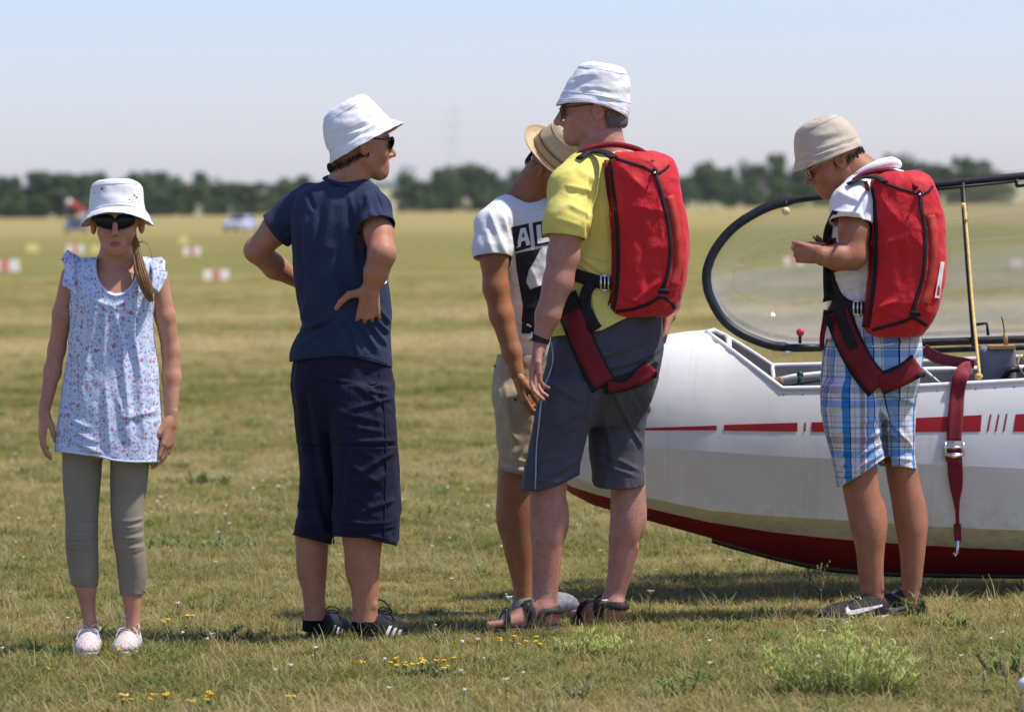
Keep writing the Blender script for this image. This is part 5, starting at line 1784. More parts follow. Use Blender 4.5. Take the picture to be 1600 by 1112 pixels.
# hat
hat = bucket_hat(P, P.p(573, 224, .01), (-.475, .02, .88), (.85, .36, .42), [(.152, .004, .004, -.002), (.152, .042, .040, -.002), (.146, .066, .064, -.004), (.130, .084, .080, -.006), (.09, .102, .094, -.010), (.055, .111, .100, -.010), (.034, .115, .104, -.008), (.018, .125, .114, -.004), (-.002, .138, .126, -.001)], M_whitehat, 8, amp=.0045, fine=.0012,
           creases=[(515, 205, 580, 185, 3, 6, 3), (520, 215, 590, 195, 3, 5, 3), (530, 195, 585, 176, 3, 4, 2), (540, 175, 570, 168, 3, -4)])
lens_pair(P, h, 1.0, M_dark, M_dframe, P.root, w=.030, hh=.019, wrap=.62, front=.106, up=.006)
M_dh = mat('hair_dark', (0.035, 0.022, 0.014), .6, (0.02, 0.013, 0.009), 40)
rg = random.Random(15); rt = []
for i in range(420):
    a = rg.uniform(-2.6, -.15) if i % 2 else rg.uniform(.15, 2.6)
    a = math.pi + rg.uniform(-1.75, 1.75)
    f_, l_ = math.cos(a), math.sin(a)
    top = -.022 + .045*min(0, f_) + rg.uniform(-.012, 0)
    low = -.045 + .045*max(0, 1.2-abs(a-math.pi))*-.4
    e = rg.uniform(.6, 1)
    rt.append([h(-.012+.098*f_, .078*l_, top), h(-.012+.094*f_, .077*l_, top-.010*e), h(-.016+.080*f_, .068*l_, top-.018*e)])
strands('hair', rt[:300], M_dh, P.root, .0013)
# socks and shoes
M_sock = cloth('sock_black', (0.008, 0.008, 0.009), weave=1500, crum=.1)
for nm, Lg in (('sock', CL), ('sock', CR_)):
    f2 = P.field(440, 930, 640, 1000, .0035, -.2, .2)
    R_ = [q for q in P.rows(Lg) if q[2] < P.p(500, 905)[2]]
    x, y, z, a, b = R_[0]
    f2.loft(P.rows(Lg)[-3:], .004, 2.0, grow=.004)
    garment(nm, f2, [P.hem([(440, 954), (520, 955), (640, 956)], -1)], M_sock, P.root, smooth=1, amp=.0006, fine=.0003, lipw=0)
M_bk = mat('shoe_black', (0.012, 0.012, 0.013), .55, (0.02, 0.02, 0.021), 60, bump=.2, bscale=300)
M_bs = mat('shoe_sole_black', (0.018, 0.018, 0.019), .7)
M_lb = mat('lace_black', (0.012, 0.012, 0.012), .8)
s1, q1, _ = shoe(P, gp(489, P.Y+.012), (.36, .93), .27, M_bk, M_bs, vox=.0034)
laces(P, q1, M_lb, s1, r=.0022)
s2, q2, _ = shoe(P, gp(566, P.Y-.085), (.46, .89), .28, M_bk, M_bs, vox=.0034)
laces(P, q2, M_lb, s2, r=.0026)
mb = MB(); mb.tube(smooth_path([q2(.10, 0, .10), q2(.12, .01, .135), q2(.17, .01, .125), q2(.20, 0, .095), q2(.16, 0, .10), q2(.11, 0, .10)], 6), .0026, 6); mb.out('lace_loop', M_lb, s2)
M_wst = mat('stripe_white', (0.75, 0.74, 0.72), .6)
decal('white_stripe', [[(514+8*i, 1001), (518+8*i, 1001), (525+6*i, 976+3*i), (522+6*i, 976+3*i)] for i in range(3)], [s1], M_wst, s1, .0025, 2)
decal('white_stripe', [[(597+9*i, 1001), (602+9*i, 1001), (613+8*i, 977+3*i), (608+8*i, 977+3*i)] for i in range(3)], [s2], M_wst, s2, .0025, 2)

# ================================================================== red parachute packs
M_pack, g = newmat('pack_red_nylon')
tc = g.n('ShaderNodeTexCoord').outputs['Object']
c = g.mix(g.ramp(g.noise(tc, 7.0, 4.0), [(0.35, (0,)*3), (0.65, (1,)*3)]), (0.62, 0.014, 0.022), (0.51, 0.010, 0.018))
g.l(c, g.b.inputs['Base Color']); g.b.inputs['Roughness'].default_value = 0.6; g.b.inputs['Sheen Weight'].default_value = .12; g.b.inputs['Specular IOR Level'].default_value = .25
b1 = g.n('ShaderNodeBump'); b1.inputs['Strength'].default_value = .45; b1.inputs['Distance'].default_value = .012
g.l(g.noise(tc, 30.0, 4.0, .55), b1.inputs['Height']); g.l(b1.outputs[0], g.b.inputs['Normal'])
M_pdk = mat('pack_dark_red', (0.20, 0.008, 0.014), .7, (0.155, 0.007, 0.012), 14, bump=.3, bscale=40)
M_blk2 = mat('webbing_black', (0.010, 0.010, 0.011), .75, (0.018, 0.018, 0.019), 60, bump=.3, bscale=500)
M_lbl = mat('label_white', (0.72, 0.70, 0.66), .7)
M_orange = mat('pack_faded_red', (0.52, 0.055, 0.03), .7, (0.45, 0.03, 0.03), 40)

def pack(P, label, rows, ctr, th, zipc, top_v, bottom_v, piping, seed, creases, lab=None):
    """rows: silhouette (py, left, right, dy, depth) of the container"""
    o = empty('parachute_pack', P.p(*ctr), label, 'parachute pack', 'parachute packs worn on the back')
    xs = [q[1] for q in rows] + [q[2] for q in rows]
    ys = [q[0] for q in rows]
    fd = P.field(min(xs)-15, min(ys)-15, max(xs)+15, max(ys)+15, .0042, -.42, .2)
    R_ = P.rows(rows)
    fd.loft(R_, .01, 2.55)
    # soft, bulging ends
    V, f = fd.mesh(5)
    V = wrinkle(V, f, creases=creases, amp=.0052, freq=(11, 11, 9), seed=seed, fine=.0014, ffreq=34)
    cont = obj('container', V, f, M_pack, o)
    PB = lambda nm, path, w, M=M_blk2, off=.0028, th_=.0026: band(nm, path, w, [cont], M, o, off=off, thick=th_, cross=3, smooth_n=1)
    PB('zip_flap', zipc, 6, M_blk2, .0035)
    PB('faded_flap', [(x+13, y+6) for x, y in zipc[1:-1]], 13, M_orange, .0035, .003)
    PB('top_cord', top_v[0], 4); PB('top_cord', top_v[1], 4)
    PB('bottom_cord', bottom_v, 5)
    PB('edge_piping', piping, 5)
    PB('side_panel', [(x-6.5, y) for x, y in piping], 6, M_pdk, .004)
    x, y = zipc[0]
    mb = MB(); q = surf(x-1, y-4, [cont], .010); mb.ball(q, .011, 10, 8, (.8, .6, 1.2)); mb.out('closing_pin', M_blk2, o)
    mb = MB(); mb.ball(surf(x-1, y-2, [cont], .020), .005, 8, 6); mb.out('pin_eye', M_chrome, o)
    x, y = zipc[-1]
    PB('flap_end', [(x-3, y), (x+6, y), (x+14, y+1)], 8, M_blk2, .006)
    if lab:
        decal('label_patch', [lab], [cont], M_lbl, o, .004, 4)
    return o, cont

# ================================================================== the man in the yellow T-shirt
P = Person(905, 14.62, 'man in a yellow T-shirt, grey knee shorts and white hat, looking left in profile')
SK = skin('skin_yellow_shirt', (0.53, 0.27, 0.20), (0.43, 0.185, 0.128), hair=.2, spots=(0.35, 0.06, 0.045))
fd = P.field(755, 85, 1065, 995, .0048, -.34, .34)
hd = P.p(926, 172, .0)
h, Rm = head(fd, hd, (-.995, -.04, -.06), (-.10, .02, 1), 1.04, neck=(P.p(940, 245, .0), P.r(35), P.r(31)), jaw=1.05, nose=1.12, chin=-.089)
TS = [(232, 912, 968, .0, .06), (240, 897, 985, .0, .085), (252, 882, 998, -.0, .11), (275, 872, 1005, -.0, .135), (310, 868, 1012, 0, .138), (350, 867, 1018, 0, .138), (400, 868, 1022, 0, .138), (450, 868, 1026, 0, .142), (475, 864, 1033, 0, .154), (500, 860, 1040, 0, .168), (535, 856, 1044, 0, .175)]
fd.loft(P.rows(TS), .02, 2.3, grow=-.022)
fd.cone(P.p(935, 215, 0), P.r(32), P.p(945, 245, 0), P.r(36), .03)
LA = [(897, 292, 25, -.13), (887, 350, 25.5, -.20), (880, 400, 24, -.20), (872, 440, 22.5, -.205), (856, 492, 18.5, -.205), (845, 532, 12.5, -.20)]
fd.chain(P.ch(LA), .02)
W = P.p(843, 540, -.20)
hand(fd, W, P.p(829, 606, -.21) - W, (.5, .6, -.1), (-.35, -.9, 0), 1.03, (.25, .40, .35), .35, (.80, .25, .25), rw=.025)
RAm = [(990, 290, 26, .12), (1030, 370, 25, .14), (1045, 420, 22, .12), (1046, 470, 17, .06), (1044, 492, 13, .03)]
fd.chain(P.ch(RAm), .02)
W = P.p(1044, 494, .02)
hand(fd, W, P.p(1040, 520, .0) - W, (-1, .1, 0), (0, .8, .3), .95, (.5, .6, .5), .2)
HIP = [(490, 872, 1034, .0, .15), (520, 864, 1037, .0, .16), (550, 857, 1037, 0, .165), (580, 850, 1032, 0, .16), (610, 845, 1022, 0, .15), (635, 850, 1010, 0, .12), (665, 875, 985, 0, .07)]
S_L = [(540, 890, 925, .0, .05), (565, 868, 945, -.015, .10), (588, 855, 955, -.035, .124), (600, 846, 955, -.06, .125), (640, 838, 938, -.07, .12), (680, 831, 918, -.07, .108), (710, 824, 910, -.07, .105), (740, 818, 906, -.07, .105), (780, 813, 904, -.07, .107)]
S_R = [(540, 965, 1000, .0, .05), (565, 945, 1018, .015, .10), (588, 930, 1026, .035, .124), (600, 926, 1026, .06, .125), (640, 922, 1013, .07, .118), (680, 920, 1006, .07, .108), (710, 921, 1006, .07, .105), (740, 925, 1007, .07, .107), (790, 930, 1009, .07, .110)]
C_L = [(600, 862, 945, -.05, .09), (680, 842, 908, -.06, .082), (740, 829, 890, -.07, .07), (772, 828, 884, -.07, .066), (818, 827, 886, -.065, .069), (853, 830, 880, -.065, .062), (888, 831, 874, -.065, .052), (924, 831, 871, -.065, .046), (947, 829, 872, -.06, .047), (968, 830, 876, -.05, .05)]
C_R = [(600, 935, 1018, .05, .09), (680, 938, 1002, .06, .082), (740, 953, 1008, .07, .07), (772, 954, 1009, .07, .066), (812, 953, 1008, .07, .069), (845, 951, 999, .072, .062), (878, 950, 992, .075, .052), (912, 947, 983, .078, .046), (942, 941, 974, .08, .045), (962, 940, 974, .08, .046)]
fd.loft(P.rows(HIP), .03, 2.2, grow=-.02); fd.loft(P.rows(C_L), .02); fd.loft(P.rows(C_R), .02)
calf(fd, P, 857, 812, -.066, 29, (.78, -.63), (851, 938, -.062, 20)); calf(fd, P, 981, 808, .07, 27, (.78, -.63), (959, 930, .079, 18))
# bare feet in sandals
def foot(fd, heel, fwd, Ln):
    F = unit((fwd[0], fwd[1], 0)); U = np.array([0, 0, 1.]); L = np.cross(U, F); k = Ln/.27
    q = lambda f, l, u: np.asarray(heel) + k*(f*F + l*L + u*U)
    fd.ell(q(.04, 0, .045), [.042*k, .031*k, .04*k], np.array([F, L, U]), .02)
    fd.cone(q(.06, 0, .065), .034*k, q(.17, .0, .04), .024*k, .03)
    fd.cone(q(.05, .0, .035), .026*k, q(.18, .018, .03), .020*k, .02); fd.cone(q(.05, 0, .035), .026*k, q(.175, -.02, .03), .018*k, .02)
    for i, (l, e, r_) in enumerate(((.028, .245, .0125), (.010, .242, .0095), (-.005, .235, .009), (-.018, .225, .0085), (-.031, .212, .0085))):
        fd.cone(q(.17, l*.8, .03), r_*1.15*k, q(e, l, .025), r_*k, .005)
    return q
zf = np.array([0, 0, .012])
f1 = gp(872, P.Y-.07) + zf; f2 = gp(972, P.Y+.02) + zf
qa = foot(fd, f1, (-.93, -.25), .27); qb = foot(fd, f2, (-.55, .83), .27)
body = body_obj(P, fd, SK, (h, Rm, 1.04))
M_sand = mat('sandal_leather', (0.020, 0.018, 0.017), .6, (0.035, 0.03, 0.027), 50, bump=.2, bscale=200)
for q in (qa, qb):
    so = empty('sandal', q(0, 0, 0), None, None)
    so.parent = P.root; so.location = [float(c) for c in (q(0, 0, 0) - parent_world(P.root))]
    fs = Field(np.min([q(a, b, -.02) for a in (-.02, .27) for b in (-.06, .06)], 0)-.01, np.max([q(a, b, .03) for a in (-.02, .27) for b in (-.06, .06)], 0)+.01, .004)
    F = unit(q(1, 0, 0)-q(0, 0, 0)); L = unit(q(0, 1, 0)-q(0, 0, 0))
    for c_, r_ in (((.045, 0, 0), (.052, .040)), ((.12, 0, 0), (.10, .038)), ((.20, 0, 0), (.066, .049))):
        fs.ell(q(*c_), [r_[0], r_[1], .5], np.array([F, L, (0, 0, 1.)]), .03)
    zz = q(0, 0, 0)[2]
    fs.put(lambda x, y, z: -np.maximum(zz-.014 - z, z - (zz + .012)) + 0*x + 0*y, fs.lo-.1, fs.lo+.6, .003, True)
    V, f = fs.mesh(1); obj('sole', V, f, M_sand, so)
    mb = MB()
    for pts, w in (([(.085, -.043, .015), (.055, -.040, .062), (.012, -.030, .066), (-.010, 0, .064), (.012, .030, .066), (.055, .040, .062), (.085, .043, .015)], .011),
                   ([(.10, -.047, .012), (.105, -.036, .075), (.11, 0, .092), (.105, .036, .075), (.10, .047, .012)], .012),
                   ([(.19, -.052, .012), (.185, -.04, .05), (.18, 0, .064), (.185, .04, .05), (.19, .052, .012)], .012)):
        Q = smooth_path([q(*c_) for c_ in pts], 5)
        v, f = tube(Q, w, 8, True, .32, side=None)
        G = []
        T = np.gradient(Q, axis=0); T /= np.linalg.norm(T, axis=1)[:, None]
        cen = q(.08, 0, .03)
        for a, t in zip(Q, T):
            n_ = unit(a - cen - t*((a-cen) @ t)); s_ = np.cross(t, n_)
            G.append([a + s_*w*1.3 + n_*.002, a + n_*.006, a - s_*w*1.3 + n_*.002, a - s_*w*1.3 - n_*.002, a - n_*.001, a + s_*w*1.3 - n_*.002, a + s_*w*1.3 + n_*.002])
        mb = MB(); mb.grid(np.array(G)); mb.out('strap', M_sand, so)
# T-shirt
M_y = cloth('tshirt_yellow', (0.82, 0.71, 0.19), (0.76, 0.65, 0.16), weave=1000)
ft = P.field(830, 220, 1060, 560, .0043, -.32, .3)
ft.loft(P.rows(TS), .012, 2.3)
ft.chain(P.ch([(910, 270, 33, -.09), (894, 294, 36, -.145), (886, 345, 34.5, -.20), (880, 377, 33, -.19)]), .025)
ft.chain(P.ch([(985, 275, 32, .08), (1005, 310, 32, .12), (1027, 366, 30, .13), (1029, 372, 29, .13)]), .025)
cuts = [P.hem([(840, 527), (862, 526), (885, 523), (940, 516), (985, 493), (1030, 488), (1060, 488)]),
        sleeve_cut(P.p(881, 371, -.19), P.p(876, 410, -.20) - P.p(889, 330, -.175) + np.array([.008, 0, 0]), P.r(34)+.014, P.rows(TS)),
        sleeve_cut(P.p(1027, 365, .13), P.p(1034, 390, .13) - P.p(1012, 330, .125), P.r(30)+.012, P.rows(TS)),
        ell_cut(P.p(937, 220, .0), (P.r(34), .085, P.r(27)))]
crs = [(925, 280, 918, 372, 4, -7), (930, 300, 922, 370, 3.5, 5), (885, 290, 930, 300, 5, 5), (888, 320, 928, 340, 4, 4), (900, 262, 935, 285, 5, 4), (865, 340, 905, 352, 5, 4), (905, 400, 950, 430, 4, 6), (908, 395, 955, 408, 4, 5), (906, 412, 945, 442, 3.5, 5), (935, 300, 950, 380, 5, 5), (900, 470, 940, 515, 5, 5), (925, 455, 935, 510, 4, 5), (905, 300, 870, 335, 5, 3), (870, 520, 900, 500, 4, 4)]
tshirt = garment('tshirt', ft, cuts, M_y, P.root, creases=crs, amp=.0034, freq=(12, 12, 8), seed=33, fine=.0007)
band('sleeve_seam', [(849, 358), (865, 362), (890, 367), (911, 370)], 1.4, [tshirt], M_y, P.root, off=.0022, thick=.0015, cross=3)
# shorts
M_gs = cloth('shorts_grey', (0.082, 0.078, 0.092), (0.068, 0.065, 0.078), weave=900, rough=.7)
fs = P.field(795, 470, 1065, 800, .0045, -.3, .3)
fs.loft(P.rows(HIP), .02, 2.3); fs.loft(P.rows(S_L), .014, 2.3); fs.loft(P.rows(S_R), .014, 2.3)
def sh_hem(V):
    px, py = proj(V)
    left = (px < 912) | ((V[:, 1] < P.Y) & (px < 922))
    gl_ = P.hem([(800, 763), (815, 766), (840, 768), (870, 760), (895, 747), (910, 740)])(V)
    # the right leg's hem dips at the back
    gr_ = (py - (752 - 12*np.clip((V[:, 1]-P.Y-.07)/.10, -1, 1) + (945-np.minimum(px, 945))*.12))*P.Y/FPX
    return np.where(left, gl_, gr_)
crs = [(905, 560, 1030, 520, 4, 6, 8), (905, 580, 1030, 545, 4, 6, 8), (915, 600, 1028, 562, 4, 5, 6), (925, 615, 905, 690, 4, 6), (850, 645, 912, 622, 5, 3), (860, 668, 908, 640, 4, 5, 3), (845, 700, 905, 662, 5, 5, -3), (832, 722, 880, 712, 4, 3), (850, 742, 902, 716, 4, 6, 4), (828, 748, 870, 752, 3, 4), (862, 757, 900, 738, 3, 4), (860, 600, 905, 625, 4, 5), (955, 605, 1003, 700, 3, 6), (930, 700, 1000, 735, 4, 5), (935, 725, 990, 742, 3, 4), (945, 650, 960, 730, 6, 5), (920, 640, 935, 740, 5, 4), (985, 600, 1006, 640, 4, -4), (842, 560, 838, 700, 3, -4), (1000, 520, 1030, 575, 5, 4)]
shorts = garment('shorts', fs, [lambda V: V[:, 2] - P.p(950, 494, 0)[2], sh_hem], M_gs, P.root, creases=crs, amp=.0045, freq=(12, 12, 9), seed=41, fine=.0008)
M_pipe = mat('piping_silver', (0.45, 0.45, 0.48), .5)
band('side_piping', [(861, 530), (864, 560), (858, 585), (848, 610), (843, 650), (838, 700), (837, 735), (836, 764)], 1.6, [shorts], M_pipe, P.root, off=.007, thick=.002, cross=3)
# hat, glasses, hair
hat = bucket_hat(P, P.p(927, 168, 0), (.19, .02, .98), (-.98, 0, .19), [(.150, .004, .004, -.014), (.150, .040, .045, -.014), (.142, .066, .070, -.014), (.125, .084, .087, -.012), (.09, .101, .096, -.010), (.06, .109, .101, -.008), (.035, .114, .105, -.005), (.015, .119, .110, -.002), (-.004, .122, .115, .002)], M_whitehat, 14, amp=.0035, wave=-.012, wphase=math.pi/2,
           creases=[(895, 122, 935, 118, 3, 3, -2), (908, 136, 955, 141, 2.2, 4, -2), (890, 135, 915, 116, 3, 4), (930, 150, 972, 155, 3, 3), (905, 108, 950, 106, 3, -3)])
lens_pair(P, h, 1.04, M_cleargl, M_dframe, P.root, w=.025, hh=.0175, wrap=.45, front=.104, up=.004, rim=.0016)
M_grey = mat('hair_grey', (0.26, 0.25, 0.235), .6, (0.07, 0.066, 0.06), 60, stretch=(30, 30, 3))
rg = random.Random(25); rt = []
for i in range(520):
    a = math.pi + rg.uniform(-1.28, 1.28)
    f_, l_ = math.cos(a), math.sin(a)
    top = rg.uniform(-.040, -.005)
    ln = rg.uniform(.025, .04)
    sh = 1 - max(0, -.03 - top)*3
    rt.append([h(-.014+.098*f_*sh, .078*l_*sh, top), h(-.013+.097*f_*sh, .078*l_, top-ln*.5), h(-.010+.088*f_, .074*l_, max(top-ln, -.066))])
strands('hair', rt, M_grey, P.root, .0015)
# wrist watch
c = P.p(845, 530, -.20); ax = unit(P.p(843, 540, -.20) - P.p(852, 500, -.20)); n_ = unit(np.cross(ax, (0, 1, 0))); b_ = np.cross(ax, n_)
mb = MB(); G = []
for a in np.linspace(0, 2*math.pi, 25):
    d_ = (math.cos(a)*n_ + math.sin(a)*b_)
    G.append([c + d_*P.r(13.2) + ax*.011, c + d_*P.r(14.4), c + d_*P.r(13.4) - ax*.011])
mb.grid(np.array(G)); ww = mb.out('watch', M_sand, P.root)
mb = MB(); fc = c + unit(n_*.9 - b_*0.4)*P.r(15.0); 
dirw = unit(P.p(830, 526, -.2) - P.p(845, 530, -.20)); mb.tube([c + dirw*P.r(13), c + dirw*P.r(17.5)], .016, 16); mb.out('watch_case', M_chrome, ww)
# ---- his pack
rowsM = [(238, 962, 1022, -.10, .055), (246, 953, 1046, -.11, .075), (262, 950, 1056, -.12, .085), (290, 951, 1062, -.125, .095), (330, 953, 1070, -.13, .10), (370, 956, 1075, -.13, .102), (410, 957, 1076, -.13, .102), (445, 955, 1070, -.13, .10), (470, 954, 1062, -.125, .095), (485, 956, 1054, -.12, .085), (494, 966, 1042, -.115, .06)]
pk, cont = pack(P, 'red parachute pack on the back of the man in yellow', rowsM, (1010, 490, -.13), .12,
    [(1024, 272), (1033, 300), (1042, 335), (1048, 375), (1047, 410), (1040, 440), (1032, 455)], ([(962, 247), (985, 254), (1005, 260), (1024, 270)], [(1046, 258), (1040, 264), (1030, 270), (1024, 272)]),
    [(962, 487), (990, 483), (1015, 474), (1033, 464), (1050, 474), (1054, 482)], [(953, 250), (957, 290), (963, 340), (966, 400), (964, 450), (958, 486)], 51,
    [(970, 260, 1010, 300, 6, 5), (975, 320, 1040, 330, 8, 4), (980, 480, 1030, 440, 5, 6), (970, 460, 1010, 475, 4, 5), (1010, 490, 1050, 470, 4, 5), (1000, 350, 1010, 450, 9, -5), (1058, 330, 1066, 440, 6, 4), (968, 300, 972, 440, 5, -4)])
ob = [tshirt, shorts, cont, body]
strp = lambda nm, path, w, M=M_blk2, off=.008, **k: band(nm, path, w, [tshirt, shorts], M, pk, off=off, **k)
mb = MB(); mb.tube(smooth_path([P.p(903, 243, -.11), P.p(915, 234, -.11), P.p(935, 228, -.10), P.p(960, 226, -.095), P.p(985, 230, -.10), P.p(1005, 238, -.12), P.p(1020, 255, -.19)], 6), [.010]*37, 10); mb.out('padded_collar', M_pdk, pk)
mb = MB(); mb.tube(smooth_path([P.p(905, 247, -.16), P.p(922, 237, -.125), P.p(945, 238, -.15), P.p(958, 246, -.20)], 6), .017, 10, flat=.35); mb.out('shoulder_strap', M_blk2, pk)
strp('waist_belt', [(893, 427), (915, 435), (935, 440), (955, 444)], 20)
yb = surf(945, 441, [tshirt], .02, P.Y-.15)[1]
mb = MB()
for a, b in (((939, 430), (939, 453)), ((951, 431), (951, 454)), ((939, 430), (951, 431)), ((939, 453), (951, 454)), ((945, 431), (945, 453))):
    mb.tube([at(*a, yb-.006), at(*b, yb-.006)], .0036, 7)
mb.out('buckle', M_chrome, pk)
strp('adjuster_strap', [(925, 442, 18), (916, 455, 17), (914, 475, 17), (921, 497, 19), (932, 515, 20)], 17, off=.013)
strp('leg_strap_edge', [(880, 462), (893, 490), (910, 535), (928, 575), (944, 603)], 41, M_blk2, .008)
strp('leg_strap', [(883, 480), (896, 497), (913, 540), (930, 575), (944, 600)], 32, M_pdk, .014)
strp('hip_strap', [(876, 455, 20), (884, 470, 24), (892, 486, 30)], 20, M_blk2, .018)
strp('seat_strap_edge', [(944, 603, 26), (970, 600, 24), (995, 592, 26), (1018, 576, 30)], 24, M_blk2, .010)
strp('seat_strap', [(950, 605, 18), (972, 603, 12), (988, 597, 14), (1004, 588, 26), (1020, 574, 24)], 16, M_pdk, .015)

# ================================================================== the boy in the white printed T-shirt and straw hat
P = Person(830, 15.13, 'person in a black-printed white T-shirt, beige shorts and straw hat behind the man')
SK = skin('skin_straw_hat', (0.43, 0.185, 0.085), (0.35, 0.135, 0.058))
fd = P.field(725, 180, 930, 975, .0048, -.30, .30)
Fh = unit((.62, -.35, -.70)); Uh = unit((.55, -.45, .70))
hd = P.p(866, 266, .01)
h, Rm = head(fd, hd, Fh, Uh, .98, neck=(P.p(818, 318, .02), P.r(27), P.r(23)), jaw=.95)
fd.cone(P.p(842, 270, .0), P.r(23), P.p(814, 318, .02), P.r(28), .03)
TS = [(306, 784, 850, .02, .06), (318, 766, 868, .02, .085), (335, 754, 884, .01, .105), (370, 752, 890, 0, .115), (420, 776, 890, 0, .118), (470, 788, 892, 0, .12), (520, 795, 892, 0, .12), (565, 800, 894, 0, .12)]
fd.loft(P.rows(TS), .02, 2.3, grow=-.022)
fd.chain(P.ch([(772, 350, 22, -.10), (772, 405, 21, -.13), (775, 450, 19.5, -.14), (784, 492, 18.5, -.15), (800, 550, 14.5, -.17), (808, 584, 11.5, -.18)]), .018)
W = P.p(809, 588, -.18)
hand(fd, W, P.p(821, 645, -.19) - W, (.7, .5, 0), (.3, -1, 0), .98, (.35, .6, .5), .12, (.8, .25, .35))
HIP = [(550, 778, 900, 0, .12), (590, 771, 905, 0, .13), (630, 771, 900, 0, .125), (660, 785, 885, 0, .08)]
S_L = [(585, 782, 860, -.03, .08), (610, 772, 865, -.04, .11), (640, 772, 858, -.05, .105), (690, 777, 850, -.05, .098), (755, 784, 846, -.05, .095)]
S_R = [(585, 830, 895, .05, .08), (610, 825, 902, .06, .11), (640, 826, 900, .07, .105), (690, 828, 896, .07, .098), (755, 830, 892, .07, .095)]
C_L = [(600, 785, 855, -.04, .08), (700, 780, 842, -.05, .072), (745, 777, 838, -.05, .066), (800, 777, 838, -.045, .066), (850, 785, 836, -.04, .058), (890, 795, 834, -.035, .046), (925, 803, 832, -.035, .038), (950, 804, 836, -.03, .04)]
C_R = [(600, 835, 890, .05, .08), (700, 835, 888, .07, .07), (800, 838, 884, .08, .062), (850, 840, 880, .08, .055), (925, 842, 872, .08, .038), (945, 842, 874, .08, .04)]
fd.loft(P.rows(HIP), .03, 2.2, grow=-.02); fd.loft(P.rows(C_L), .02); fd.loft(P.rows(C_R), .02)
calf(fd, P, 807, 808, -.045, 29, (-.8, .6), (818, 920, -.035, 15))
body = body_obj(P, fd, SK, (h, Rm, .98))
M_wt = cloth('tshirt_white', (0.80, 0.80, 0.80), (0.75, 0.75, 0.76), weave=1000)
ft = P.field(725, 290, 920, 590, .0043, -.26, .26)
ft.loft(P.rows(TS), .012, 2.3)
ft.chain(P.ch([(792, 334, 29, -.05), (774, 352, 30, -.09), (769, 390, 29, -.12), (769, 410, 28.5, -.13)]), .025)
cuts = [P.hem([(740, 540), (800, 552), (830, 562), (900, 566)]),
        sleeve_cut(P.p(769, 403, -.125), P.p(771, 430, -.135) - P.p(772, 365, -.10) + np.array([.006, 0, .0]), P.r(30)+.014, P.rows(TS)),
        ell_cut(P.p(817, 303, .01), (P.r(36), .085, P.r(25)), np.array(Matrix.Rotation(math.radians(20), 3, 'Y')).T)]
crs = [(765, 330, 790, 400, 5, 5), (785, 335, 800, 380, 5, 5), (796, 340, 797, 410, 4, -6), (800, 440, 830, 448, 4, 4), (798, 470, 830, 482, 4, 5), (800, 500, 832, 510, 4, 5), (802, 525, 835, 530, 3.5, 5), (760, 360, 770, 398, 5, 4), (830, 420, 850, 470, 5, 4), (832, 450, 862, 440, 4, 4), (800, 455, 815, 470, 3, 4)]
tshirt = garment('tshirt', ft, cuts, M_wt, P.root, creases=crs, amp=.0036, freq=(12, 12, 9), seed=61, fine=.0007)
M_pr = mat('print_black', (0.014, 0.014, 0.017), .75, (0.025, 0.025, 0.028), 30)
decal('printed_block', [[(799, 355), (826, 349), (830, 386), (805, 394)], [(832, 348), (905, 334), (905, 374), (836, 385)]], [tshirt], M_pr, P.root, .0022, 5)
M_pw = mat('print_white', (0.76, 0.76, 0.77), .8)
dp = GEO
decal('printed_letter', [[(807, 387), (813, 357), (821, 355.5), (829, 382), (822.5, 384), (820.5, 376), (814.5, 377.5), (813.5, 385.5)]], [tshirt], M_pw, P.root, .0040, 4)
decal('letter_hole', [[(815.5, 371), (817.3, 362), (819.6, 370)]], [tshirt], M_pr, P.root, .0055, 3)
decal('printed_letter', [[(840, 381), (838, 352), (845, 350.5), (846.5, 372), (858, 370), (858.5, 377)]], [tshirt], M_pw, P.root, .0040, 4)
decal('printed_figure', [[(805, 396), (845, 388), (836, 406), (826, 422), (822, 440), (828, 452), (840, 448), (862, 440), (890, 436), (890, 466), (860, 470), (856, 490), (852, 520), (815, 521), (815, 500), (817, 478), (812, 450), (807, 420)]], [tshirt], M_pr, P.root, .0022, 6)
M_be = cloth('shorts_beige', (0.52, 0.41, 0.27), (0.45, 0.35, 0.22), weave=900)
fs = P.field(745, 530, 930, 775, .0045, -.26, .26)
fs.loft(P.rows(HIP), .02, 2.3); fs.loft(P.rows(S_L), .018, 2.3); fs.loft(P.rows(S_R), .018, 2.3)
crs = [(775, 600, 800, 660, 5, 5), (775, 640, 810, 690, 5, 5), (778, 680, 812, 720, 4, 5), (785, 712, 822, 722, 3, 4), (790, 600, 806, 720, 6, 4)]
shorts = garment('shorts', fs, [lambda V: V[:, 2] - P.p(850, 553, 0)[2], P.hem([(760, 731), (783, 734), (822, 743), (900, 745)])], M_be, P.root, creases=crs, amp=.0045, freq=(12, 12, 9), seed=71)
band('cuff', [(782, 726), (800, 731), (822, 737)], 10, [shorts], M_be, P.root, off=.004, thick=.004, cross=3)
M_btn = mat('button_dark', (0.05, 0.05, 0.06), .5)
mb = MB(); mb.ball(surf(774, 572, [shorts], .002, P.Y-.1), .006, 8, 6); mb.out('button', M_btn, P.root)
mb = MB(); mb.ball(surf(805, 624, [shorts], .002, P.Y-.1), .005, 8, 6); mb.out('button', M_btn, P.root)
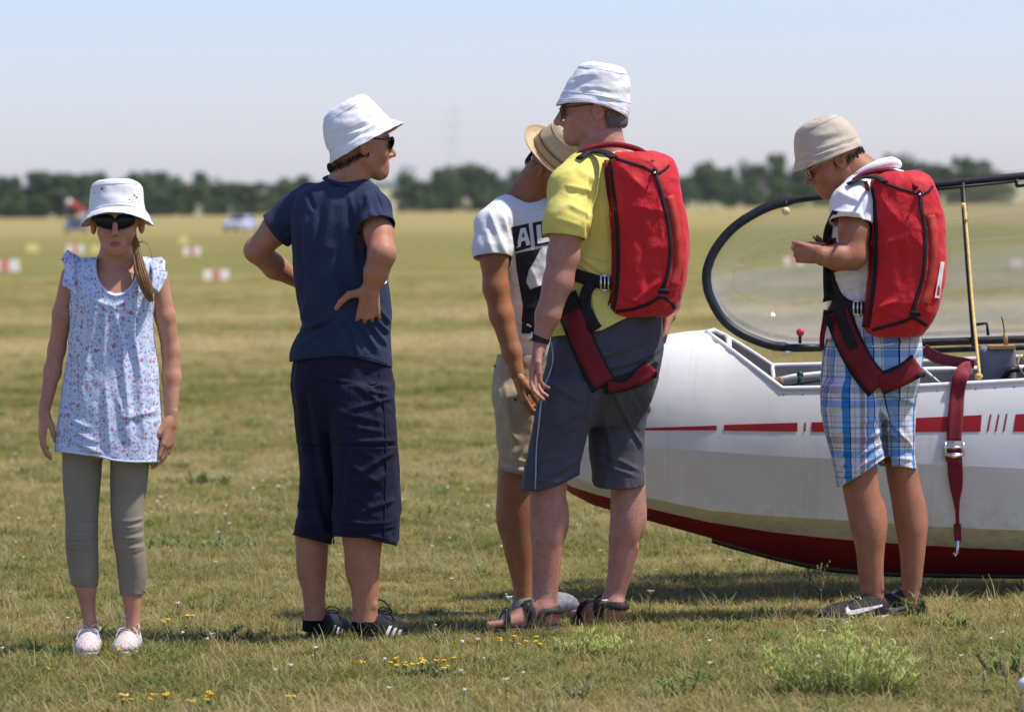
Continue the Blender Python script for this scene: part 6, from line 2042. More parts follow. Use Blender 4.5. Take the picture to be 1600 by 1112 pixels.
# trilby of straw
M_straw = mat('straw', (0.70, 0.55, 0.33), .8, (0.58, 0.43, 0.23), 60, bump=.6, bscale=350, stretch=(1, 1, 6))
M_band = cloth('hat_band', (0.40, 0.31, 0.19), (0.34, 0.26, 0.155), weave=700)
Ax = unit((.55, -.45, .70)); C = P.p(871, 246, -.015)
prof = [(.118, .004, .004, 0), (.112, .030, .024, 0), (.122, .062, .050, 0), (.116, .078, .066, 0), (.095, .088, .078, 0), (.05, .097, .087, 0), (.012, .102, .091, 0), (.002, .106, .095, 0), (-.002, .125, .113, 0), (.006, .142, .128, 0), (.014, .150, .136, 0)]
hat = bucket_hat(P, C, Ax, Fh, prof, M_straw, 5, stitch=False, amp=.0014, wave=0, fine=.0008)
U = unit(Ax); F = unit(Fh - U*(U @ Fh)); L = np.cross(U, F)
for nm, h0, h1, gr, Mx in (('hat_ribbon', .010, .038, .0035, M_band), ('ribbon_cord', .037, .042, .0055, mat('cord_brown', (0.14, 0.08, 0.04), .8)), ('ribbon_cord', .007, .011, .006, bpy.data.materials['cord_brown'] if 'cord_brown' in bpy.data.materials else M_band)):
    G = []
    for a in np.linspace(0, 2*math.pi, 60):
        r_ = []
        for t in np.linspace(0, 1, 4):
            hh_ = h0 + (h1-h0)*t
            rf = np.interp(hh_, [.012, .05, .095], [.102, .097, .088]) + gr; rl = np.interp(hh_, [.012, .05, .095], [.091, .087, .078]) + gr
            r_.append(C + U*hh_ + F*math.cos(a)*rf + L*math.sin(a)*rl)
        G.append(r_)
    mb = MB(); mb.grid(np.array(G)); mb.out(nm, Mx, hat)
rg = random.Random(35); rt = []
M_bh = mat('hair_black', (0.014, 0.010, 0.008), .55, (0.025, 0.017, 0.013), 40)
for i in range(220):
    a = math.pi + rg.uniform(-1.3, 1.3); f_, l_ = math.cos(a), math.sin(a); top = rg.uniform(-.035, 0)
    rt.append([h(-.014+.095*f_, .076*l_, top), h(-.013+.094*f_, .075*l_, top-.010), h(-.012+.090*f_, .073*l_, max(top-.018, -.05))])
strands('hair', rt, M_bh, P.root, .0015)
M_gsh = mat('canvas_grey', (0.25, 0.25, 0.27), .85, (0.20, 0.20, 0.215), 70, bump=.3, bscale=500)
s1, q1, _ = shoe(P, gp(799, P.Y-.04), (.985, -.12), .275, M_gsh, M_rub2 if 'M_rub2' in globals() else mat('rubber_grey', (0.50, 0.50, 0.48), .7), h=.74)
laces(P, q1, M_lace if 'M_lace' in globals() else M_wt, s1, bows=False, r=.0022)
s2, q2, _ = shoe(P, gp(848, P.Y+.06), (.40, .92), .27, M_gsh, bpy.data.materials.get('rubber_grey') or M_wt, h=.75)
laces(P, q2, M_lace if 'M_lace' in globals() else M_wt, s2, bows=False, r=.0022)

# ================================================================== the boy in the plaid shorts
P = Person(1375, 14.85, 'person in a white shirt, blue plaid shorts and beige hat, head bent over his hands')
SK = skin('skin_plaid', (0.43, 0.190, 0.105), (0.35, 0.140, 0.072))
fd = P.field(1235, 175, 1465, 985, .0048, -.32, .32)
Fh = unit((-.90, -.02, -.43)); Uh = unit((-.42, .02, .90))
hd = P.p(1303, 250, .0)
h, Rm = head(fd, hd, Fh, Uh, .98, neck=(P.p(1360, 290, .0), P.r(33), P.r(27)), jaw=.95)
fd.cone(P.p(1330, 256, 0), P.r(27), P.p(1362, 288, 0), P.r(33), .03)
TS = [(263, 1342, 1400, .0, .05), (272, 1328, 1420, .0, .075), (290, 1312, 1440, 0, .105), (325, 1303, 1448, 0, .122), (370, 1298, 1450, 0, .13), (420, 1296, 1448, 0, .13), (470, 1293, 1443, 0, .13), (510, 1290, 1440, 0, .13), (545, 1288, 1440, 0, .13)]
fd.loft(P.rows(TS), .02, 2.3, grow=-.022)
fd.chain(P.ch([(1330, 312, 23, -.12), (1334, 360, 23, -.165), (1333, 400, 21, -.18), (1310, 402, 19.5, -.20), (1285, 400, 15.5, -.215)]), .018)
W = P.p(1284, 400, -.215)
hand(fd, W, P.p(1258, 396, -.21) - W, (.1, 1, -.1), (-.1, .0, 1), .98, (1.25, 1.5, .9), .02, (.9, .10, .6))
# the other arm comes round the front
fd.chain(P.ch([(1420, 315, 23, .12), (1400, 370, 22, .17), (1360, 405, 20, .17), (1300, 400, 17, .06), (1278, 396, 13, -.06)]), .018)
W = P.p(1284, 397, -.07)
hand(fd, W, P.p(1262, 394, -.14) - W, (.5, .3, 0), (0, 0, 1), .95, (1.2, 1.3, .8), .02)
HIP = [(505, 1296, 1440, 0, .135), (540, 1287, 1441, 0, .145), (570, 1284, 1440, 0, .145), (600, 1284, 1434, 0, .14), (630, 1292, 1424, 0, .10), (655, 1320, 1400, 0, .06)]
S_L = [(585, 1300, 1360, -.03, .08), (602, 1285, 1374, -.045, .11), (630, 1283, 1378, -.055, .112), (660, 1286, 1377, -.055, .106), (690, 1294, 1378, -.055, .102), (720, 1302, 1381, -.055, .102), (775, 1312, 1386, -.055, .104)]
S_R = [(585, 1380, 1425, .04, .08), (602, 1374, 1434, .05, .11), (630, 1374, 1430, .06, .112), (660, 1374, 1429, .06, .106), (690, 1374, 1428, .06, .10), (735, 1374, 1431, .06, .10), (760, 1376, 1434, .06, .10)]
C_L = [(600, 1300, 1362, -.04, .085), (680, 1308, 1366, -.05, .078), (735, 1314, 1371, -.055, .068), (770, 1318, 1375, -.055, .066), (820, 1328, 1385, -.055, .066), (859, 1337, 1382, -.055, .058), (899, 1341, 1380, -.055, .046), (930, 1345, 1381, -.05, .040), (952, 1345, 1384, -.05, .042)]
C_R = [(600, 1382, 1428, .04, .085), (680, 1380, 1428, .06, .078), (735, 1384, 1434, .065, .068), (780, 1392, 1444, .065, .066), (820, 1398, 1448, .065, .066), (859, 1405, 1446, .065, .058), (899, 1408, 1441, .065, .046), (925, 1410, 1437, .068, .040), (948, 1408, 1440, .07, .042)]
fd.loft(P.rows(HIP), .03, 2.2, grow=-.02); fd.loft(P.rows(C_L), .02); fd.loft(P.rows(C_R), .02)
calf(fd, P, 1356, 818, -.055, 28, (.85, -.5), (1362, 920, -.052, 19)); calf(fd, P, 1423, 818, .065, 25, (.85, -.5), (1423, 916, .067, 15))
body = body_obj(P, fd, SK, (h, Rm, .98))
ft = P.field(1270, 240, 1480, 570, .0043, -.3, .3)
ft.loft(P.rows(TS), .012, 2.3)
ft.chain(P.ch([(1348, 300, 31, -.08), (1332, 322, 33, -.135), (1331, 348, 32, -.155), (1330, 356, 31, -.16)]), .025)
ft.chain(P.ch([(1405, 300, 31, .08), (1420, 325, 32, .13), (1412, 350, 31, .15)]), .025)
cuts = [P.hem([(1270, 528), (1300, 530), (1360, 530), (1460, 530)]),
        sleeve_cut(P.p(1331, 349, -.155), P.p(1331, 385, -.175) - P.p(1331, 330, -.14) + np.array([-.012, 0, 0]), P.r(33)+.014, P.rows(TS)),
        sleeve_cut(P.p(1413, 347, .15), (-.1, .15, -.9), P.r(32)+.012, P.rows(TS)),
        ell_cut(P.p(1346, 258, .0), (P.r(33), .08, P.r(22)), np.array(Matrix.Rotation(math.radians(25), 3, 'Y')).T)]
crs = [(1310, 300, 1350, 320, 5, 4), (1300, 330, 1345, 335, 5, 5), (1296, 352, 1340, 325, 5, 5), (1345, 300, 1352, 345, 4, -6), (1300, 440, 1345, 425, 4, 5), (1305, 460, 1350, 440, 4, 5), (1300, 480, 1350, 470, 4, 4), (1320, 430, 1350, 480, 5, 4), (1345, 360, 1352, 480, 5, -4)]
tshirt = garment('tshirt', ft, cuts, M_wt, P.root, creases=crs, amp=.0036, freq=(12, 12, 9), seed=81, fine=.0007)
# turned-down hood / collar roll
mb = MB(); mb.tube(smooth_path([P.p(1332, 280, -.085), P.p(1345, 270, -.095), P.p(1368, 259, -.09), P.p(1390, 253, -.05), P.p(1402, 257, .02), P.p(1392, 258, .08), P.p(1365, 264, .09)], 6), [.008 + .010*math.sin(math.pi*i/36) for i in range(37)], 10); mb.out('collar_roll', M_wt, P.root)
# plaid shorts
def plaid(g, tc):
    at_ = g.n('ShaderNodeAttribute', attribute_name='weave_uv')
    sep = g.n('ShaderNodeSeparateXYZ'); g.l(at_.outputs['Vector'], sep.inputs[0])
    def stripes(v, per, stops):
        fr = g.math('FRACT', g.math('DIVIDE', v, per))
        return g.ramp(fr, stops, 'CONSTANT')
    W_, B1, B2, NV, GR, PK = (.80, .80, .82), (.07, .30, .62), (.30, .47, .72), (.03, .05, .16), (.46, .40, .39), (.66, .42, .42)
    a = stripes(sep.outputs[0], .150, [(0, W_), (.06, B1), (.20, NV), (.22, W_), (.30, PK), (.315, W_), (.40, GR), (.50, W_), (.545, NV), (.56, B2), (.70, NV), (.72, W_), (.82, GR), (.835, W_), (.90, PK), (.91, W_)])
    b = stripes(sep.outputs[1], .170, [(0, W_), (.08, B2), (.22, W_), (.26, NV), (.275, W_), (.36, GR), (.50, W_), (.56, PK), (.575, W_), (.66, B2), (.70, W_), (.78, GR), (.80, W_), (.90, NV), (.91, W_)])
    m_ = g.mix(1.0, a, g.mix(.85, (1., 1., 1.), b), 'MULTIPLY')
    return m_
M_pl = cloth('shorts_plaid', plaid, weave=900, crum=.2)
fs = P.field(1255, 490, 1470, 790, .0042, -.28, .28)
fs.loft(P.rows(HIP), .02, 2.3); fs.loft(P.rows(S_L), .014, 2.3); fs.loft(P.rows(S_R), .014, 2.3)
def sh_hem(V):
    px, py = proj(V)
    left = (px < 1374) | ((V[:, 1] < P.Y) & (px < 1392))
    return np.where(left, P.hem([(1290, 766), (1316, 758), (1350, 738), (1384, 714), (1400, 706)])(V), P.hem([(1365, 726), (1380, 728), (1410, 728), (1440, 735)])(V))
crs = [(1375, 615, 1380, 710, 4, -8), (1290, 640, 1350, 630, 4, 5), (1300, 680, 1375, 650, 4, 6), (1305, 720, 1375, 672, 4, 7), (1308, 735, 1378, 690, 3.5, 6), (1312, 750, 1380, 706, 3, 5), (1290, 600, 1330, 625, 4, 5), (1378, 640, 1425, 700, 3, 8), (1380, 665, 1426, 705, 3, 5), (1385, 612, 1428, 630, 4, 5), (1380, 715, 1428, 718, 3, 4), (1360, 545, 1430, 530, 4, 5), (1400, 590, 1432, 550, 4, 6), (1296, 560, 1310, 600, 5, 5)]
V, f = fs.mesh(2)
for cfn in (lambda V: V[:, 2] - P.p(1360, 512, 0)[2], sh_hem):
    V, f = trim(V, f, cfn)
# cloth coordinates round each leg, taken before the folds
zc = P.p(1374, 612, 0)[2]
cxl, cxr = P.p(1334, 660, -.05), P.p(1402, 660, .06)
isl = V[:, 0] < P.p(1375, 640, 0)[0]
cx_ = np.where(isl, cxl[0], cxr[0]); cy_ = np.where(isl, cxl[1], cxr[1])
ang = np.arctan2(V[:, 0]-cx_, -(V[:, 1]-cy_))
blend = np.clip((V[:, 2]-zc)/.06, 0, 1)
hipa = np.arctan2(V[:, 0]-P.p(1362, 560, 0)[0], -(V[:, 1]-P.Y))
uu = np.where(isl, ang*.098, ang*.085+.21)
uvw = np.stack([uu + 5.0, V[:, 2] + .02*V[:, 0] + 3.0, np.zeros(len(V))], 1)
V = wrinkle(V, f, creases=crs, amp=.0045, freq=(12, 12, 9), seed=91, fine=.0008)
V2, f2 = lip(V, f, .003, .016)
n_add = len(V2) - len(V)
from_idx = np.array([int(np.argmin(((V - q)**2).sum(1))) for q in V2[len(V):len(V)+n_add//2]])
uvw = np.vstack([uvw, uvw[from_idx], uvw[from_idx]])
shorts = obj('shorts', V2, f2, M_pl, P.root)
shorts.data.attributes.new('weave_uv', 'FLOAT_VECTOR', 'POINT').data.foreach_set('vector', uvw.astype(np.float32).ravel())
band('pocket_seam', [(1362, 541), (1380, 539), (1398, 536)], 1.6, [shorts], M_wt, P.root, off=.003, thick=.002, cross=3)
# hat and glasses
M_bhat = cloth('hat_beige_cotton', (0.56, 0.49, 0.39), (0.51, 0.44, 0.345), weave=700, crum=.22)
hat = bucket_hat(P, P.p(1294, 246, 0), (-.36, .0, .93), (-.93, 0, -.36), [(.137, .004, .004, -.002), (.136, .035, .035, -.002), (.130, .060, .060, -.004), (.116, .080, .080, -.006), (.085, .099, .094, -.008), (.05, .110, .102, -.008), (.03, .115, .106, -.006), (.013, .122, .114, -.002), (-.004, .128, .120, .001)], M_bhat, 18, amp=.0030,
           creases=[(1262, 235, 1320, 218, 3, 4, 3), (1256, 245, 1325, 226, 2.5, 4, 3), (1270, 215, 1320, 205, 4, 3)])
band('hat_seam', [(1250, 250), (1275, 243), (1300, 233), (1325, 222), (1338, 214)], 1.5, [hat], M_bhat, P.root, off=.0022, thick=.0015, cross=3)
lens_pair(P, h, .98, M_cleargl, M_chrome, P.root, w=.025, hh=.016, wrap=.35, front=.108, up=-.002, rim=.0013)
rg = random.Random(45); rt = []
for i in range(220):
    a = math.pi + rg.uniform(-1.9, 1.9); f_, l_ = math.cos(a), math.sin(a); top = rg.uniform(-.02, .0)
    rt.append([h(-.014+.095*f_, .076*l_, top), h(-.013+.094*f_, .076*l_, top-.009), h(-.012+.089*f_, .073*l_, max(top-.016, -.04))])
strands('hair', rt, M_bh, P.root, .0013)
# shoes
M_bk3 = mat('shoe_suede_black', (0.020, 0.018, 0.018), .8, (0.034, 0.030, 0.030), 40, bump=.3, bscale=250)
M_ws_ = mat('shoe_sole_white', (0.62, 0.60, 0.55), .7, (0.5, 0.47, 0.42), 30)
s1, q1, _ = shoe(P, gp(1388, P.Y-.06), (-.86, -.30), .27, M_bk3, M_ws_, h=.92)
laces(P, q1, M_wt, s1, r=.0022, bows=False, n=3)
mb = MB(); mb.tube(smooth_path([q1(.10, .0, .09), q1(.12, .02, .12), q1(.15, .03, .10), q1(.12, .01, .092)], 5), .0024, 6); mb.out('lace_loop', M_bk3, s1)
s2, q2, _ = shoe(P, gp(1444, P.Y+.05), (-.80, .42), .27, M_bk3, M_ws_, h=.92)
laces(P, q2, M_wt, s2, r=.0022, bows=False, n=3)
decal('side_mark', [[(1321, 950), (1323, 958), (1330, 960), (1345, 957), (1379, 946.5), (1379, 943.5), (1345, 950), (1330, 953), (1326, 950.5), (1325, 946)]], [s1], M_wt, s1, .0025, 3)
decal('side_mark', [[(1388, 950), (1390, 956), (1396, 956), (1425, 946), (1425, 943.5), (1398, 949), (1393, 948)]], [s2], M_wt, s2, .0025, 3)
# ---- his pack
rowsP = [(268, 1376, 1432, -.10, .05), (276, 1364, 1452, -.11, .07), (292, 1359, 1462, -.12, .085), (320, 1358, 1470, -.125, .095), (360, 1358, 1477, -.13, .10), (400, 1357, 1478, -.13, .102), (440, 1355, 1475, -.13, .10), (475, 1352, 1468, -.13, .10), (500, 1350, 1458, -.125, .092), (515, 1352, 1447, -.12, .08), (526, 1366, 1434, -.115, .055)]
pk, cont = pack(P, 'red parachute pack with a white label, on the back of the person in plaid shorts', rowsP, (1410, 525, -.13), .12,
    [(1438, 306), (1441, 330), (1446, 360), (1446, 400), (1441, 440), (1431, 470), (1425, 490)], ([(1376, 283), (1395, 291), (1415, 297), (1438, 304)], [(1458, 290), (1452, 298), (1445, 302), (1438, 306)]),
    [(1362, 516), (1385, 510), (1410, 503), (1426, 497), (1442, 505), (1452, 511)], [(1359, 284), (1366, 320), (1369, 370), (1367, 430), (1361, 480), (1356, 512)], 55,
    [(1370, 300, 1400, 340, 6, 4), (1375, 480, 1420, 500, 4, 6), (1365, 485, 1400, 470, 4, 6), (1400, 505, 1440, 520, 4, 5), (1400, 350, 1410, 450, 9, -4), (1460, 340, 1466, 460, 6, 4)],
    lab=[(1470, 409), (1476, 409), (1468.5, 466), (1460.5, 465)])
strp = lambda nm, path, w, M=M_blk2, off=.008, **k: band(nm, path, w, [tshirt, shorts], M, pk, off=off, **k)
mb = MB(); mb.tube(smooth_path([P.p(1334, 282, -.13), P.p(1350, 272, -.125), P.p(1372, 267, -.12), P.p(1395, 268, -.13), P.p(1415, 278, -.16), P.p(1432, 294, -.21)], 6), .009, 10); mb.out('padded_collar', M_pdk, pk)
mb = MB(); mb.tube(smooth_path([P.p(1326, 287, -.18), P.p(1350, 277, -.155), P.p(1372, 278, -.175), P.p(1382, 284, -.21)], 6), .015, 10, flat=.35); mb.out('shoulder_strap', M_blk2, pk)
strp('chest_strap', [(1304, 330, 8), (1296, 352, 12), (1292, 378, 14), (1293, 420, 14), (1296, 445, 20), (1302, 468, 30)], 14, off=.010)
strp('chest_strap_lining', [(1300, 372, 10), (1303, 400, 9), (1302, 425, 8)], 9, M_pdk, .008)
strp('waist_belt', [(1300, 470, 34), (1312, 476, 30), (1325, 480, 24), (1340, 481, 20), (1356, 482, 19)], 20, off=.012)
yb = surf(1340, 481, [tshirt, shorts], .026, P.Y-.15)[1]
mb = MB()
for a, b in (((1334, 470), (1334, 491)), ((1346, 471), (1346, 492)), ((1334, 470), (1346, 471)), ((1334, 491), (1346, 492)), ((1340, 471), (1340, 491))):
    mb.tube([at(*a, yb-.006), at(*b, yb-.006)], .0036, 7)
mb.out('buckle', M_chrome, pk)
strp('leg_strap_edge', [(1308, 482), (1318, 515), (1334, 550), (1352, 580), (1374, 604)], 43, M_blk2, .009)
strp('leg_strap', [(1308, 486), (1319, 517), (1335, 551), (1354, 581), (1374, 602)], 34, M_pdk, .015)
strp('leg_strap_webbing', [(1310, 486), (1320, 515), (1334, 544)], 16, M_blk2, .020)
strp('seat_strap_edge', [(1374, 600, 36), (1395, 592, 34), (1415, 583, 34), (1436, 570, 36)], 34, M_blk2, .010)
strp('seat_strap', [(1374, 600, 28), (1395, 594, 28), (1415, 585, 29), (1436, 571, 30)], 28, M_pdk, .016)
strp('front_strap', [(1291, 484, 8), (1288, 505, 8), (1285, 525, 8), (1284, 545, 7)], 8, M_pdk, .010)

# ------------------------------------------------------------------ turf: short mown grass, weeds and small flowers, too many to count
def blade_mat(name, tint=None, bright=1.0):
    M, g = newmat(name)
    pos = g.n('ShaderNodeNewGeometry').outputs['Position']
    fac = field_colour(g, pos)
    oi = g.n('ShaderNodeObjectInfo')
    fac = g.math('ADD', fac, g.math('MULTIPLY', g.math('SUBTRACT', oi.outputs['Random'], 0.5), 0.50))
    at_ = g.n('ShaderNodeAttribute', attribute_name='dry')
    fac = g.math('ADD', fac, g.math('MULTIPLY', at_.outputs['Fac'], 0.45))
    c = g.ramp(fac, [(0.12, (0.158, 0.178, 0.037)), (0.45, (0.300, 0.268, 0.076)), (0.80, (0.48, 0.38, 0.165)), (1.0, (0.54, 0.45, 0.23))])
    if tint:
        c = g.mix(0.75, c, tint)
    g.l(c, g.b.inputs['Base Color'])
    g.b.inputs['Roughness'].default_value = 0.7
    g.b.inputs['Specular IOR Level'].default_value = 0.2
    tl = g.n('ShaderNodeBsdfTranslucent'); g.l(c, tl.inputs['Color'])      # thin blades let light through
    ms = g.n('ShaderNodeMixShader'); ms.inputs[0].default_value = 0.38
    out = [n for n in g.nt.nodes if n.type == 'OUTPUT_MATERIAL'][0]
    g.l(g.b.outputs[0], ms.inputs[1]); g.l(tl.outputs[0], ms.inputs[2]); g.l(ms.outputs[0], out.inputs['Surface'])
    return M
M_blade = blade_mat('grass_blades')
M_weed = blade_mat('weed_leaves', (0.14, 0.20, 0.055))
M_wfl = mat('petal_white', (0.74, 0.72, 0.62), .8)
M_yfl = mat('petal_yellow', (0.72, 0.42, 0.015), .7, (0.75, 0.52, 0.03), 60)
M_stem = mat('plant_stem', (0.16, 0.17, 0.06), .8, (0.24, 0.20, 0.09), 30)
M_dry = mat('dry_stalk', (0.26, 0.18, 0.10), .85, (0.18, 0.12, 0.07), 40)

def blade(v, f, d, base, ang, ht, lean, w, dry, seg=3):
    dx, dy = math.cos(ang), math.sin(ang)
    o = len(v)
    for i in range(seg + 1):
        t = i/seg
        x = base[0] + dx*lean*t*t*ht; y = base[1] + dy*lean*t*t*ht
        z = base[2] + ht*(t - .28*lean*t*t)
        ww = w*(1-t)**.7 + .0003
        v += [(x - dy*ww, y + dx*ww, z), (x + dy*ww, y - dx*ww, z)]
        d += [dry, dry]
    for i in range(seg):
        f.append((o+2*i, o+2*i+1, o+2*i+3, o+2*i+2))

protos = bpy.data.collections.new('turf_parts')
def proto(name, v, f, d, M):
    me = bpy.data.meshes.new(name); me.from_pydata(v, [], f)
    for mm in (M if isinstance(M, list) else [M]): me.materials.append(mm)
    me.attributes.new('dry', 'FLOAT', 'POINT').data.foreach_set('value', np.array(d, np.float32))
    o = bpy.data.objects.new(name, me); protos.objects.link(o)
    return o
rg = random.Random(77)
for k in range(5):
    v, f, d = [], [], []
    for i in range(60):
        a, q = rg.uniform(0, 6.28), .085*math.sqrt(rg.random())
        blade(v, f, d, (q*math.cos(a), q*math.sin(a), -.004), rg.uniform(0, 6.28), rg.choice((1, 1, 1, 1.5))*rg.uniform(.012, .038)*(1 + .6*(k == 4)), rg.uniform(.3, 1.7), rg.uniform(.0010, .0021), rg.choice((-.35, -.15, 0, .2, .55, .9)), 2)
    proto('turf_a%d' % k, v, f, d, M_blade)
for k in range(3):          # leafy weeds
    v, f, d = [], [], []
    for i in range(16):
        a, q = rg.uniform(0, 6.28), .03*rg.random()
        blade(v, f, d, (q*math.cos(a), q*math.sin(a), 0), a + rg.uniform(-.6, .6), rg.uniform(.03, .065), rg.uniform(.5, 1.6), rg.uniform(.003, .006), rg.choice((-.3, 0, .1)), 3)
    proto('turf_b%d' % k, v, f, d, M_weed)
for k in range(2):          # thin taller stalks
    v, f, d = [], [], []
    for i in range(5):
        a, q = rg.uniform(0, 6.28), .03*rg.random()
        blade(v, f, d, (q*math.cos(a), q*math.sin(a), 0), rg.uniform(0, 6.28), rg.uniform(.07, .14), rg.uniform(.2, .8), .0010, rg.choice((.3, .7, .9)), 4)
    proto('turf_c%d' % k, v, f, d, M_blade)
for k, Mf in enumerate((M_wfl, M_yfl)):   # small flower heads
    mb = MB()
    hgt = .05
    mb.tube([(0, 0, 0), (.004, 0, hgt*.6), (.006, .002, hgt)], .0011, 4)
    ns = len(mb.f)
    for j in range(5):
        a = rg.uniform(0, 6.28); q = .006*rg.random()
        mb.ball((.006+q*math.cos(a), .002+q*math.sin(a), hgt+rg.uniform(-.001, .003)), rg.uniform(.0022, .0036), 6, 4, (1, 1, .9))
    o = proto('turf_d%d' % k, mb.v, mb.f, [0]*len(mb.v), [M_stem, Mf])
    o.data.polygons.foreach_set('material_index', np.array([0]*ns + [1]*(len(mb.f)-ns), np.int32))

def scatter(name, pts, rot, scl, idx, label, cat):
    me = bpy.data.meshes.new(name)
    me.vertices.add(len(pts)); me.vertices.foreach_set('co', pts.astype(np.float32).ravel())
    me.attributes.new('rot', 'FLOAT_VECTOR', 'POINT').data.foreach_set('vector', rot.astype(np.float32).ravel())
    me.attributes.new('scl', 'FLOAT_VECTOR', 'POINT').data.foreach_set('vector', scl.astype(np.float32).ravel())
    me.attributes.new('idx', 'INT', 'POINT').data.foreach_set('value', idx.astype(np.int32))
    o = bpy.data.objects.new(name, me); COL.objects.link(o)
    ng = bpy.data.node_groups.new(name + '_nodes', 'GeometryNodeTree')
    ng.interface.new_socket('Geometry', in_out='INPUT', socket_type='NodeSocketGeometry')
    ng.interface.new_socket('Geometry', in_out='OUTPUT', socket_type='NodeSocketGeometry')
    N = ng.nodes; L = ng.links
    gi, go = N.new('NodeGroupInput'), N.new('NodeGroupOutput')
    iop = N.new('GeometryNodeInstanceOnPoints'); ci = N.new('GeometryNodeCollectionInfo')
    ci.inputs['Collection'].default_value = protos; ci.inputs['Separate Children'].default_value = True; ci.inputs['Reset Children'].default_value = True
    def na(nm, t):
        q = N.new('GeometryNodeInputNamedAttribute'); q.data_type = t; q.inputs['Name'].default_value = nm
        return q.outputs['Attribute']
    e2r = N.new('FunctionNodeEulerToRotation')
    L.new(na('rot', 'FLOAT_VECTOR'), e2r.inputs[0])
    L.new(gi.outputs[0], iop.inputs['Points']); L.new(ci.outputs[0], iop.inputs['Instance'])
    iop.inputs['Pick Instance'].default_value = True
    L.new(na('idx', 'INT'), iop.inputs['Instance Index']); L.new(e2r.outputs[0], iop.inputs['Rotation']); L.new(na('scl', 'FLOAT_VECTOR'), iop.inputs['Scale'])
    L.new(iop.outputs[0], go.inputs[0])
    md = o.modifiers.new('scatter', 'NODES'); md.node_group = ng
    return tag(o, label, cat, kind='stuff')

rs = np.random.RandomState(3)
def area(y0, y1, dens, smin, smax, kinds, probs, hz=1.0):
    n = int((y1-y0)*((y0+y1)/2*.26 + 4.0)*dens)
    y = rs.uniform(y0, y1, n)
    x = rs.uniform(-.5, .5, n)*(y*.26 + 4.0)
    patch = vnoise(np.stack([x*1.1, y*1.1, np.zeros(n)], 1), 5) + .5*vnoise(np.stack([x*3.1, y*3.1, np.zeros(n)], 1), 6)
    s = rs.uniform(smin, smax, n)*(1 + .28*np.clip(patch, -1, 1))
    return np.stack([x, y, np.zeros(n)], 1), np.stack([rs.uniform(-.1, .1, n), rs.uniform(-.1, .1, n), rs.uniform(0, 6.28, n)], 1), np.stack([s, s, s*hz], 1), rs.choice(kinds, n, p=probs)
G1 = [area(10.5, 19, 330, .75, 1.15, [0, 1, 2, 3, 4, 5, 6, 7, 8, 9], [.18, .18, .18, .17, .13, .025, .02, .02, .05, .045], .9),
      area(19, 30, 130, 1.0, 1.7, [0, 1, 2, 3, 4, 5, 6, 8], [.21, .21, .2, .2, .10, .03, .03, .02], .75),
      area(30, 44, 36, 1.4, 2.2, [0, 1, 2, 3, 4, 5], [.2, .2, .2, .2, .15, .05], .6),
      area(44, 62, 13, 1.6, 2.6, [0, 1, 2, 3, 4], [.2]*5, .5), area(62, 95, 4, 2, 3, [0, 1, 2, 3, 4], [.2]*5, .42)]
def near(cx, cy, n, sp, smin, smax, kinds):
    a = rs.uniform(0, 6.28, n); q = np.sqrt(rs.uniform(0, 1, n))
    s = rs.uniform(smin, smax, n)
    return np.stack([cx + sp[0]*q*np.cos(a), cy + sp[1]*q*np.sin(a), np.zeros(n)], 1), np.stack([np.zeros(n), np.zeros(n), rs.uniform(0, 6.28, n)], 1), np.stack([s, s, s*1.15], 1), rs.choice(kinds, n)
for px_, Y_ in ((143, 13.86), (206, 13.88), (500, 14.26), (585, 14.18), (845, 14.45), (790, 14.45), (960, 14.55), (1340, 14.66), (1420, 14.82), (815, 14.95), (900, 14.98)):
    q_ = gp(px_, Y_)
    G1.append(near(q_[0], q_[1], 15, (.17, .05), .55, .85, [0, 1, 2, 3, 4, 8, 9]))      # grass grows up round the feet
cat_ = [np.concatenate(q) for q in zip(*G1)]
scatter('grass', cat_[0], cat_[1], cat_[2], cat_[3], 'short dry mown grass with patches of green and straw', 'grass')
F1 = [area(12, 19, 3.0, .8, 1.3, [10], [1.0]), area(19, 30, 3.0, 1.0, 1.6, [10], [1.0]), area(11.5, 14.5, .5, .8, 1.2, [11], [1.0])]
cat_ = [np.concatenate(q) for q in zip(*F1)]
scatter('meadow_flowers', cat_[0], cat_[1], cat_[2], cat_[3], 'tiny white and yellow flower heads scattered through the grass', 'flowers')

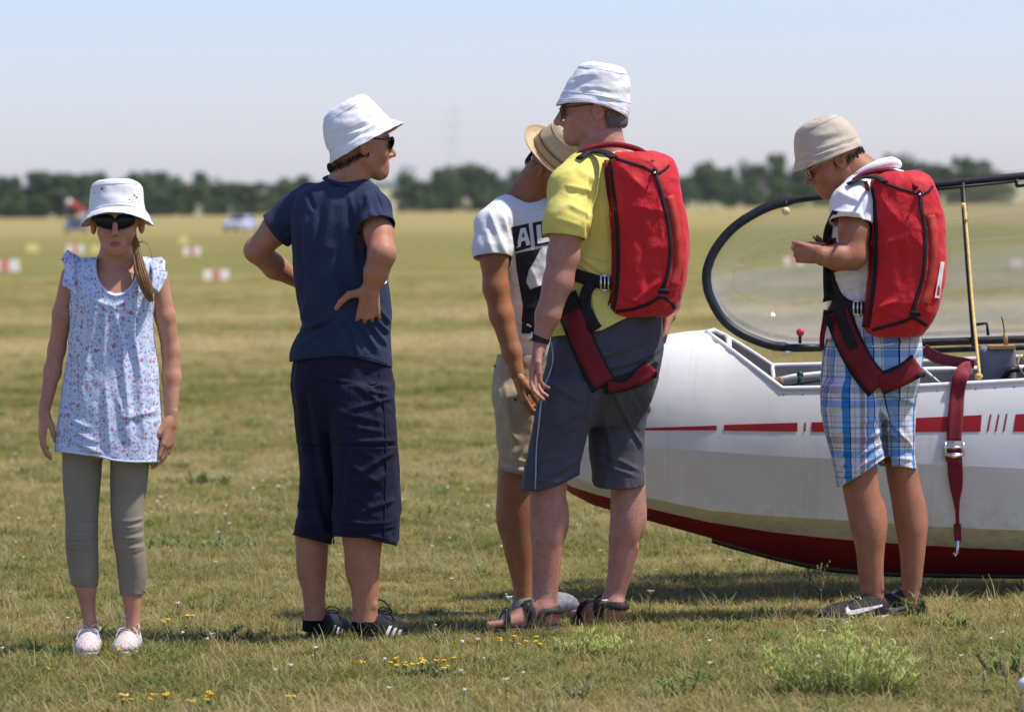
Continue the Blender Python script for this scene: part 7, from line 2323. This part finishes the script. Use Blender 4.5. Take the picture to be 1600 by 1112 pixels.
# ------------------------------------------------------------------ plants one can point at
M_spurge = mat('spurge_leaf', (0.44, 0.50, 0.12), .7, (0.52, 0.56, 0.19), 25)
M_green = mat('weed_leaf', (0.15, 0.23, 0.06), .7, (0.20, 0.27, 0.09), 25)
M_mid = mat('weed_leaf_pale', (0.20, 0.25, 0.10), .7, (0.26, 0.29, 0.12), 25)
def leafy(px, Y, w, hgt, n, M, label, leaves=26, seed=0, lw=.0016, ll=.022):
    """a clump of leafy stems: w metres wide"""
    rg = random.Random(seed + int(px))
    b = gp(px, Y)
    o = empty('leafy_plant', b, label, 'plant')
    st, lv = MB(), ([], [], [])
    for i in range(n):
        a, q = rg.uniform(0, 6.28), w*.5*math.sqrt(rg.random())
        root = b + np.array([q*math.cos(a)*.85, q*math.sin(a)*.75, 0])
        tip = root + np.array([(root[0]-b[0])*.45 + rg.uniform(-.05, .05), rg.uniform(-.03, .03), hgt*rg.uniform(.4, 1.05)*(1-.5*(q/(w*.5))**2)])
        Q = smooth_path([root, (root+tip)/2 + np.array([rg.uniform(-.012, .012), rg.uniform(-.012, .012), 0]), tip], 5)
        st.tube(Q, np.linspace(.0016, .0008, len(Q)), 5)
        for j in range(leaves):
            t = rg.uniform(.25, 1.0)
            p = Q[min(int(t*(len(Q)-1)), len(Q)-1)]
            blade(lv[0], lv[1], lv[2], p, rg.uniform(0, 6.28), ll*rg.uniform(.6, 1.2), rg.uniform(.6, 2.0), lw*rg.uniform(.7, 1.3), 0, 2)
    tag(st.out('stems', M_stem, o), kind='stuff')
    tag(obj('leaves', lv[0], lv[1], M, o), kind='stuff')
    return o
def stalk(px, Y, hgt, head, label, lean=.02, cat='plant', name='flower_stalk'):
    rg = random.Random(int(px*7))
    b = gp(px, Y)
    o = empty(name, b, label, cat)
    top = b + np.array([lean, rg.uniform(-.01, .01), hgt])
    Q = smooth_path([b, b*.5 + top*.5 + np.array([rg.uniform(-.008, .008), 0, 0]), top], 6)
    mb = MB(); mb.tube(Q, np.linspace(.0019, .0011, len(Q)), 6); mb.out('stem', M_dry if head == 'dry' else M_stem, o)
    lv = ([], [], [])
    for j in range(9):
        p = Q[rg.randrange(0, len(Q)-2)]
        blade(lv[0], lv[1], lv[2], p, rg.uniform(0, 6.28), .022, rg.uniform(.6, 1.5), .0016, 0, 2)
    obj('leaves', lv[0], lv[1], M_dry if head == 'dry' else M_green, o)
    mb = MB()
    if head == 'umbel':
        for j in range(22):
            a, q = rg.uniform(0, 6.28), .011*math.sqrt(rg.random())
            p = top + np.array([q*math.cos(a), q*math.sin(a), .003*rg.random()])
            mb.tube([top - np.array([0, 0, .012]), p], .0006, 4); mb.ball(p, .0024, 6, 4, (1.2, 1.2, .7))
        mb.out('flower_head', M_wfl, o)
    elif head == 'spike':
        mb.tube([top - np.array([0, 0, .035]), top - np.array([0, 0, .02]), top], [.003, .0042, .001], 8)
        for j in range(40):
            t = rg.random(); p = top - np.array([0, 0, .035*t]); a = rg.uniform(0, 6.28)
            mb.tube([p, p + np.array([.006*math.cos(a), .006*math.sin(a), .006])], .0006, 3)
        mb.out('seed_spike', mat('seed_spike', (0.36, 0.27, 0.17), .9), o)
    elif head == 'dry':
        for j in range(14):
            t = rg.uniform(.55, 1); p = Q[int(t*(len(Q)-1))]; a = rg.uniform(0, 6.28); L_ = rg.uniform(.012, .035)
            e = p + np.array([math.cos(a)*L_, math.sin(a)*L_, L_*.9])
            mb.tube([p, e], [.0011, .0007], 5); mb.ball(e, .0035, 6, 4, (1, 1, 1.5))
        mb.out('seed_heads', M_dry, o)
    return o
def yellow(px, Y, w, n, label, hgt=.05):
    rg = random.Random(int(px*3+Y*10))
    b = gp(px, Y)
    o = empty('yellow_flowers', b, label, 'flowers')
    st, fl, lv = MB(), MB(), ([], [], [])
    for i in range(n):
        p0 = b + np.array([rg.uniform(-.5, .5)*w, rg.uniform(-.3, .3)*w, 0])
        p1 = p0 + np.array([rg.uniform(-.01, .01), rg.uniform(-.01, .01), hgt*rg.uniform(.7, 1.2)])
        st.tube([p0, p1], .0011, 5)
        for j in range(5):
            a = j*1.257 + rg.random()
            q = p1 + np.array([math.cos(a)*.005, math.sin(a)*.005, rg.uniform(0, .003)])
            fl.ball(q, .0042, 6, 4, (1.2, 1.2, .55))
        for j in range(4):
            blade(lv[0], lv[1], lv[2], p0 + (p1-p0)*rg.uniform(.1, .8), rg.uniform(0, 6.28), .02, 1.2, .002, 0, 2)
    tag(st.out('stems', M_stem, o), kind='stuff'); tag(fl.out('petals', M_yfl, o), kind='stuff'); tag(obj('leaves', lv[0], lv[1], M_green, o), kind='stuff')
def YG_(px, py):
    """distance of the ground that shows at this pixel"""
    yh = 326 + (800-px)*math.tan(ROLL)
    return FPX*1.42/(py-yh)
leafy(1318, YG_(1318, 1092), .38, .27, 100, M_spurge, 'big yellow-green spurge clump in the foreground below the plaid shorts', 40, 1, .0010, .032)
leafy(912, YG_(912, 1028), .22, .095, 34, M_spurge, 'low yellow-green leafy tuft in front of the right sandal', 30, 2, .0011, .028)
leafy(1430, YG_(1430, 968), .11, .085, 12, M_green, 'bright green weed hiding the far black shoe of the plaid shorts wearer', 24, 3, .0022, .03)
leafy(1498, YG_(1498, 985), .09, .05, 8, M_green, 'small green weed on the bare turf right of the black shoes', 18, 4, .002, .028)
leafy(1062, YG_(1062, 1095), .07, .11, 7, M_green, 'upright green weed in the foreground below the glider nose', 22, 5, .002, .026)
leafy(905, YG_(905, 1098), .06, .10, 6, M_mid, 'slim pale green weed near the lower edge under the sandals', 20, 6, .002, .026)
leafy(320, YG_(320, 760), .34, .09, 16, M_mid, 'blurred pale weed in the field between the girl and the blue shorts', 20, 7, .003, .04)
leafy(268, YG_(268, 862), .6, .06, 26, M_green, 'dark green patch of leaves behind the leggings of the girl', 18, 8, .003, .035)
leafy(1585, YG_(1585, 1062), .16, .13, 16, M_green, 'tall green weed at the right edge of the foreground', 22, 9, .0025, .035)
leafy(340, YG_(340, 1002), .30, .05, 22, M_green, 'low grey-green leafy patch right of the pink shoes', 18, 10, .002, .024)
leafy(668, YG_(668, 1062), .18, .05, 16, M_mid, 'pale bluish-green low plant beside the middle yellow flowers', 18, 11, .002, .024)
stalk(196, YG_(196, 1024), .125, 'umbel', 'white yarrow flower on a dark stem in front of the right pink shoe', -.004)
stalk(1280, YG_(1280, 955), .155, 'dry', 'dry brown branching stalk left of the black shoes', .006)
stalk(1262, YG_(1262, 930), .10, 'dry', 'thin dry stalk left of the branching brown one', .004)
stalk(792, YG_(792, 1000), .14, 'umbel', 'white yarrow left of the left sandal', .010)
stalk(812, YG_(812, 996), .125, 'spike', 'pale leaning grass stem across the left sandal', .045)
stalk(947, YG_(947, 985), .10, 'umbel', 'yarrow stem just left of the right sandal', -.002)
stalk(1012, YG_(1012, 965), .09, 'umbel', 'yarrow right of the right sandal', .012)
for px_, py_2, hh_, lb in ((1452, 1062, .11, 'brown grass spike right of the spurge clump'), (1536, 1108, .11, 'pale grass spike near the right edge, leftmost of three'), (1568, 1110, .13, 'pale grass spike near the right edge, middle of three'), (1592, 1108, .12, 'pale grass spike near the right edge, rightmost of three')):
    stalk(px_, YG_(px_, py_2), hh_, 'spike', lb, .004, name='grass_spike')
yellow(660, YG_(660, 1062), .19, 17, 'orange-yellow flowers in the foreground below the black striped shoes')
yellow(812, YG_(812, 1026), .16, 9, 'yellow flowers in front of the left sandal')
yellow(282, YG_(282, 990), .12, 6, 'yellow flowers in the grass right of the pink shoes')
yellow(190, YG_(190, 1116), .05, 5, 'yellow flowers at the bottom edge under the girl', .045)
yellow(250, YG_(250, 1118), .05, 6, 'yellow flowers at the bottom edge right of the girl', .05)
yellow(318, YG_(318, 1117), .08, 7, 'yellow flowers at the bottom edge, between the girl and the blue-shirted person', .05)
yellow(456, YG_(456, 1115), .03, 2, 'single yellow flower at the bottom edge below the black shoes', .045)
